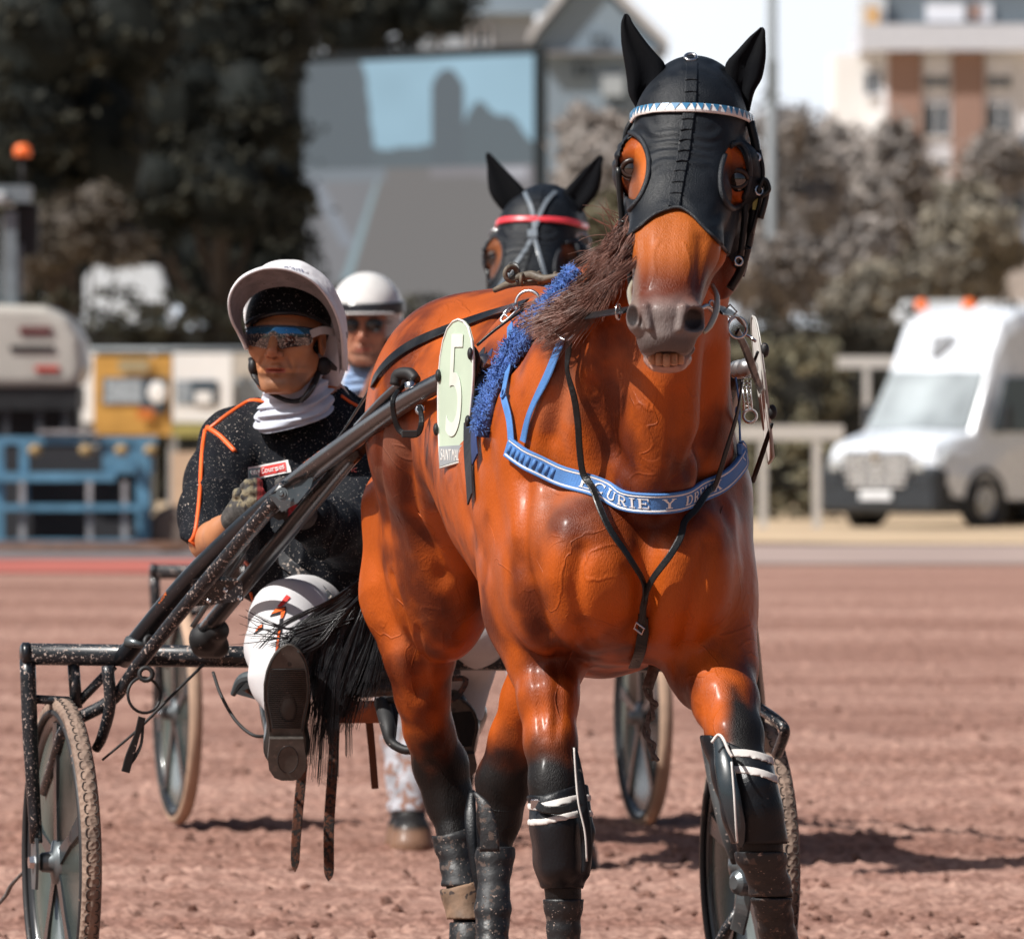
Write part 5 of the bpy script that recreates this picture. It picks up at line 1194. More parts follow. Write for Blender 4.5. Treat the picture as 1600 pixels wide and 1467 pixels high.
for c in range(26):  # the lock lying over the pad
    x0,y0=rs.uniform(915,950),rs.uniform(462,492); a0=math.radians(rs.uniform(150,172)); L_=rs.uniform(70,105)
    for q in range(16):
        x,y=x0+rs.randn()*3,y0+rs.randn()*4; a=a0+rs.randn()*.05; P=[CAST.px(x,y,.01,16.6)[0]]
        for k in range(1,9): x+=math.cos(a)*L_/8; y+=math.sin(a)*L_/8; a-=.02; P.append(CAST.px(x,y,.026,16.8)[0])
        P=np.array(P)
        for _ in range(4): P[1:-1]=(P[:-2]+P[1:-1]+P[2:])/3
        st.append(P)
v,f=hair(st,.00105); mesh_obj('mane',v,f,HAIRB,H1)
def tail_strands(seed):
    rs=np.random.RandomState(seed); st=[]; top=[(660,790,18.06),(620,865,18.12),(582,905,18.15)]
    G_=[[(530,945),(495,968),(465,992),(440,1028)],[(535,955),(500,985),(478,1015),(466,1060)],[(545,955),(515,990),(498,1030),(490,1080)],[(550,960),(528,1000),(515,1050),(508,1105)],
        [(565,960),(545,1010),(530,1060),(522,1120)],[(575,955),(560,1005),(545,1065),(520,1140)],[(585,950),(575,1000),(560,1050),(545,1100)],[(592,955),(590,1000),(580,1040),(565,1085)],[(535,950),(505,975),(480,1000),(452,1012)],[(560,970),(535,1030),(515,1090),(508,1190)]]
    for c in range(190):
        g=G_[rs.randint(len(G_))]; s1,s2=rs.randn()*11,rs.randn()*9; le=rs.uniform(.82,1.08); dY=rs.randn()*.02
        for q in range(15):
            o=rs.randn(2)*2.6; w=rs.randn()*1.5; P=[W(a+s1*.2+o[0],b+s2+o[1]*1.5,Y) for a,b,Y in top]
            for k,(a,b) in enumerate(g):
                f=.6+.28*k; P.append(W(580+(a+s1*f+o[0]*f+w*k-580)*le,905+(b+s2*f*.6+o[1]-905)*le,18.15-.01*k+dY))
            st.append(spline(P,4))
    return st
st=tail_strands(5)
for i in range(14):
    x,y=rs.uniform(455,500),rs.uniform(975,1000); P=[W(x+60,y-25,18.1)]; a=math.radians(rs.uniform(165,195))
    for k in range(8): x+=math.cos(a)*rs.uniform(8,16); y+=math.sin(a)*12; a+=rs.uniform(-.05,.12); P.append(W(x,y,18.1))
    st.append(np.array(P))
v,f=hair(st,.0016); mesh_obj('tail',v,f,TAILM,H1)
# ================= SULKY =================
SP=M('sulky_black_paint',(.007,.009,.012),.30,var=.2,vscale=8,coat=.12,speck=(.70,120,(.45,.36,.32)),speck2=(.70,220,(.40,.33,.30)),rvar=.06)
SPM=M('sulky_muddy_paint',(.009,.012,.016),.36,var=.2,coat=.1,speck=(.61,130,(.42,.33,.29)),speck2=(.64,240,(.42,.34,.31)))
RUB=M('rubber_black',(.013,.013,.014),.6,speck=(.68,110,(.35,.28,.25)))
ALU=M('dull_aluminium',(.16,.18,.19),.38,metal=.7,var=.2,speck=(.68,110,(.35,.28,.25)))
TRD=M('tyre_dusty',(.25,.175,.135),.9,var=.35,vscale=16,bump=.004,bscale=85,voro=True); TWALL=M('tyre_wall',(.020,.020,.022),.6,speck=(.66,90,(.2,.13,.1)))
DISC=M('wheel_cover',(.085,.10,.09),.22,var=.3,vscale=5,spec=.6); ORG=M('orange_paint',(.75,.16,.02),.5)
O1=A(-.225,18.9,0); YW=R(14); ROLL=R(-1.0)
hu=A(math.sin(YW),-math.cos(YW),0); hv=A(math.cos(YW),math.sin(YW),0)
def S(f,b,z): return O1+hu*f+hv*b+A(0,0,z+math.sin(ROLL)*b)
def build_sulky(label,group,xf,loc,full=True,tread=TRD):
    s=thing('sulky',label,'racing sulky',loc,group); AX=.760
    def tb(name,pts,r,mat=SP,seg=14,spl=0,par=s,flat=None): return MB().tube(xf(pts),r,seg,flat,True,spl).build(name,mat,par,True)
    tb('crossbar',[S(0,-.80,AX),S(0,.0,AX-.002),S(0,.70 if full else .8,AX)],.0225,SPM,20)
    MB().revolve(xf(S(0,-.80,AX)),xf.v(-hv),[(.0,.004),(.018,.004),(.024,0),(.024,-.012),(.0225,-.012)],20).build('end_cap',SP,s,True)
    for sd in(-1,1):
        b0=.72 if sd<0 or not full else .742; hub=S(0,sd*b0,.335); ax=xf.v(hv*sd)
        w=MB().revolve(xf(hub),ax,[(.300,-.012),(.312,-.019),(.325,-.0195),(.333,-.013),(.3365,0),(.333,.013),(.325,.0195),(.312,.019),(.300,.012)],72)
        w=w.build('wheel',tread,s,True)
        if full:
            mb=MB()
            for k in range(84):
                a=2*math.pi*k/84
                for q in(-1,1):
                    rd=hu*math.cos(a)+A(0,0,1)*math.sin(a); tg=-hu*math.sin(a)+A(0,0,1)*math.cos(a); c=hub+rd*.335+hv*q*.008
                    P=[c+tg*.010*math.sin(t)+hv*.006*q*math.cos(t)-rd*.001 for t in np.linspace(-2.0,2.0,7)]; mb.tube(xf(P),.0013,5)
            mb.build('tread_pattern',M('tread_dark',(.05,.04,.035),.9),w,True)
        for o_ in(-.0165,.0165): MB().torus(xf(hub+hv*o_),ax,.306,.007,72,8).build('tyre_wall',TWALL,w,True)
        MB().revolve(xf(hub),ax,[(.302,-.013),(.285,-.010),(.281,0),(.285,.010),(.302,.013)],64).build('rim',M('rim_black',(.02,.022,.025),.3,coat=.4),w,True)
        MB().revolve(xf(hub),ax,[(.284,-.003),(.05,-.008),(.05,.008),(.284,.003)],64).build('wheel_cover',DISC,w,True)
        for k in range(5):
            a=.35+2*math.pi*k/5; rd=hu*math.cos(a)+A(0,0,1)*math.sin(a); tg=-hu*math.sin(a)+A(0,0,1)*math.cos(a)
            P=[hub+rd*.03+tg*.018,hub+rd*.15+tg*.012,hub+rd*.285+tg*.022,hub+rd*.285-tg*.022,hub+rd*.15-tg*.012,hub+rd*.03-tg*.018]
            MB().prism(xf([p-hv*.012 for p in P]),xf.v(hv*.024)).build('spoke',M('spoke_dark',(.022,.028,.032),.3,coat=.3,var=.3),w)
        MB().revolve(xf(hub),ax,[(0,.045),(.016,.045),(.020,.040),(.022,.020),(.045,.016),(.048,-.016),(.022,-.02),(.02,-.04),(.0,-.045)],32).build('hub',ALU,w,True)
        # fork outside the wheel
        if full and sd>0: continue
        e=.79*sd; h2=hub+hv*sd*.052
        tb('fork_tube',[S(0,e,AX-.01),S(.01,e*.995,.58),h2+A(0,0,.04)],[.0165,.0165,.0145,.013],SPM,14,4)
        P=[h2+hu*.024+A(0,0,.05),h2+hu*.030,h2+hu*.018-A(0,0,.055),h2-hu*.018-A(0,0,.055),h2-hu*.030,h2-hu*.024+A(0,0,.05)]
        MB().prism(xf(P),xf.v(hv*sd*.006)).build('fork_plate',ALU,s)
        MB().revolve(xf(h2),ax,[(.0,.016),(.013,.016),(.015,.006),(.02,.004),(.02,0)],6).build('axle_nut',STEEL,s)
        tb('strut',[S(0,sd*.695,AX-.015),S(0,sd*.688,AX-.11)],[.0125],SPM); tb('strut',[S(0,e*.985,AX-.092),S(0,sd*.688,AX-.096)],[.0095],SPM); tb('strut',[S(0,sd*.688,AX-.102),S(0,sd*.61,AX-.022)],[.0095],SPM)
    # shafts and braces (traced, mirrored for the far side)
    def loc_(px,py,Y): 
        d=W(px,py,Y)-O1; b=d@hv; return (d@hu,b,d[2]-math.sin(ROLL)*b)
    sh=[loc_(192,1030,18.74),loc_(262,945,18.60),loc_(330,872,18.46),loc_(440,772,18.20),loc_(560,680,17.75),loc_(650,618,17.35),loc_(740,572,16.98)]
    sh2=[loc_(322,985,18.70),loc_(400,890,18.45),loc_(500,770,18.1),loc_(560,700,17.85)]
    sh3=[loc_(70,1236,18.86),loc_(88,1180,18.74),loc_(107,1133,18.66),loc_(175,1093,18.62),loc_(215,1040,18.58),loc_(300,935,18.42),loc_(448,762,18.12)]
    for sd in((-1,1) if full else (-1,1)):
        m=lambda L_,k=1: [S(f,b if sd<0 else -b,z) for f,b,z in L_]
        if sd>0: sh_=[(f,-(.60-.20*max(0,f)/2.0*.55),z+.03*0) for f,b,z in sh]; m2=[S(f,-b,z) for f,b,z in sh_]; p_sh=[S(0,.58,AX),W(1110,850,18.2),W(1125,700,17.5),W(1150,582,16.98)] if full else m2
        else: p_sh=m(sh)
        tb('shaft',p_sh,[.021,.0225,.0225,.021,.019,.018],SP,20,8)
        if sd<0 or not full:
            tb('shaft_brace',m(sh2),[.018,.018,.017],SP,18,5)
            tb('wheel_guard',m(sh3),[.012,.0125,.013,.0135,.0135,.015,.017],SPM,14,5)
        else:
            tb('shaft_brace',[W(1150,850,18.2),W(1172,960,18.45),W(1182,1050,18.7),W(1187,1115,18.9),W(1180,1180,19.05)],[.011,.0125,.0125,.012],SP,14,5)
            tb('wheel_guard',[W(1186,1106,18.75),W(1207,1120,18.66),W(1222,1133,18.62),W(1226,1143,18.62),W(1222,1158,18.66),W(1214,1178,18.72)],[.0115],SPM,14,5)
            tb('wheel_guard',[W(1105,1160,18.72),W(1118,1230,18.70),W(1135,1300,18.68),W(1152,1345,18.70)],[.0135],M('sulky_grey_mud',(.06,.065,.068),.5,var=.3,speck=(.64,110,(.4,.33,.3))),14,4)
            for (pl,mm) in (([(1158,1330,18.66),(1164,1380,18.66),(1160,1420,18.66),(1152,1455,18.68)],ALU),([(1184,1338,18.60),(1200,1400,18.60),(1212,1480,18.62)],M('mud_grey_plate',(.055,.075,.085),.5,var=.3,speck=(.60,60,(.36,.28,.24))))):
                MB().ribbon(xf([W(*q) for q in pl]),xf.v(A(-.5,-1,0)),[.026,.034,.034] if mm is ALU else [.034,.042,.050],.006,5).build('fork_plate',mm,s)
            tb('strut',[W(1156,1420,18.7),W(1136,1450,18.72),W(1112,1500,18.75)],[.012],SPM)
            MB().revolve(xf(W(1158,1378,18.62)),xf.v(-hv+hu*.4),[(0,.02),(.014,.02),(.024,.012),(.028,0),(.028,-.02)],24).build('hub_cap',ALU,s,False)
    if not full:
        sb=MB(); sb.box(xf(S(.0,.0,AX+.04)),(.30,.30,.05),rotz(YW),.02); sb.build('seat',RUB,s)
        return s
    # near shaft fittings
    for (px,py,Y) in((330,995,18.70),):
        c=W(px,py,Y); s2=SDF(); s2.ell(W(324,997,18.72),(.038,.042,.034),.02); s2.ell(W(340,985,18.68),(.024,.03,.024),.02); s2.cap(W(318,1008,18.73),W(340,1010,18.73),.026,.024,.01)
        V,Fq=s2.mesh(.004); mesh_obj('rubber_mount',V,Fq,RUB,s)
    MB().prism([W(300,905,18.42),W(352,900,18.40),W(378,908,18.39),W(380,938,18.40),W(330,945,18.44),W(288,948,18.47)],(0,.012,0)).build('foot_bracket',SPM,s)
    for x,y in((326,938),(352,922),(374,934)): MB().revolve(W(x,y,18.385),(0,-1,0),[(0,.006),(.004,.006),(.0055,0)],12).build('rivet',STEEL,s,True)
    tb('adjuster_rod',[W(300,980,18.5),W(333,930,18.5),W(372,872,18.46),W(388,846,18.44)],[.0055,.006,.0065,.008],ALU)
    for k in range(6):
        t=k/5; c=W(296+46*t,944-66*t,18.44-.05*t)+0; MB().torus(c,nrm(A(.2,-1,.5)),.0055,.0013,14,5).build('eyelet',M('eyelet_dull',(.07,.04,.03),.6),s,True)
    # shaft joint plate
    MB().prism([W(420,774,18.14),W(462,746,18.03),W(492,738,18.0),W(486,760,18.0),W(465,786,18.04),W(440,800,18.10)],(0,.02,0)).build('joint_plate',M('joint_steel',(.07,.085,.095),.32,metal=.5,speck=(.66,120,(.4,.33,.3))),s)
    MB().revolve(W(441,772,18.05),nrm(A(-.3,-1,.1)),[(0,.008),(.004,.008),(.006,.005),(.009,.005),(.0095,.002),(.013,.002),(.0135,0)],24).build('joint_bolt',ALU,s,False)
    MB().tube([W(198,1002,18.68),W(226,1008,18.66)],[.012,.006],12,spl=2).build('knob',ALU,s,True)
    MB().torus(W(236,1004,18.64),nrm(A(.5,-1,.3)),.013,.006,20,8).build('clamp_ring',RUB,s,True)
    # shaft clamp and loop strap
    mb=MB(); mb.tube([W(617,602,17.42),W(622,586,17.42),W(640,584,17.4),W(650,594,17.38)],[.010,.012,.012,.010],12,spl=4); mb.build('shaft_clamp',RUB,s,True)
    MB().tube([W(640,596,17.38),W(644,616,17.38)],.011,12).build('clamp_pin',STEEL,s,True)
    MB().torus(W(657,640,17.3),nrm(A(-.3,-1,.2)),.007,.004,14,7).build('clamp_nut',STEEL,s,True)
    MB().ribbon([W(622,610,17.30),W(614,626,17.28),W(616,650,17.28),W(624,672,17.28),W(640,680,17.27),W(654,676,17.26),W(659,656,17.26),W(655,634,17.30)],A(-.1,-1,.1),[.009,.010,.011,.011,.011,.008],.004,5).build('breeching_loop',LEA,s)
    MB().box(W(640,678,17.26),(.030,.006,.014),rotz(.1),.002).build('loop_slide',RUB,s)
    tb('trace_strap',[W(640,588,17.44),W(600,626,17.6),W(560,668,17.75)],[.010,.012,.011],SP,12,3)
    # lettering on the shaft
    def shaft_text(txt,pa,pb,size,up,mat=ORG):
        V,Fc=text_geo(txt,size,.0004,'LEFT'); a,b=W(*pa),W(*pb); t=nrm(b-a); n=nrm(A(-.25,-1,.45)); n=nrm(n-t*(n@t)); u=np.cross(n,t)
        sc=np.linalg.norm(b-a)/max(V[:,0].max(),1e-6); r=.0218
        ang=(V[:,1])/r+up; Q=a+np.outer(V[:,0]*sc,t)+ (np.outer(np.cos(ang),n)+np.outer(np.sin(ang),u))*(r+.0006+V[:,2:3]); 
        mesh_obj('lettering',Q,Fc,mat,s,smooth=False)
    shaft_text('air clou in',(486,736,18.06),(530,704,17.88),.014,.30); shaft_text('TT WINNER',(226,990,18.68),(276,930,18.57),.015,.30)
    # end fitting, girth clasp
    MB().revolve(W(742,575,16.97),nrm(W(775,560,16.84)-W(742,575,16.97)),[(.015,0),(.017,.005),(.017,.018),(.014,.02),(.018,.022),(.018,.034),(.015,.036),(.019,.044),(.019,.060),(.013,.072),(0,.075)],28).build('shaft_tip',M('shaft_tip_steel',(.42,.42,.42),.28,metal=.85,var=.15),s,True)
    MB().revolve(W(1150,578,16.96),nrm(W(1192,572,16.80)-W(1150,578,16.96)),[(.012,0),(.017,.005),(.017,.020),(.013,.022),(.018,.026),(.018,.040),(.013,.044),(.014,.058),(.019,.066),(.019,.078),(.010,.09),(0,.092)],28).build('shaft_tip',M('shaft_tip_steel'),s,True)
    mb=MB(); 
    for x in(1160,1166,1172): mb.tube([W(x,594,16.9),W(x+3,640,16.88)],.0022,6)
    for y in range(598,642,6): mb.tube([W(1160,y,16.9),W(1172,y+1,16.89)],.0016,6)
    mb.build('quick_hitch_spring',STEEL,s,True); MB().torus(W(1172,650,16.88),nrm(A(0,-1,.1)),.012,.003,20,6).build('hitch_ring',STEEL,s,True)
    tb('side_strap',[W(1206,662,16.86),W(1192,706,16.9),W(1176,752,16.95)],[.0035,.005,.005],LEA,8,3)
    MB().ribbon([W(730,540,16.9),W(742,560,16.88),W(735,600,16.88)],A(-.2,-1,0),.02,.006,4).build('hitch_strap',LEA,s)
    tb('girth_cord',[W(700,712,17.0),W(722,744,16.95),W(744,776,16.9)],[.0028],LEA,8); tb('girth_cord',[W(732,690,16.9),W(740,730,16.9),W(745,776,16.9)],[.0028],LEA,8)
    MB().torus(W(744,781,16.9),nrm(A(.3,-1,0)),.006,.002,14,6).build('cord_ring',STEEL,s,True)
    # number plates
    PG=M('plate_green',(.50,.60,.47),.45,var=.05); PW=M('plate_whiteish',(.72,.70,.66),.5,var=.04); PGY=M('plate_grey',(.30,.33,.35),.5)
    al=R(18.2); pw=A(math.sin(al),-math.cos(al),0); pn=A(-math.cos(al),-math.sin(al),0); c0=W(711,612,16.92)
    lean=nrm(A(.10*math.sin(al)+.015,-.045,1))
    def PLT(x,y): return c0+pw*x+lean*y            # x forward (-.1..+.1), y up
    hw,hh=.103,.133
    out=[]
    for i in range(41):
        a=math.pi*(-.06+1.12*i/40); x=-math.cos(a)*hw; y=math.sin(a)*hh*1.0
        out.append((x,y*1.0))
    out=[(x,y) for x,y in out]; out=[(-hw*.72,-hh*.93)]+out+[(hw*.72,-hh*.60)]
    pts=[(-.080,-.100),(-.094,-.05),(-.102,0),(-.103,.03),(-.098,.065),(-.085,.095),(-.062,.118),(-.032,.130),(0,.134),(.032,.130),(.062,.118),(.085,.095),(.098,.065),(.103,.03),(.102,0),(.094,-.05),(.080,-.100)]
    def plate(n_,th,zoff): return lambda mb,pl: mb.prism([PLT(x,y)+pn*zoff for x,y in pl],pn*th)
    full_o=[(-.068,-.142)]+pts+[(.068,-.128)]
    pl_=MB().prism([PLT(x,y) for x,y in full_o],-pn*.004).build('number_plate',PG,s)
    MB().torus(c0*0,(0,0,1),1,.1,4,3) if False else None
    mb=MB(); mb.tube([PLT(x,y) for x,y in full_o+[full_o[0]]],.0022,6); mb.build('plate_rim',PW,pl_,True)
    MB().prism([PLT(x,y)+pn*.0006 for x,y in((-.069,-.139),(-.080,-.102),(.080,-.098),(.069,-.125))],pn*.0008).build('name_strip',PGY,pl_)
    def ptext(t,cx,cy,w,h,mat,nm,zo=.0018):
        V,Fc=text_geo(t,1,.002); V=V.copy(); V[:,0]=(V[:,0]-V[:,0].min())/(np.ptp(V[:,0]))*w-w/2; V[:,1]=(V[:,1]-V[:,1].min())/np.ptp(V[:,1])*h-h/2
        Q=c0+np.outer(V[:,0]+cx,pw)+np.outer(V[:,1]+cy,lean)+pn*(zo)+np.outer(V[:,2]*.15,pn); mesh_obj(nm,Q,Fc,mat,pl_,smooth=False)
    ptext('SAINT MALO',0,-.117,.128,.021,PW,'lettering')
    ptext('5',.002,.012,.088,.190,M('figure_pale',(.66,.69,.62),.5),'figure_five')
    for x,y in((.088,.07),(-.10,.03),(-.098,-.07),(.092,-.055)): MB().ell(PLT(x,y)+pn*.002,(.006,.016,.012),nu=10,nv=8).build('plate_clip',RUB,pl_,True)
    # far side plate, seen almost edge on, from behind its face
    al2=R(2.2); pw2=A(math.sin(al2),-math.cos(al2),0); pn2=A(math.cos(al2),math.sin(al2),0); c2=W(1190,606,16.95); ln2=nrm(A(.125,0,-1))*-1
    P2=lambda x,y: c2+pw2*x+ln2*y
    pl2=MB().prism([P2(x,y) for x,y in full_o],pn2*.004).build('number_plate',PW,s)
    mb=MB().tube([P2(x,y) for x,y in full_o+[full_o[0]]],.0022,6).build('plate_rim',M('plate_rim_grey',(.40,.38,.35),.5),pl2,True)
    for x,y in((.09,.07),(.09,-.045)): MB().ell(P2(x,y)+pn2*.008,(.009,.012,.014),nu=10,nv=8).build('plate_clip',RUB,pl2,True)
    tb('hitch_pin',[W(1150,518,16.75),W(1172,526,16.72),W(1180,533,16.70)],[.003],STEEL,8); tb('hitch_pin',[W(1178,566,16.72),W(1184,550,16.7)],[.003],LEA,8)
    # seat, footrests and straps under the crossbar
    GRI=M('grimy_black',(.018,.017,.017),.6,speck=(.56,45,(.13,.06,.035)),speck2=(.62,130,(.33,.24,.2)))
    s3=SDF(); s3.ell(W(585,1072,18.86),(.135,.12,.022),.02); s3.ell(W(560,1050,19.02),(.13,.10,.03),.03); V,Fq=s3.mesh(.005); mesh_obj('seat_pan',V+vnormals(V,Fq)*(.006*(fbm(V,22,2)-.5))[:,None],Fq,GRI,s)
    MB().box(W(630,1053,18.78),(.24,.02,.016),rotz(YW),.003).build('seat_rail',SPM,s)
    MB().box(W(562,1112,18.80),(.148,.012,.046),rotz(YW),.003).build('orange_panel',M('panel_orange_mud',(.36,.10,.035),.7,var=.4,vscale=30,bump=.001,bscale=200),s)
    STR=M('rusty_strap',(.10,.035,.018),.8,var=.5,vscale=60,speck=(.50,110,(.018,.014,.012)),bump=.0015,bscale=260)
    for pl,w in (([(474,1130,18.60),(472,1200,18.59),(464,1290,18.58),(461,1345,18.58),(461,1362,18.58)],[.020,.0205,.020,.018,.002]),([(523,1125,18.72),(520,1200,18.71),(514,1290,18.70),(514,1360,18.70),(513,1376,18.70)],[.022,.0215,.022,.021,.002]),([(577,1128,19.0),(582,1180,19.0),(586,1232,19.0)],[.016,.015,.015])):
        MB().ribbon([W(*q) for q in pl],A(.1,-1,0),w,.0035,5).build('hanging_strap',STR if w[0]>.018 else M('strap_brown',(.14,.045,.02),.8),s)
    mb=MB(); mb.tube([W(598,1098,18.4),W(606,1135,18.34),W(612,1160,18.32),W(640,1172,18.3),W(650,1150,18.3)],[.018,.016,.010,.009,.008],10,spl=5); mb.tube([W(650,1150,18.3),W(632,1100,18.34),W(600,1092,18.4)],[.007],8,spl=4)
    mb.prism([W(585,1090,18.42),W(625,1092,18.40),W(618,1160,18.34),W(604,1155,18.35)],(0,.02,0)); mb.build('stirrup_cup',RUB,s,True)
    mb=MB(); mb.ribbon([W(700,1060,18.7),W(728,1062,18.68),W(712,1090,18.66),W(692,1092,18.66)],A(0,-1,.2),.012,.004,4); mb.build('seat_cloth',STR,s)
    # lost ends and cables
    tb('brake_cable',[W(333,1050,18.62),W(345,1085,18.58),W(368,1125,18.54),(W(395,1148,18.5)),W(420,1150,18.5)],[.0035],RUB,8,6)
    tb('brake_cable',[W(318,1038,18.66),W(270,1085,18.6),W(215,1140,18.6),W(160,1187,18.62)],[.0032,.0032,.0025],RUB,8,5)
    mb=MB().torus(W(225,1086,18.55),nrm(A(.5,-1,.15)),.036,.0032,30,7,ref=A(0,0,1)); mb.build('cable_loop',RUB,s,True)
    MB().torus(W(228,1053,18.55),nrm(A(0,-1,.1)),.013,.005,14,7).build('loop_anchor',RUB,s,True)
    MB().ribbon([W(222,1120,18.54),W(214,1148,18.54),W(203,1180,18.54),W(196,1206,18.54)],A(.3,-1,0),[.016,.012,.018,.018],.003,4).build('loop_tab',RUB,s)
    MB().ribbon([W(224,1122,18.545),W(221,1160,18.545),W(212,1180,18.545),W(203,1192,18.545)],A(-.3,-1,0),[.006,.006,.008,.01],.003,4).build('loop_tab',RUB,s)
    tb('fender_stay',[W(168,1040,18.6),W(172,1100,18.6),W(160,1150,18.64),W(150,1170,18.66)],[.013,.012,.010],SPM,12,4)
    tb('trailing_cord',[W(40,1358,19.1),W(18,1382,19.2),W(8,1400,19.25),W(-20,1430,19.3)],[.003,.005,.003],M('grey_cord'),7,4)
    MB().tube([W(364,1085,18.62),W(378,1062,18.6),W(402,1056,18.58)],[.006,.012,.014],10,spl=4).prism([W(368,1084,18.6),W(384,1066,18.58),W(412,1062,18.56),W(412,1096,18.58)],(0,.03,0)).build('foot_shield',M('foot_shield',(.10,.12,.13),.4,metal=.3,var=.3),s)
    MB().prism([W(378,1078,18.57),W(412,1070,18.55),W(412,1096,18.56)],(0,-.004,0)).build('shield_rust',STR,s)
    return s
SUL1=build_sulky('black mud speckled racing sulky of the near horse, carrying number plate 5','racing sulkies',XF(),tuple(O1))
# ================= PEOPLE =================
SKIN=M('skin_tanned',(.50,.215,.105),.42,var=.16,vscale=22,bump=.0006,bscale=220,rvar=.08)
def head_prims(s,C,yaw,k=1.0,tiltx=0):
    ca,sa=math.cos(yaw),math.sin(yaw); r_=A(ca,-sa,0); f_=A(-sa,-ca,0)
    if tiltx: pass
    H=lambda x,f,z: np.asarray(C)+(r_*x+f_*f+A(0,0,z))*k
    R3=np.stack([r_,f_,A(0,0,1)],1)
    e=lambda c,r,kk=.015: s.ell(H(*c),np.array(r)*k,kk*k,R3)
    e((0,-.025,.035),(.074,.095,.085)); e((0,.03,-.02),(.063,.058,.082)); e((0,.03,-.075),(.046,.048,.040),.02)
    s.cap(H(-.018,.058,-.104),H(.018,.058,-.104),.019,.019,.018)                       # chin
    for x in(-1,1):
        s.cap(H(x*.052,-.005,-.055),H(x*.034,.040,-.098),.018,.016,.02)                # jaw line
        e((x*.040,.058,-.030),(.024,.020,.020),.015)                                    # cheekbones
        e((x*.028,.066,-.064),(.016,.016,.022),.009)                                    # muzzle folds
        s.cap(H(x*.010,.080,.018),H(x*.040,.066,.016),.009,.008,.012)                   # brow
        s.ell(H(x*.074,-.012,-.015),np.array((.008,.016,.030))*k,.006,R3); s.sub(H(x*.081,-.008,-.012),np.array((.006,.008,.016))*k,.005,R3)
        e((x*.0125,.094,-.042),(.0085,.010,.0075),.006)
    for x in(-1,1): s.sub(H(x*.031,.083,-.058),np.array((.0032,.008,.020))*k,.007,R3@np.array([[math.cos(.45*x),0,math.sin(.45*x)],[0,1,0],[-math.sin(.45*x),0,math.cos(.45*x)]]).T)
    s.cap(H(0,.082,.008),H(0,.112,-.034),.0075,.0105,.008)                              # nose
    s.cap(H(0,.110,-.038),H(0,.092,-.049),.009,.005,.005); [s.sub(H(x*.0065,.104,-.0525),np.array((.0038,.006,.0035))*k,.003,R3) for x in(-1,1)]
    for a,b in(((-.027,.070,-.073),(-.006,.085,-.067)),((.027,.070,-.073),(.006,.085,-.067)),((-.006,.085,-.067),(.006,.085,-.067))): s.cap(H(*a),H(*b),.0042,.0050,.006)
    s.cap(H(-.018,.076,-.078),H(.018,.076,-.078),.0052,.0052,.006); s.cap(H(0,.079,-.079),H(0,.081,-.079),.006,.006,.006)
    s.sub(H(0,.088,-.0735),np.array((.026,.013,.0014))*k,.002,R3); s.sub(H(0,.083,-.091),np.array((.018,.006,.004))*k,.008,R3)
    return H,R3
HC=W(447,523,18.84); HYAW=R(14)
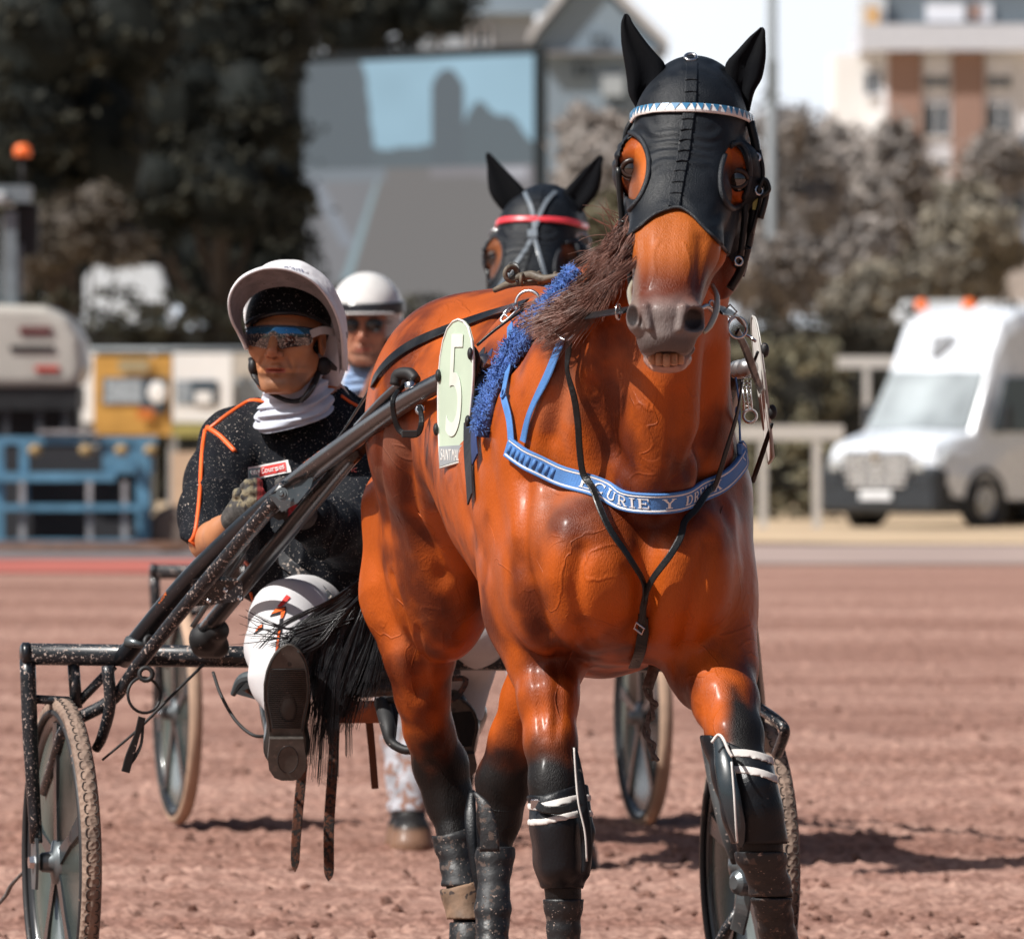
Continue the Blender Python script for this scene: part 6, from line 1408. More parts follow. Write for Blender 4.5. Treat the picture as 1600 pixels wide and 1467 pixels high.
def jockey(label,xf,loc,pal,front=True):
    t=thing('person',label,'person',loc)
    s=SDF(); H,R3=head_prims(s,HC,HYAW)
    s.cap(H(0,-.02,-.08),W(478,650,18.98),.050,.060,.03); s.cap(W(478,650,18.98),W(490,880,18.95),.10,.10,.04); s.cap(W(400,690,18.95),W(555,680,19.0),.05,.05,.04)
    # arms
    AL=[(W(352,692,18.93),.050),(W(336,780,18.80),.045),(W(328,845,18.68),.040),(W(348,836,18.56),.035),(W(368,810,18.46),.025)]
    AR=[(W(565,690,19.0),.050),(W(560,800,18.88),.042),(W(545,850,18.76),.038),(W(500,825,18.58),.032),(W(468,805,18.45),.025)]
    s.chain(AL,.02); s.chain(AR,.02)
    # legs inside the trousers, one continuous body
    s.cap(W(490,880,18.95),W(520,960,18.95),.10,.10,.04)
    s.chain([(W(500,965,18.93),.07),(W(450,962,18.42),.05),(W(445,1040,18.30),.034),(W(455,1150,18.14),.032)],.02)
    s.chain([(W(560,965,18.95),.07),(W(752,974,18.88),.04),(W(728,1050,19.09),.030),(W(718,1150,19.06),.028)],.02)
    # hands: palm, four curled fingers and a thumb closed on the reins
    def hand(wr,kn,side):
        d=nrm(kn-wr); up=nrm(A(0,0,1)-d*d[2]); sd=np.cross(d,up)*side
        s.cap(wr,kn,.019,.023,.012); s.ell((wr+kn)/2+up*.0,(.024,.026,.029),.012)
        for i,(ln,oz) in enumerate(((.9,.030),(1.0,.010),(.95,-.010),(.78,-.029))):
            b=kn+up*oz; p1=b+(d*.022+sd*.004)*ln; p2=p1+(sd*.020-d*.002)*ln; p3=p2+(-d*.018+sd*.002)*ln
            s.chain([(b,.0090),(p1,.0084),(p2,.0078),(p3,.0070)],.006)
        tb=wr+up*.022+d*.018; s.chain([(tb,.011),(tb+d*.022+up*.010+sd*.012,.0098),(tb+d*.040+sd*.022+up*.004,.0085)],.005)
    hand(W(372,806,18.45),W(401,783,18.38),1); hand(W(466,798,18.38),W(440,782,18.32),-1)
    lo,hi=s.bounds(); V,Fq=s.mesh(.006,lo=lo,hi=hi)
    hb_lo=HC-A(.12,.15,.16); hb_hi=HC+A(.12,.15,.15); c_=V[Fq].mean(1); Fq=Fq[~((c_>hb_lo+.012)&(c_<hb_hi-.012)).all(1)]
    V2,F2=s.mesh(.0028,lo=hb_lo,hi=hb_hi); 
    # hands are inside gloves: a finer glove shell is built below
    n=fbm(V2,60,2); rel=V2-HC; col=np.tile(np.array(pal['skin']),(len(V2),1))
    f_=A(-math.sin(HYAW),-math.cos(HYAW),0); r_=A(math.cos(HYAW),-math.sin(HYAW),0); fx=rel@r_; ff=rel@f_; fz=rel[:,2]
    def mix(m,c): 
        nonlocal col; col=col*(1-m[:,None])+np.asarray(c)*m[:,None]
    mix(ss(ff,.05,.07)*ss(-np.abs(fz+.074),-.007,-.003)*ss(-np.abs(fx),-.024,-.018)*.8,(.42,.085,.065))          # lips
    mix(ss(-np.abs(fz+.088),-.034,-.012)*ss(ff,.02,.05)*.5*(.6+.8*n)*(1-ss(-np.abs(fz+.074),-.007,-.003)),(.12,.075,.055))   # stubble
    mix(ss(ff,.08,.1)*ss(-np.abs(fz+.04),-.02,-.008)*.35,(.50,.16,.09))
    mix(ss(-np.linalg.norm((rel-(r_*0+f_*.101+A(0,0,-.048)))/A(.012,.01,.004),axis=1),-1.2,-.6)*.7,(.08,.02,.015))
    c1=np.tile(np.array(pal['skin']),(len(V),1)); 
    SK=M('person_skin',attr=True,rough=.40,var=.10,vscale=30,bump=.0005,bscale=260,rvar=.07)
    mesh_obj('body',xf(np.vstack([V,V2])),np.vstack([Fq,F2+len(V)]),SK,t,col=np.vstack([c1,col]))
    # ---- jacket ----
    j=SDF()
    R2=tilt(np.eye(3),2,0)
    j.ell(W(472,745,18.98),(.160,.112,.165),.05); j.cap(W(372,690,18.95),W(572,682,19.03),.062,.062,.05); j.cap(W(478,640,18.98),W(478,690,18.98),.060,.085,.04)
    j.cap(W(478,700,18.98),W(492,880,18.90),.125,.128,.05); j.ell(W(495,905,18.90),(.142,.122,.095),.05)
    j.chain([(W(362,694,18.94),.062),(W(347,750,18.86),.060),(W(334,805,18.77),.057),(W(325,848,18.69),.052)],.03)
    j.chain([(W(574,692,19.02),.062),(W(566,760,18.9),.060),(W(548,845,18.74),.054),(W(510,828,18.58),.048),(W(480,810,18.48),.040)],.03)
    def cj(X,Y,Z):
        px=CX+X/Y*F; py=HY+(CAMH-Z)/Y*F
        hem=np.where((px>440)&(Y<18.8),2000,0)+np.where(px<385,np.interp(px,[290,345,385],[842,864,850]),np.interp(px,[385,420,470,520,600],[925,948,938,925,930]))
        g=(py-hem)/760.; coll=(np.interp(px,[405,440,480,545],[622,652,652,602])-py)/760.; coll=np.where((px>400)&(px<548),coll,-1); return np.maximum(g,coll)
    V,Fq=j.mesh(.005,off=.004,clip=cj); Nn=vnormals(V,Fq); px,py=PX(V)
    fold=.018*(fbm(V*A(1.6,1,.45),9,3)-.5)+.013*(1-np.abs(2*fbm(V*A(1.2,1,.45)+3,11,2)-1))**4; V=V+Nn*(fold)[:,None]
    J=Caster(V,Fq); jack=mesh_obj('jacket',xf(V),Fq,pal['jacket'],t)
    def piping(pl,r=.0045,fb=18.9,nm='piping'): 
        P,Nn=J.path(pl,.0005,5,2,fb); return MB().tube(xf(P),r,7).build(nm,pal['pipe'],jack,True)
    if front:
        piping([(408,617),(380,632),(350,652),(330,668),(322,672)]); piping([(324,668),(342,680),(356,694),(367,706)],.0055)
        piping([(321,672),(316,705),(313,760),(310,800),(305,832),(299,846)]); piping([(297,843),(308,853),(322,860),(345,862)],.0045)
        piping([(414,640),(428,651),(446,657),(464,658)]); piping([(545,607),(560,608),(580,611)],.004)
        piping([(384,878),(394,890),(395,905)],.004); piping([(392,925),(397,940),(404,948)],.004)
    # neck gaiter
    P=[]
    for q,(r0,dz,dr) in enumerate(((.066,-.118,.014),(.074,-.133,.014),(.079,-.150,.013),(.080,-.166,.011))):
        mb=MB(); ring=[]
        for i in range(41):
            a=2*math.pi*i/40; c=H(.012,-.022,dz)+A(math.cos(a)*r0,-math.sin(a)*r0*.85,-.012*math.sin(a)*(1+q*.3)+.020*math.cos(a)+.003*math.sin(3*a+q)); ring.append(c)
        ring=np.array(ring); P.append(ring); 
    P.insert(0,P[0]*1+A(0,0,.024)+(H(0,-.02,-.1)-P[0])*.12); P.append(P[-1]+A(0,0,-.012)+(H(0,-.02,-.16)-P[-1])*.18)
    G0=np.array(P); rows=[]
    for i in range(len(G0)-1):
        for k in range(6): rows.append(G0[i]*(1-k/6)+G0[i+1]*k/6)
    rows.append(G0[-1]); rows=np.array(rows); cen=rows.mean(1,keepdims=True); dv=rows-cen; dn=dv/np.linalg.norm(dv,axis=2,keepdims=True)
    idx=np.arange(rows.shape[0])[:,None]/6.; an=np.linspace(0,2*math.pi,41)[None,:]; rows=rows+dn*(.0052*np.sin(2*math.pi*(idx*.9+.30*np.sin(an*1+1)+.12*np.sin(3*an)))+.003*np.sin(9*idx+2*an))[...,None]
    V=rows.reshape(-1,3); nr,nc=rows.shape[:2]; Fq=np.array([(a*nc+b,a*nc+b+1,(a+1)*nc+b+1,(a+1)*nc+b) for a in range(nr-1) for b in range(nc-1)])
    mesh_obj('neck_gaiter',xf(V),Fq,pal['gaiter'],t)
    # ---- trousers ----
    p=SDF(); p.ell(W(515,958,18.95),(.165,.14,.085),.04)
    p.chain([(W(480,965,18.88),.095),(W(452,968,18.42),.076),(W(440,1010,18.34),.068),(W(441,1060,18.23),.060),(W(448,1095,18.2),.046)],.03)
    p.chain([(W(590,970,18.90),.095),(W(756,972,18.84),.066),(W(730,1035,19.07),.056),(W(722,1110,19.07),.048)],.025)
    p.cap(W(752,980,18.84),W(800,984,18.86),.048,.022,.03)
    V,Fq=p.mesh(.005); Nn=vnormals(V,Fq); V=V+Nn*(.008*(fbm(V*A(1,.6,1),12,3)-.5))[:,None]; TJ=Caster(V,Fq); tr=mesh_obj('trousers',xf(V),Fq,pal['trousers'],t)
    # ---- boots ----
    def bootpair(toe,heel,knee,side,nm='riding_boot'):
        toe=np.array(toe);heel=np.array(heel); ax=nrm(toe-heel); nf=nrm(A(.06,-1,-.10)); nf=nrm(nf-ax*(nf@ax)); sd=np.cross(nf,ax); Lf=np.linalg.norm(toe-heel); c=heel
        b=SDF(); b.cap(c+ax*.04-nf*.05,c+ax*Lf*.52-nf*.045,.036,.042,.02); b.cap(c+ax*Lf*.5-nf*.042,c+ax*Lf*.86-nf*.030,.042,.030,.02); b.cap(c+ax*.05-nf*.06,knee,.042,.052,.03)
        V,Fq=b.mesh(.005); V=V+vnormals(V,Fq)*(.004*(fbm(V,25,2)-.5))[:,None]; bo=mesh_obj(nm,xf(V),Fq,pal['boot'],t)
        # sole outline (u along foot 0 heel..1 toe , half widths)
        U=[0,.02,.08,.16,.25,.33,.45,.58,.70,.80,.88,.94,.98,1.0]; Wd=[.012,.026,.036,.038,.035,.033,.038,.045,.046,.042,.035,.026,.014,.004]
        def out(k0,k1,g=0,m=60):
            us=np.linspace(k0,k1,m); w=np.interp(us,U,Wd)-g; w=np.maximum(w,.001); cx=.004*np.sin(us*3)*side
            return [c+ax*(u*Lf)+sd*(x+w_) for u,w_,x in zip(us,w,cx)]+[c+ax*(u*Lf)+sd*(x-w_) for u,w_,x in list(zip(us,w,cx))[::-1]]
        SO=M('sole_rubber',(.075,.066,.058),.55,var=.5,vscale=30,speck=(.64,60,(.13,.105,.09)),speck2=(.70,170,(.35,.28,.25)))
        sole=MB().prism(xf(out(.0,1.0)),xf.v(-nf*.010)).build('sole',SO,bo); 
        MB().prism(xf([q+nf*.0005 for q in out(.0,.315)]),xf.v(nf*.016)).build('heel',SO,sole)
        if front:
            mb=MB()
            for u in np.linspace(.38,.82,30):
                w=np.interp(u,U,Wd)-.007; x=.004*math.sin(u*3)*side; a=c+ax*(u*Lf)+sd*(x-w)+nf*.0012; b2=c+ax*(u*Lf)+sd*(x+w)+nf*.0012; mb.tube([a,b2],.0011,5)
            mb.tube([c+ax*(u*Lf)+sd*(.004*math.sin(u*3)*side+np.interp(u,U,Wd)-.003)+nf*.001 for u in np.linspace(.35,.96,30)],.0014,5)
            mb.tube([c+ax*(u*Lf)+sd*(.004*math.sin(u*3)*side-np.interp(u,U,Wd)+.003)+nf*.001 for u in np.linspace(.35,.96,30)],.0014,5)
            mb.tube([c+ax*(.03*0+.16*Lf+.028*math.cos(a))+sd*(.020*math.sin(a))+nf*.0168 for a in np.linspace(-math.pi*.95,math.pi*.1+math.pi*.85,30)],.0008,5)
            mb.build('tread_line',M('sole_line',(.012,.012,.012),.7),sole,True)
        return bo
    bootpair(W(452,1008,18.02),W(449,1215,18.10),W(440,1075,18.30),1)
    bootpair(W(708,1092,18.93),W(716,1212,19.0),W(722,1115,19.09),-1)
    # gloves
    g=SDF(); s_=s; s=g; 
    hand(W(372,806,18.45),W(401,783,18.38),1); hand(W(466,798,18.38),W(440,782,18.32),-1); g.cap(W(367,811,18.46),W(378,798,18.44),.026,.028,.01); g.cap(W(472,804,18.43),W(462,798,18.40),.028,.028,.01)
    V,Fq=g.mesh(.0035,off=.0028); c=np.tile(A(.10,.095,.09),(len(V),1)); px,py=PX(V)
    n=fbm(V,90,2); c=c*(.2+.9*n)[:,None]; m=((px>402)&(px<424)&(py<790)); c[m]=A(.55,.05,.05); m=((px>450)&(py>788)&(px<470)); c[m]=A(.5,.03,.04); m=(px>400)&(px<409); c[m]=c[m]*.3; m=(px<400)&(py<792)&(n>.5); c[m]=A(.20,.17,.11)
    mesh_obj('glove',xf(V),Fq,M('glove_knit',attr=True,rough=.85,var=.4,vscale=150,bump=.002,bscale=350),t,col=c)
    return t,H,R3,J,TJ,jack,tr
BLKJ=M('jacket_black',(.006,.0075,.011),.70,var=.2,vscale=6,bump=.0006,bscale=350,speck=(.655,300,(.62,.55,.50)),speck2=(.69,130,(.45,.38,.33)),rvar=.08,spec=.15)
PIPE=M('piping_orange',(.85,.13,.02),.5); GAIT=M('gaiter_pale',(.55,.59,.68),.85,var=.12,speck=(.735,130,(.03,.03,.04)),bump=.0005,bscale=400)
TRO=M('trousers_white',(.60,.59,.60),.75,var=.05,vscale=5,speck=(.76,90,(.45,.35,.3)),bump=.0004,bscale=300); BTB=M('boot_black',(.008,.012,.013),.35,coat=.3,speck=(.68,90,(.3,.24,.2)))
J1,H,R3,JC,TC,jack,trou=jockey('driver in black jacket with orange piping, white cap cover and mirrored goggles',XF(),tuple(W(500,1010,18.9)),dict(skin=(.52,.225,.105),jacket=BLKJ,pipe=PIPE,gaiter=GAIT,trousers=TRO,boot=BTB))
# ---- helmet with cloth cover ----
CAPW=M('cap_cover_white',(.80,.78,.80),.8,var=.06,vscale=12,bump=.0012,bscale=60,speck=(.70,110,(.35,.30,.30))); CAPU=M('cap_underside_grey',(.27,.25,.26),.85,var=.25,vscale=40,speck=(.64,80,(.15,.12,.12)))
HEL=M('helmet_black_velvet',(.005,.006,.008),.6,spec=.2,speck=(.635,190,(.42,.38,.35)),bump=.0004,bscale=400)
inner=SDF(); inner.ell(H(0,-.018,.028),(.087,.108,.095),.02,R3)
def ci(X,Y,Z):
    px=CX+X/Y*F; py=HY+(CAMH-Z)/Y*F; lim=np.where(Y<18.84,np.interp(px,[370,385,400,430,460,490,512,530],[520,515,502,493,492,498,512,560]),600); return (py-lim)/760.
V,Fq=inner.mesh(.0035,clip=ci); hel=mesh_obj('helmet',V,Fq,HEL,J1)
hc=Caster(V,Fq); P,Nn=hc.path([(383,512),(392,502),(405,496),(430,490),(455,489),(480,493),(500,501),(514,512)],.002,6,2,18.75); MB().tube(P,.0045,8).build('brim_roll',M('helmet_leather',(.008,.009,.011),.35,coat=.2),hel,True)
crown=SDF(); crown.ell(H(.006,-.030,.040),(.100,.120,.108),.02,R3); crown.ell(W(520,545,18.92),(.030,.055,.085),.04); crown.ell(W(440,432,18.84),(.05,.05,.03),.03)
def cc(X,Y,Z):
    px=CX+X/Y*F; py=HY+(CAMH-Z)/Y*F
    fr=np.interp(px,[350,372,400,440,480,510,530,545],[530,470,432,420,430,458,490,600]); fr=np.where(Y<18.86,fr,9e3)
    g=np.minimum((py-fr)/760.,(18.90-Y)); g=np.where(Y<18.90,(py-fr)/760.,-.02)
    return np.maximum(g,(py-np.interp(px,[380,500,535,560],[560,600,606,600]))/760.)
V,Fq=crown.mesh(.0035,clip=cc); V=V+vnormals(V,Fq)*(.006*(fbm(V,22,3)-.5))[:,None]; mesh_obj('cap_cover',V,Fq,CAPW,J1)
# upturned bill of the cover
inn=[(392,548,18.78),(384,530,18.76),(377,508,18.755),(379,488,18.75),(388,470,18.745),(405,456,18.74),(430,449,18.735),(455,449,18.735),(480,457,18.74),(500,470,18.745),(513,488,18.75),(521,510,18.76),(526,535,18.78),(529,560,18.80),(530,585,18.83)]
outr=[(386,545,18.775),(377,528,18.745),(364,505,18.70),(358,482,18.675),(360,460,18.66),(374,438,18.65),(398,424,18.645),(424,419,18.645),(455,423,18.65),(485,437,18.66),(505,456,18.675),(521,482,18.70),(531,510,18.73),(535,540,18.77),(536,578,18.83)]
I=spline([W(*q) for q in inn],4); O_=spline([W(*q) for q in outr],4); n=len(I); K=8
def bill(off,rev):
    V=[];Fc=[]
    for i in range(n):
        for k in range(K+1): 
            u=k/K; V.append(I[i]*(1-u)+O_[i]*u+A(0,0,.006*math.sin(math.pi*u))+off)
    for i in range(n-1):
        for k in range(K): a=i*(K+1)+k; Fc.append((a,a+1,a+K+2,a+K+1))
    return np.array(V),np.array(Fc)
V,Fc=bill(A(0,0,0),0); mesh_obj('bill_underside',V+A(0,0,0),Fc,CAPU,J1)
# upper side: from outer rim up and back onto the crown
V=[];Fc=[];top=[]
for i in range(n):
    px,py=PX(O_[i]); cx,cy=452,515; dx,dy=px-cx,py-cy; d=math.hypot(dx,dy); q=W(px-dx*.02+4,py-dy*.02-2,18.83+.03*(px>510)); top.append(q)
for i in range(n):
    for k in range(7):
        u=k/6; V.append(O_[i]*(1-u)+top[i]*u+nrm(O_[i]-HC)*.010*math.sin(math.pi*u))
for i in range(n-1):
    for k in range(6): a=i*7+k; Fc.append((a,a+1,a+8,a+7))
V=np.array(V); V=V+(fbm(V,40,2)-.5)[:,None]*.004; mesh_obj('bill_top',V,np.array(Fc),CAPW,J1)
MB().tube(O_,.0028,8).build('bill_edge',CAPW,J1,True)
# goggles: one curved mirrored shield
def shield(u,v):   # u -1..1 (wearer's right at image left .. image right), v 0 bottom..1 top
    a=u*1.02; r=.096; top=.013-.006*u*u; nose=math.exp(-((u+.0)/.11)**2)*.021; bot=-.034+nose-.004*math.cos(u*6.3)*(1-nose/.021)+.020*abs(u)**5
    z=bot*(1-v)+top*v; return H(math.sin(a)*r*.86,math.cos(a)*r*1.02-.001+.004*(1-abs(2*v-1)**2),z+.004)
V=[];Fc=[];mi=[];nu,nv=72,18
for i in range(nu+1):
    for k in range(nv+1): V.append(shield(-1+2*i/nu,k/nv))
for i in range(nu):
    for k in range(nv): a=i*(nv+1)+k; Fc.append((a,a+nv+1,a+nv+2,a+1)); mi.append(1 if k>=nv*.66 else 0)
GD=M('goggle_dusty',(.012,.014,.018),.08,metal=.0,spec=1,coat=1,speck=(.56,230,(.50,.40,.33))); GB=M('goggle_blue_mirror',(.08,.28,.50),.12,metal=.8,speck=(.68,160,(.6,.6,.6)))
go=mesh_obj('goggles',V,np.array(Fc),GD,J1,mats=[GD,GB],midx=mi); md=go.modifiers.new('s','SOLIDIFY'); md.thickness=.003
E=[shield(u,1) for u in np.linspace(-1,1,40)]; MB().tube(E,.0022,6).build('goggle_frame',M('frame_blue_black',(.02,.05,.09),.3),go,True)
STG=M('strap_pale_grey',(.42,.39,.38),.7)
MB().ribbon([shield(.96,.62)+A(0,-.002,0),W(505,516,18.765),W(528,521,18.79),W(543,524,18.84)],[A(.2,-1,0),A(.3,-1,0),A(.6,-1,0),A(.9,-.6,0)],[.017,.0165,.014,.013],.003,5).build('goggle_strap',STG,go)
MB().ribbon([shield(-.97,.55)+A(0,-.002,0),W(385,524,18.80),W(381,534,18.83)],[A(-.4,-1,0),A(-.7,-1,0),A(-1,-.5,0)],[.014,.013,.012],.003,5).build('goggle_strap',STG,go)
# chin harness
CS=M('chin_strap',(.012,.012,.014),.5,speck=(.66,150,(.3,.26,.22)))
MB().tube([W(392,560,18.83),W(398,585,18.80),W(410,603,18.79),W(430,618,18.79),W(455,627,18.79),W(475,622,18.79),W(490,600,18.81),W(500,572,18.84)],[.006,.009,.007,.0055,.0055,.0065,.0075,.007],9,spl=5,flat=.6).build('chin_strap',CS,J1,True)
MB().ell(W(395,573,18.80),(.010,.012,.017)).build('strap_pad',CS,J1,True); MB().ell(W(506,572,18.83),(.017,.012,.019)).build('strap_pad',CS,J1,True)
MB().prism([W(500,560,18.83),W(515,562,18.83),W(527,574,18.84),W(526,580,18.84),W(508,576,18.83)],(0,.008,0)).build('strap_flap',M('flap_grey',(.09,.08,.08),.5),J1)
MB().tube([W(470,628,18.775),W(482,612,18.785),W(490,600,18.79)],[.006,.007,.006],8,flat=.7).build('strap_buckle',M('buckle_grey',(.06,.065,.07),.3,metal=.5),J1,True)
# writing on the jacket, trousers and cap
def decal_text(txt,cl,cx,cy,w,h,rot,mat,nm,par,off=.003,Y=18.85,wf=None):
    V,Fc=text_geo(txt,1,.003); V=V.copy(); x=(V[:,0]-V[:,0].min())/np.ptp(V[:,0])*w-w/2; y=(V[:,1]-V[:,1].min())/np.ptp(V[:,1])*h-h/2; c,s_=math.cos(R(rot)),math.sin(R(rot)); Q=[]
    p0,_=cl.px(cx,cy,off,Y); zz=V[:,2]
    for a,b,z in zip(x,y,zz):
        px,py=cx+a*c-b*s_*-1*0-(-b)*s_*0+b*(-s_)*-1*0, cy
        px=cx+a*c+b*s_; py=cy+a*s_-b*c
        p,n=cl.px(px,py,off+.0006+z*.1,Y); Q.append(p)
    return mesh_obj(nm,Q,Fc,mat,par,smooth=False)
def decal_quad(pl,cl,mat,nm,par,off=.0015,Y=18.85,n=8):
    """pl: 4 corners in picture coordinates (tl,tr,br,bl)"""
    V=[];Fc=[];tl,tr,br,bl=[np.array(q,float) for q in pl]
    for j in range(n+1):
        for i in range(n+1):
            a=tl+(tr-tl)*i/n; b=bl+(br-bl)*i/n; q=a+(b-a)*j/n; V.append(cl.px(q[0],q[1],off,Y)[0])
    for j in range(n):
        for i in range(n): k=j*(n+1)+i; Fc.append((k,k+1,k+n+2,k+n+1))
    return mesh_obj(nm,V,np.array(Fc),mat,par)
PWH=M('patch_white',(.75,.73,.72),.6); PRD=M('patch_red',(.62,.035,.03),.6); PTL=M('patch_teal',(.10,.24,.26),.6)
pa=decal_quad([(386,731),(451,719),(455,738),(386,752)],JC,PWH,'patch',jack,.003); decal_quad([(387,734),(406,730.5),(403,745.5),(387,749)],JC,PTL,'patch_panel',pa,.0045); decal_quad([(406,730.5),(448,722.5),(449,736.5),(403,745.5)],JC,PRD,'patch_panel',pa,.0045)
decal_text('eny',JC,395.5,740.5,15,10,-11,PWH,'lettering',pa,.006); decal_text('Courses',JC,427,733,38,9,-11,PWH,'lettering',pa,.006)
decal_text('Enc',JC,548,734,20,10,2,M('thread_red',(.6,.12,.10),.6),'lettering',jack,.003)
p,n=W(450,424,18.74),0
V,Fc=text_geo('elam',1,.002); V=V.copy(); V[:,0]=(V[:,0]-V[:,0].min())/np.ptp(V[:,0])*.038; V[:,1]=(V[:,1]-V[:,1].min())/np.ptp(V[:,1])*.010
Q=[]
for a,b,c in V: q=W(444+a*760,417+a*760*.18-b*760*.9,18.70); Q.append(q+A(0,0,0))
cap_o=[o for o in COL.objects if o.name=='cap_cover'][0]; cme=cap_o.data; 
cv=np.array([v.co[:] for v in cme.vertices])+rootloc(cap_o); cfc=[tuple(pp.vertices) for pp in cme.polygons]; bt=[o for o in COL.objects if o.name=='bill_top'][0]; bv_=np.array([v.co[:] for v in bt.data.vertices])+rootloc(bt)
CC=Caster(np.vstack([cv,bv_]),cfc+[tuple(i+len(cv) for i in pp.vertices) for pp in bt.data.polygons])
Q=[CC.px(444+a*760,421+a*760*.18-b*760*.9,.0015,18.75)[0] for a,b,c in V]; mesh_obj('lettering',Q,Fc,M('print_violet',(.22,.24,.38),.6),cap_o,smooth=False)
STP=M('stripe_black',(.01,.01,.012),.6)
for pl,m,nm in (([(448,930),(454,934),(440,949),(433,949)],PRD,0),([(433,951),(447,948),(446,958),(421,965)],STP,0),([(431,953),(445,951),(444,955),(424,961)],PIPE,1),([(439,958),(446,955),(442,966),(438,968)],PIPE,1),
    ([(437,968),(442,966),(440,990),(434,992)],STP,0),([(434,985),(439,984),(434,1030),(429,1030)],STP,0),([(435,986),(438,985),(433,1030),(430,1030)],PIPE,1),([(405,978),(412,975),(411,984),(397,992)],STP,0),([(405,980),(411,977),(410,981),(400,988)],PIPE,1)):
    decal_quad(pl,TC,m,'stripe',trou,.0022 if not nm else .0032,18.4,5)
# safety strap across the lap
P,Nn=JC.path([(430,862),(455,885),(485,905)],.006,5,2,18.75); P=np.vstack([P,[W(503,922,18.62),W(522,940,18.5)]]); Nn=np.vstack([Nn,[[-.1,-1,.3],[0,-1,.3]]])
MB().ribbon(P,Nn,[.026,.026,.022,.016],.003).build('lap_strap',M('strap_black_mud',(.02,.022,.026),.5,speck=(.58,90,(.35,.29,.25))),J1)
MB().tube([W(418,792,18.3),W(428,796,18.3),W(438,797,18.3)],.0016,6,spl=3).build('red_cord',PRD,J1,True)
# ================= SECOND TROTTER, SULKY AND DRIVER BEHIND =================
H2L=A(.05,26.2,0)
X2=XF(W(1080,140,16.15),W(848,322,24.7),R(-5),(1.12,1,1))
class XF2(XF):
    def __call__(s,V):
        V=np.array(V,float); x,y,z=V[...,0],V[...,1],V[...,2]; V[...,0]=x-.15*ss(-z,-.90,-.62)*ss(x,.15,.24)*(y<17.3)-.10*ss(-z,-.90,-.60)*(y>=17.3); return (V-s.p)@s.R.T+s.d
X2=XF2(X2.p,X2.d,R(-5),(1.12,1,1))
H2,HOOD2=build_horse('dark bay trotter in a black hood with a red browband, following behind the near horse','trotters in harness',X2,dict(bay=(.19,.060,.02),bay2=(.06,.020,.010),pts=(.010,.009,.009)),M('browband_red',(.80,.05,.07),.4,coat=.4),None,(.05,26.2,0),full=False,ears=[[(1018,165,10,.02),(1022,140,34,.03),(1008,110,37,.03),(992,75,27,.022),(978,45,15,.015),(966,20,7,.01),(964,12,2,.004)],[(1145,165,10,.02),(1143,140,32,.03),(1160,110,35,.03),(1178,75,26,.022),(1192,45,15,.015),(1203,25,8,.01),(1204,18,2,.004)]])
GST=M('grey_strap',(.16,.19,.22),.35,coat=.3)
def on2(pl,w,mat,nm,par,off=.004):
    P,Nn=HOODC.path(pl,off,6,2,16.05); return MB().ribbon(X2(P),X2.v(Nn),w,.003).build(nm,mat,par)
on2([(1050,110),(1068,140),(1078,185),(1076,205)],.012,GST,'hood_strap',HOOD2,.005); on2([(1112,110),(1095,140),(1082,185),(1076,205)],.012,GST,'hood_strap',HOOD2,.007)
on2([(1078,205),(1060,250),(1030,300),(1006,345)],.011,GST,'hood_strap',HOOD2); on2([(1076,205),(1090,250),(1105,300),(1122,368)],.011,GST,'hood_strap',HOOD2)
on2([(1074,196),(1076,214)],.026,GST,'strap_badge',HOOD2,.008)
P,Nn=CAST.path([(1012,360),(1030,342),(1055,336),(1085,346),(1105,368)],.008,6,2,16.0); MB().ribbon(X2(P),X2.v(Nn),.010,.004).build('noseband',M('noseband_red',(.45,.03,.06),.5),H2)
MB().torus(X2(W(1172,225,16.05)),A(0,-1,0),.022,.003,20,6).build('bridle_ring',STEEL,H2,True); MB().torus(X2(W(985,210,16.05)),nrm(A(-.5,-1,0)),.016,.003,20,6).build('bridle_ring',STEEL,H2,True)
MB().tube(X2([W(975,290,16.0),W(978,360,16.0),W(985,420,15.95)]),.006,8,spl=4).build('cheek_strap',LEA,H2,True); MB().tube(X2([W(1180,240,16.05),W(1180,330,16.05),W(1165,420,16.0)]),.007,8,spl=4).build('cheek_strap',LEA,H2,True)
GB2=M('boot_pale_grey',(.33,.33,.36),.8,var=.4,vscale=18,speck=(.53,26,(.22,.12,.09)))
boot('knee_boot','fr',lambda x:1180+0*x,lambda x:1380+0*x,.012,GB2,H2,X2); boot('knee_boot','fl',lambda x:1150+0*x,lambda x:1320+0*x,.012,GB2,H2,X2)
boot('hind_boot','hr',lambda x:1290+0*x,lambda x:1560+0*x,.012,GB2,H2,X2); boot('hind_boot','hl',lambda x:1300+0*x,lambda x:1560+0*x,.012,GB2,H2,X2)
X3=XF(O1,A(-.305,27.72,0),R(-2))
SUL2=build_sulky('second racing sulky with pale rimmed wheels, behind the near sulky','racing sulkies',X3,(-.305,27.72,0),full=False,tread=M('tyre_tan',(.40,.27,.19),.85,var=.2))
X4=XF(HC,W(572,508,27.4),R(8))
J2,*_=jockey('second driver in a white helmet and dark glasses, half hidden behind the first driver',X4,tuple(W(575,900,27.5)),dict(skin=(.46,.20,.12),jacket=M('jacket_pale',(.42,.42,.45),.7,var=.15),pipe=PIPE,gaiter=M('gaiter_blue',(.22,.32,.50),.8),trousers=M('trousers_pale',(.60,.60,.64),.7,speck=(.62,30,(.3,.2,.17))),boot=BTB),front=False)
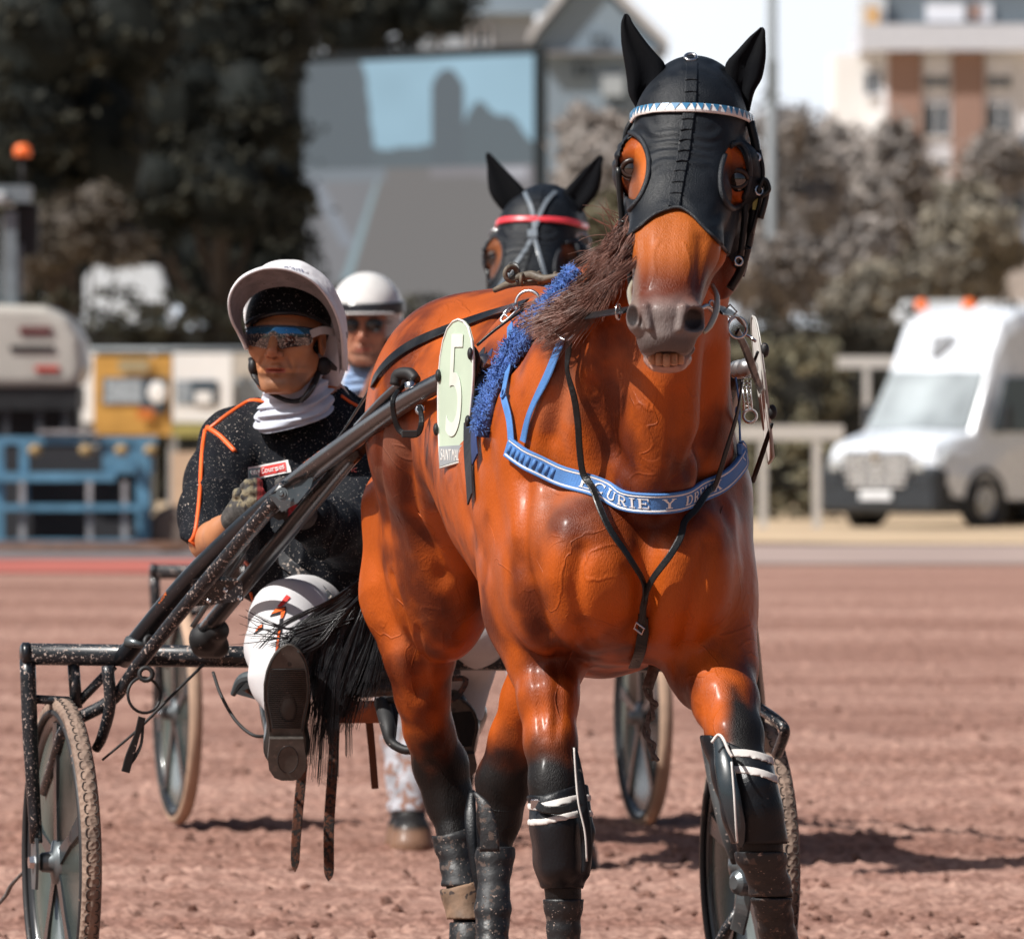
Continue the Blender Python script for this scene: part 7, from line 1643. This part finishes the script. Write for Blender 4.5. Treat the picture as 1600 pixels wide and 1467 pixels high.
H2f=lambda x,f,z: X4(HC+A(math.cos(HYAW),-math.sin(HYAW),0)*x+A(-math.sin(HYAW),-math.cos(HYAW),0)*f+A(0,0,z))
s=SDF(); R4=X4.R@R3; s.ell(H2f(0,-.02,.045),(.108,.130,.115),.02,R4); s.cap(H2f(.095,-.01,-.01),H2f(.085,-.02,-.07),.025,.018,.02); s.cap(H2f(-.095,-.01,-.01),H2f(-.085,-.02,-.07),.025,.018,.02)
c0_=H2f(0,0,0)
def c2(X,Y,Z): return np.maximum(c0_[2]+.030-Z,-9)*np.where(Y<c0_[1]-.03,1,0)+np.where(Y<c0_[1]-.03,0,-1)*.05
V,Fq=s.mesh(.005,clip=c2); he=mesh_obj('helmet',V,Fq,M('helmet_white',(.72,.70,.68),.3,coat=.5),J2)
mb=MB()
def ring(z,r0,r1,h): return [H2f(math.sin(a)*r0,math.cos(a)*r1-.02,z+h*math.cos(a)) for a in np.linspace(-1.9,1.9,30)]
P=ring(.055,.112,.134,-.01); N_=[nrm(p-H2f(0,-.02,.05)) for p in P]; MB().ribbon(P,N_,.036,.006).build('goggle_band',M('band_black',(.012,.016,.022),.35,coat=.3),he)
P=[H2f(math.sin(a)*.095,math.cos(a)*.15-.02,.034) for a in np.linspace(-.9,.9,20)]; MB().ribbon(P,A(0,0,1),.045,.006).build('peak',M('helmet_white'),he)
for x in(-.033,.033): MB().ell(H2f(x,.083,.0),(.030,.012,.023),R4,nu=18,nv=12).build('sunglass_lens',M('lens_black',(.006,.006,.007),.12,coat=1),J2,True)
MB().tube([H2f(math.sin(a)*.080,math.cos(a)*.092-.004,.008) for a in np.linspace(-1.6,1.6,24)],.003,6).build('sunglass_frame',M('lens_black'),J2,True)
MB().tube([H2f(.085,-.01,-.0),H2f(.072,.02,-.07),H2f(.03,.055,-.122),H2f(-.03,.055,-.122),H2f(-.072,.02,-.07),H2f(-.085,-.01,0)],[.012,.012,.008,.008,.012,.012],8,spl=5).build('chin_strap',M('lens_black'),J2,True)
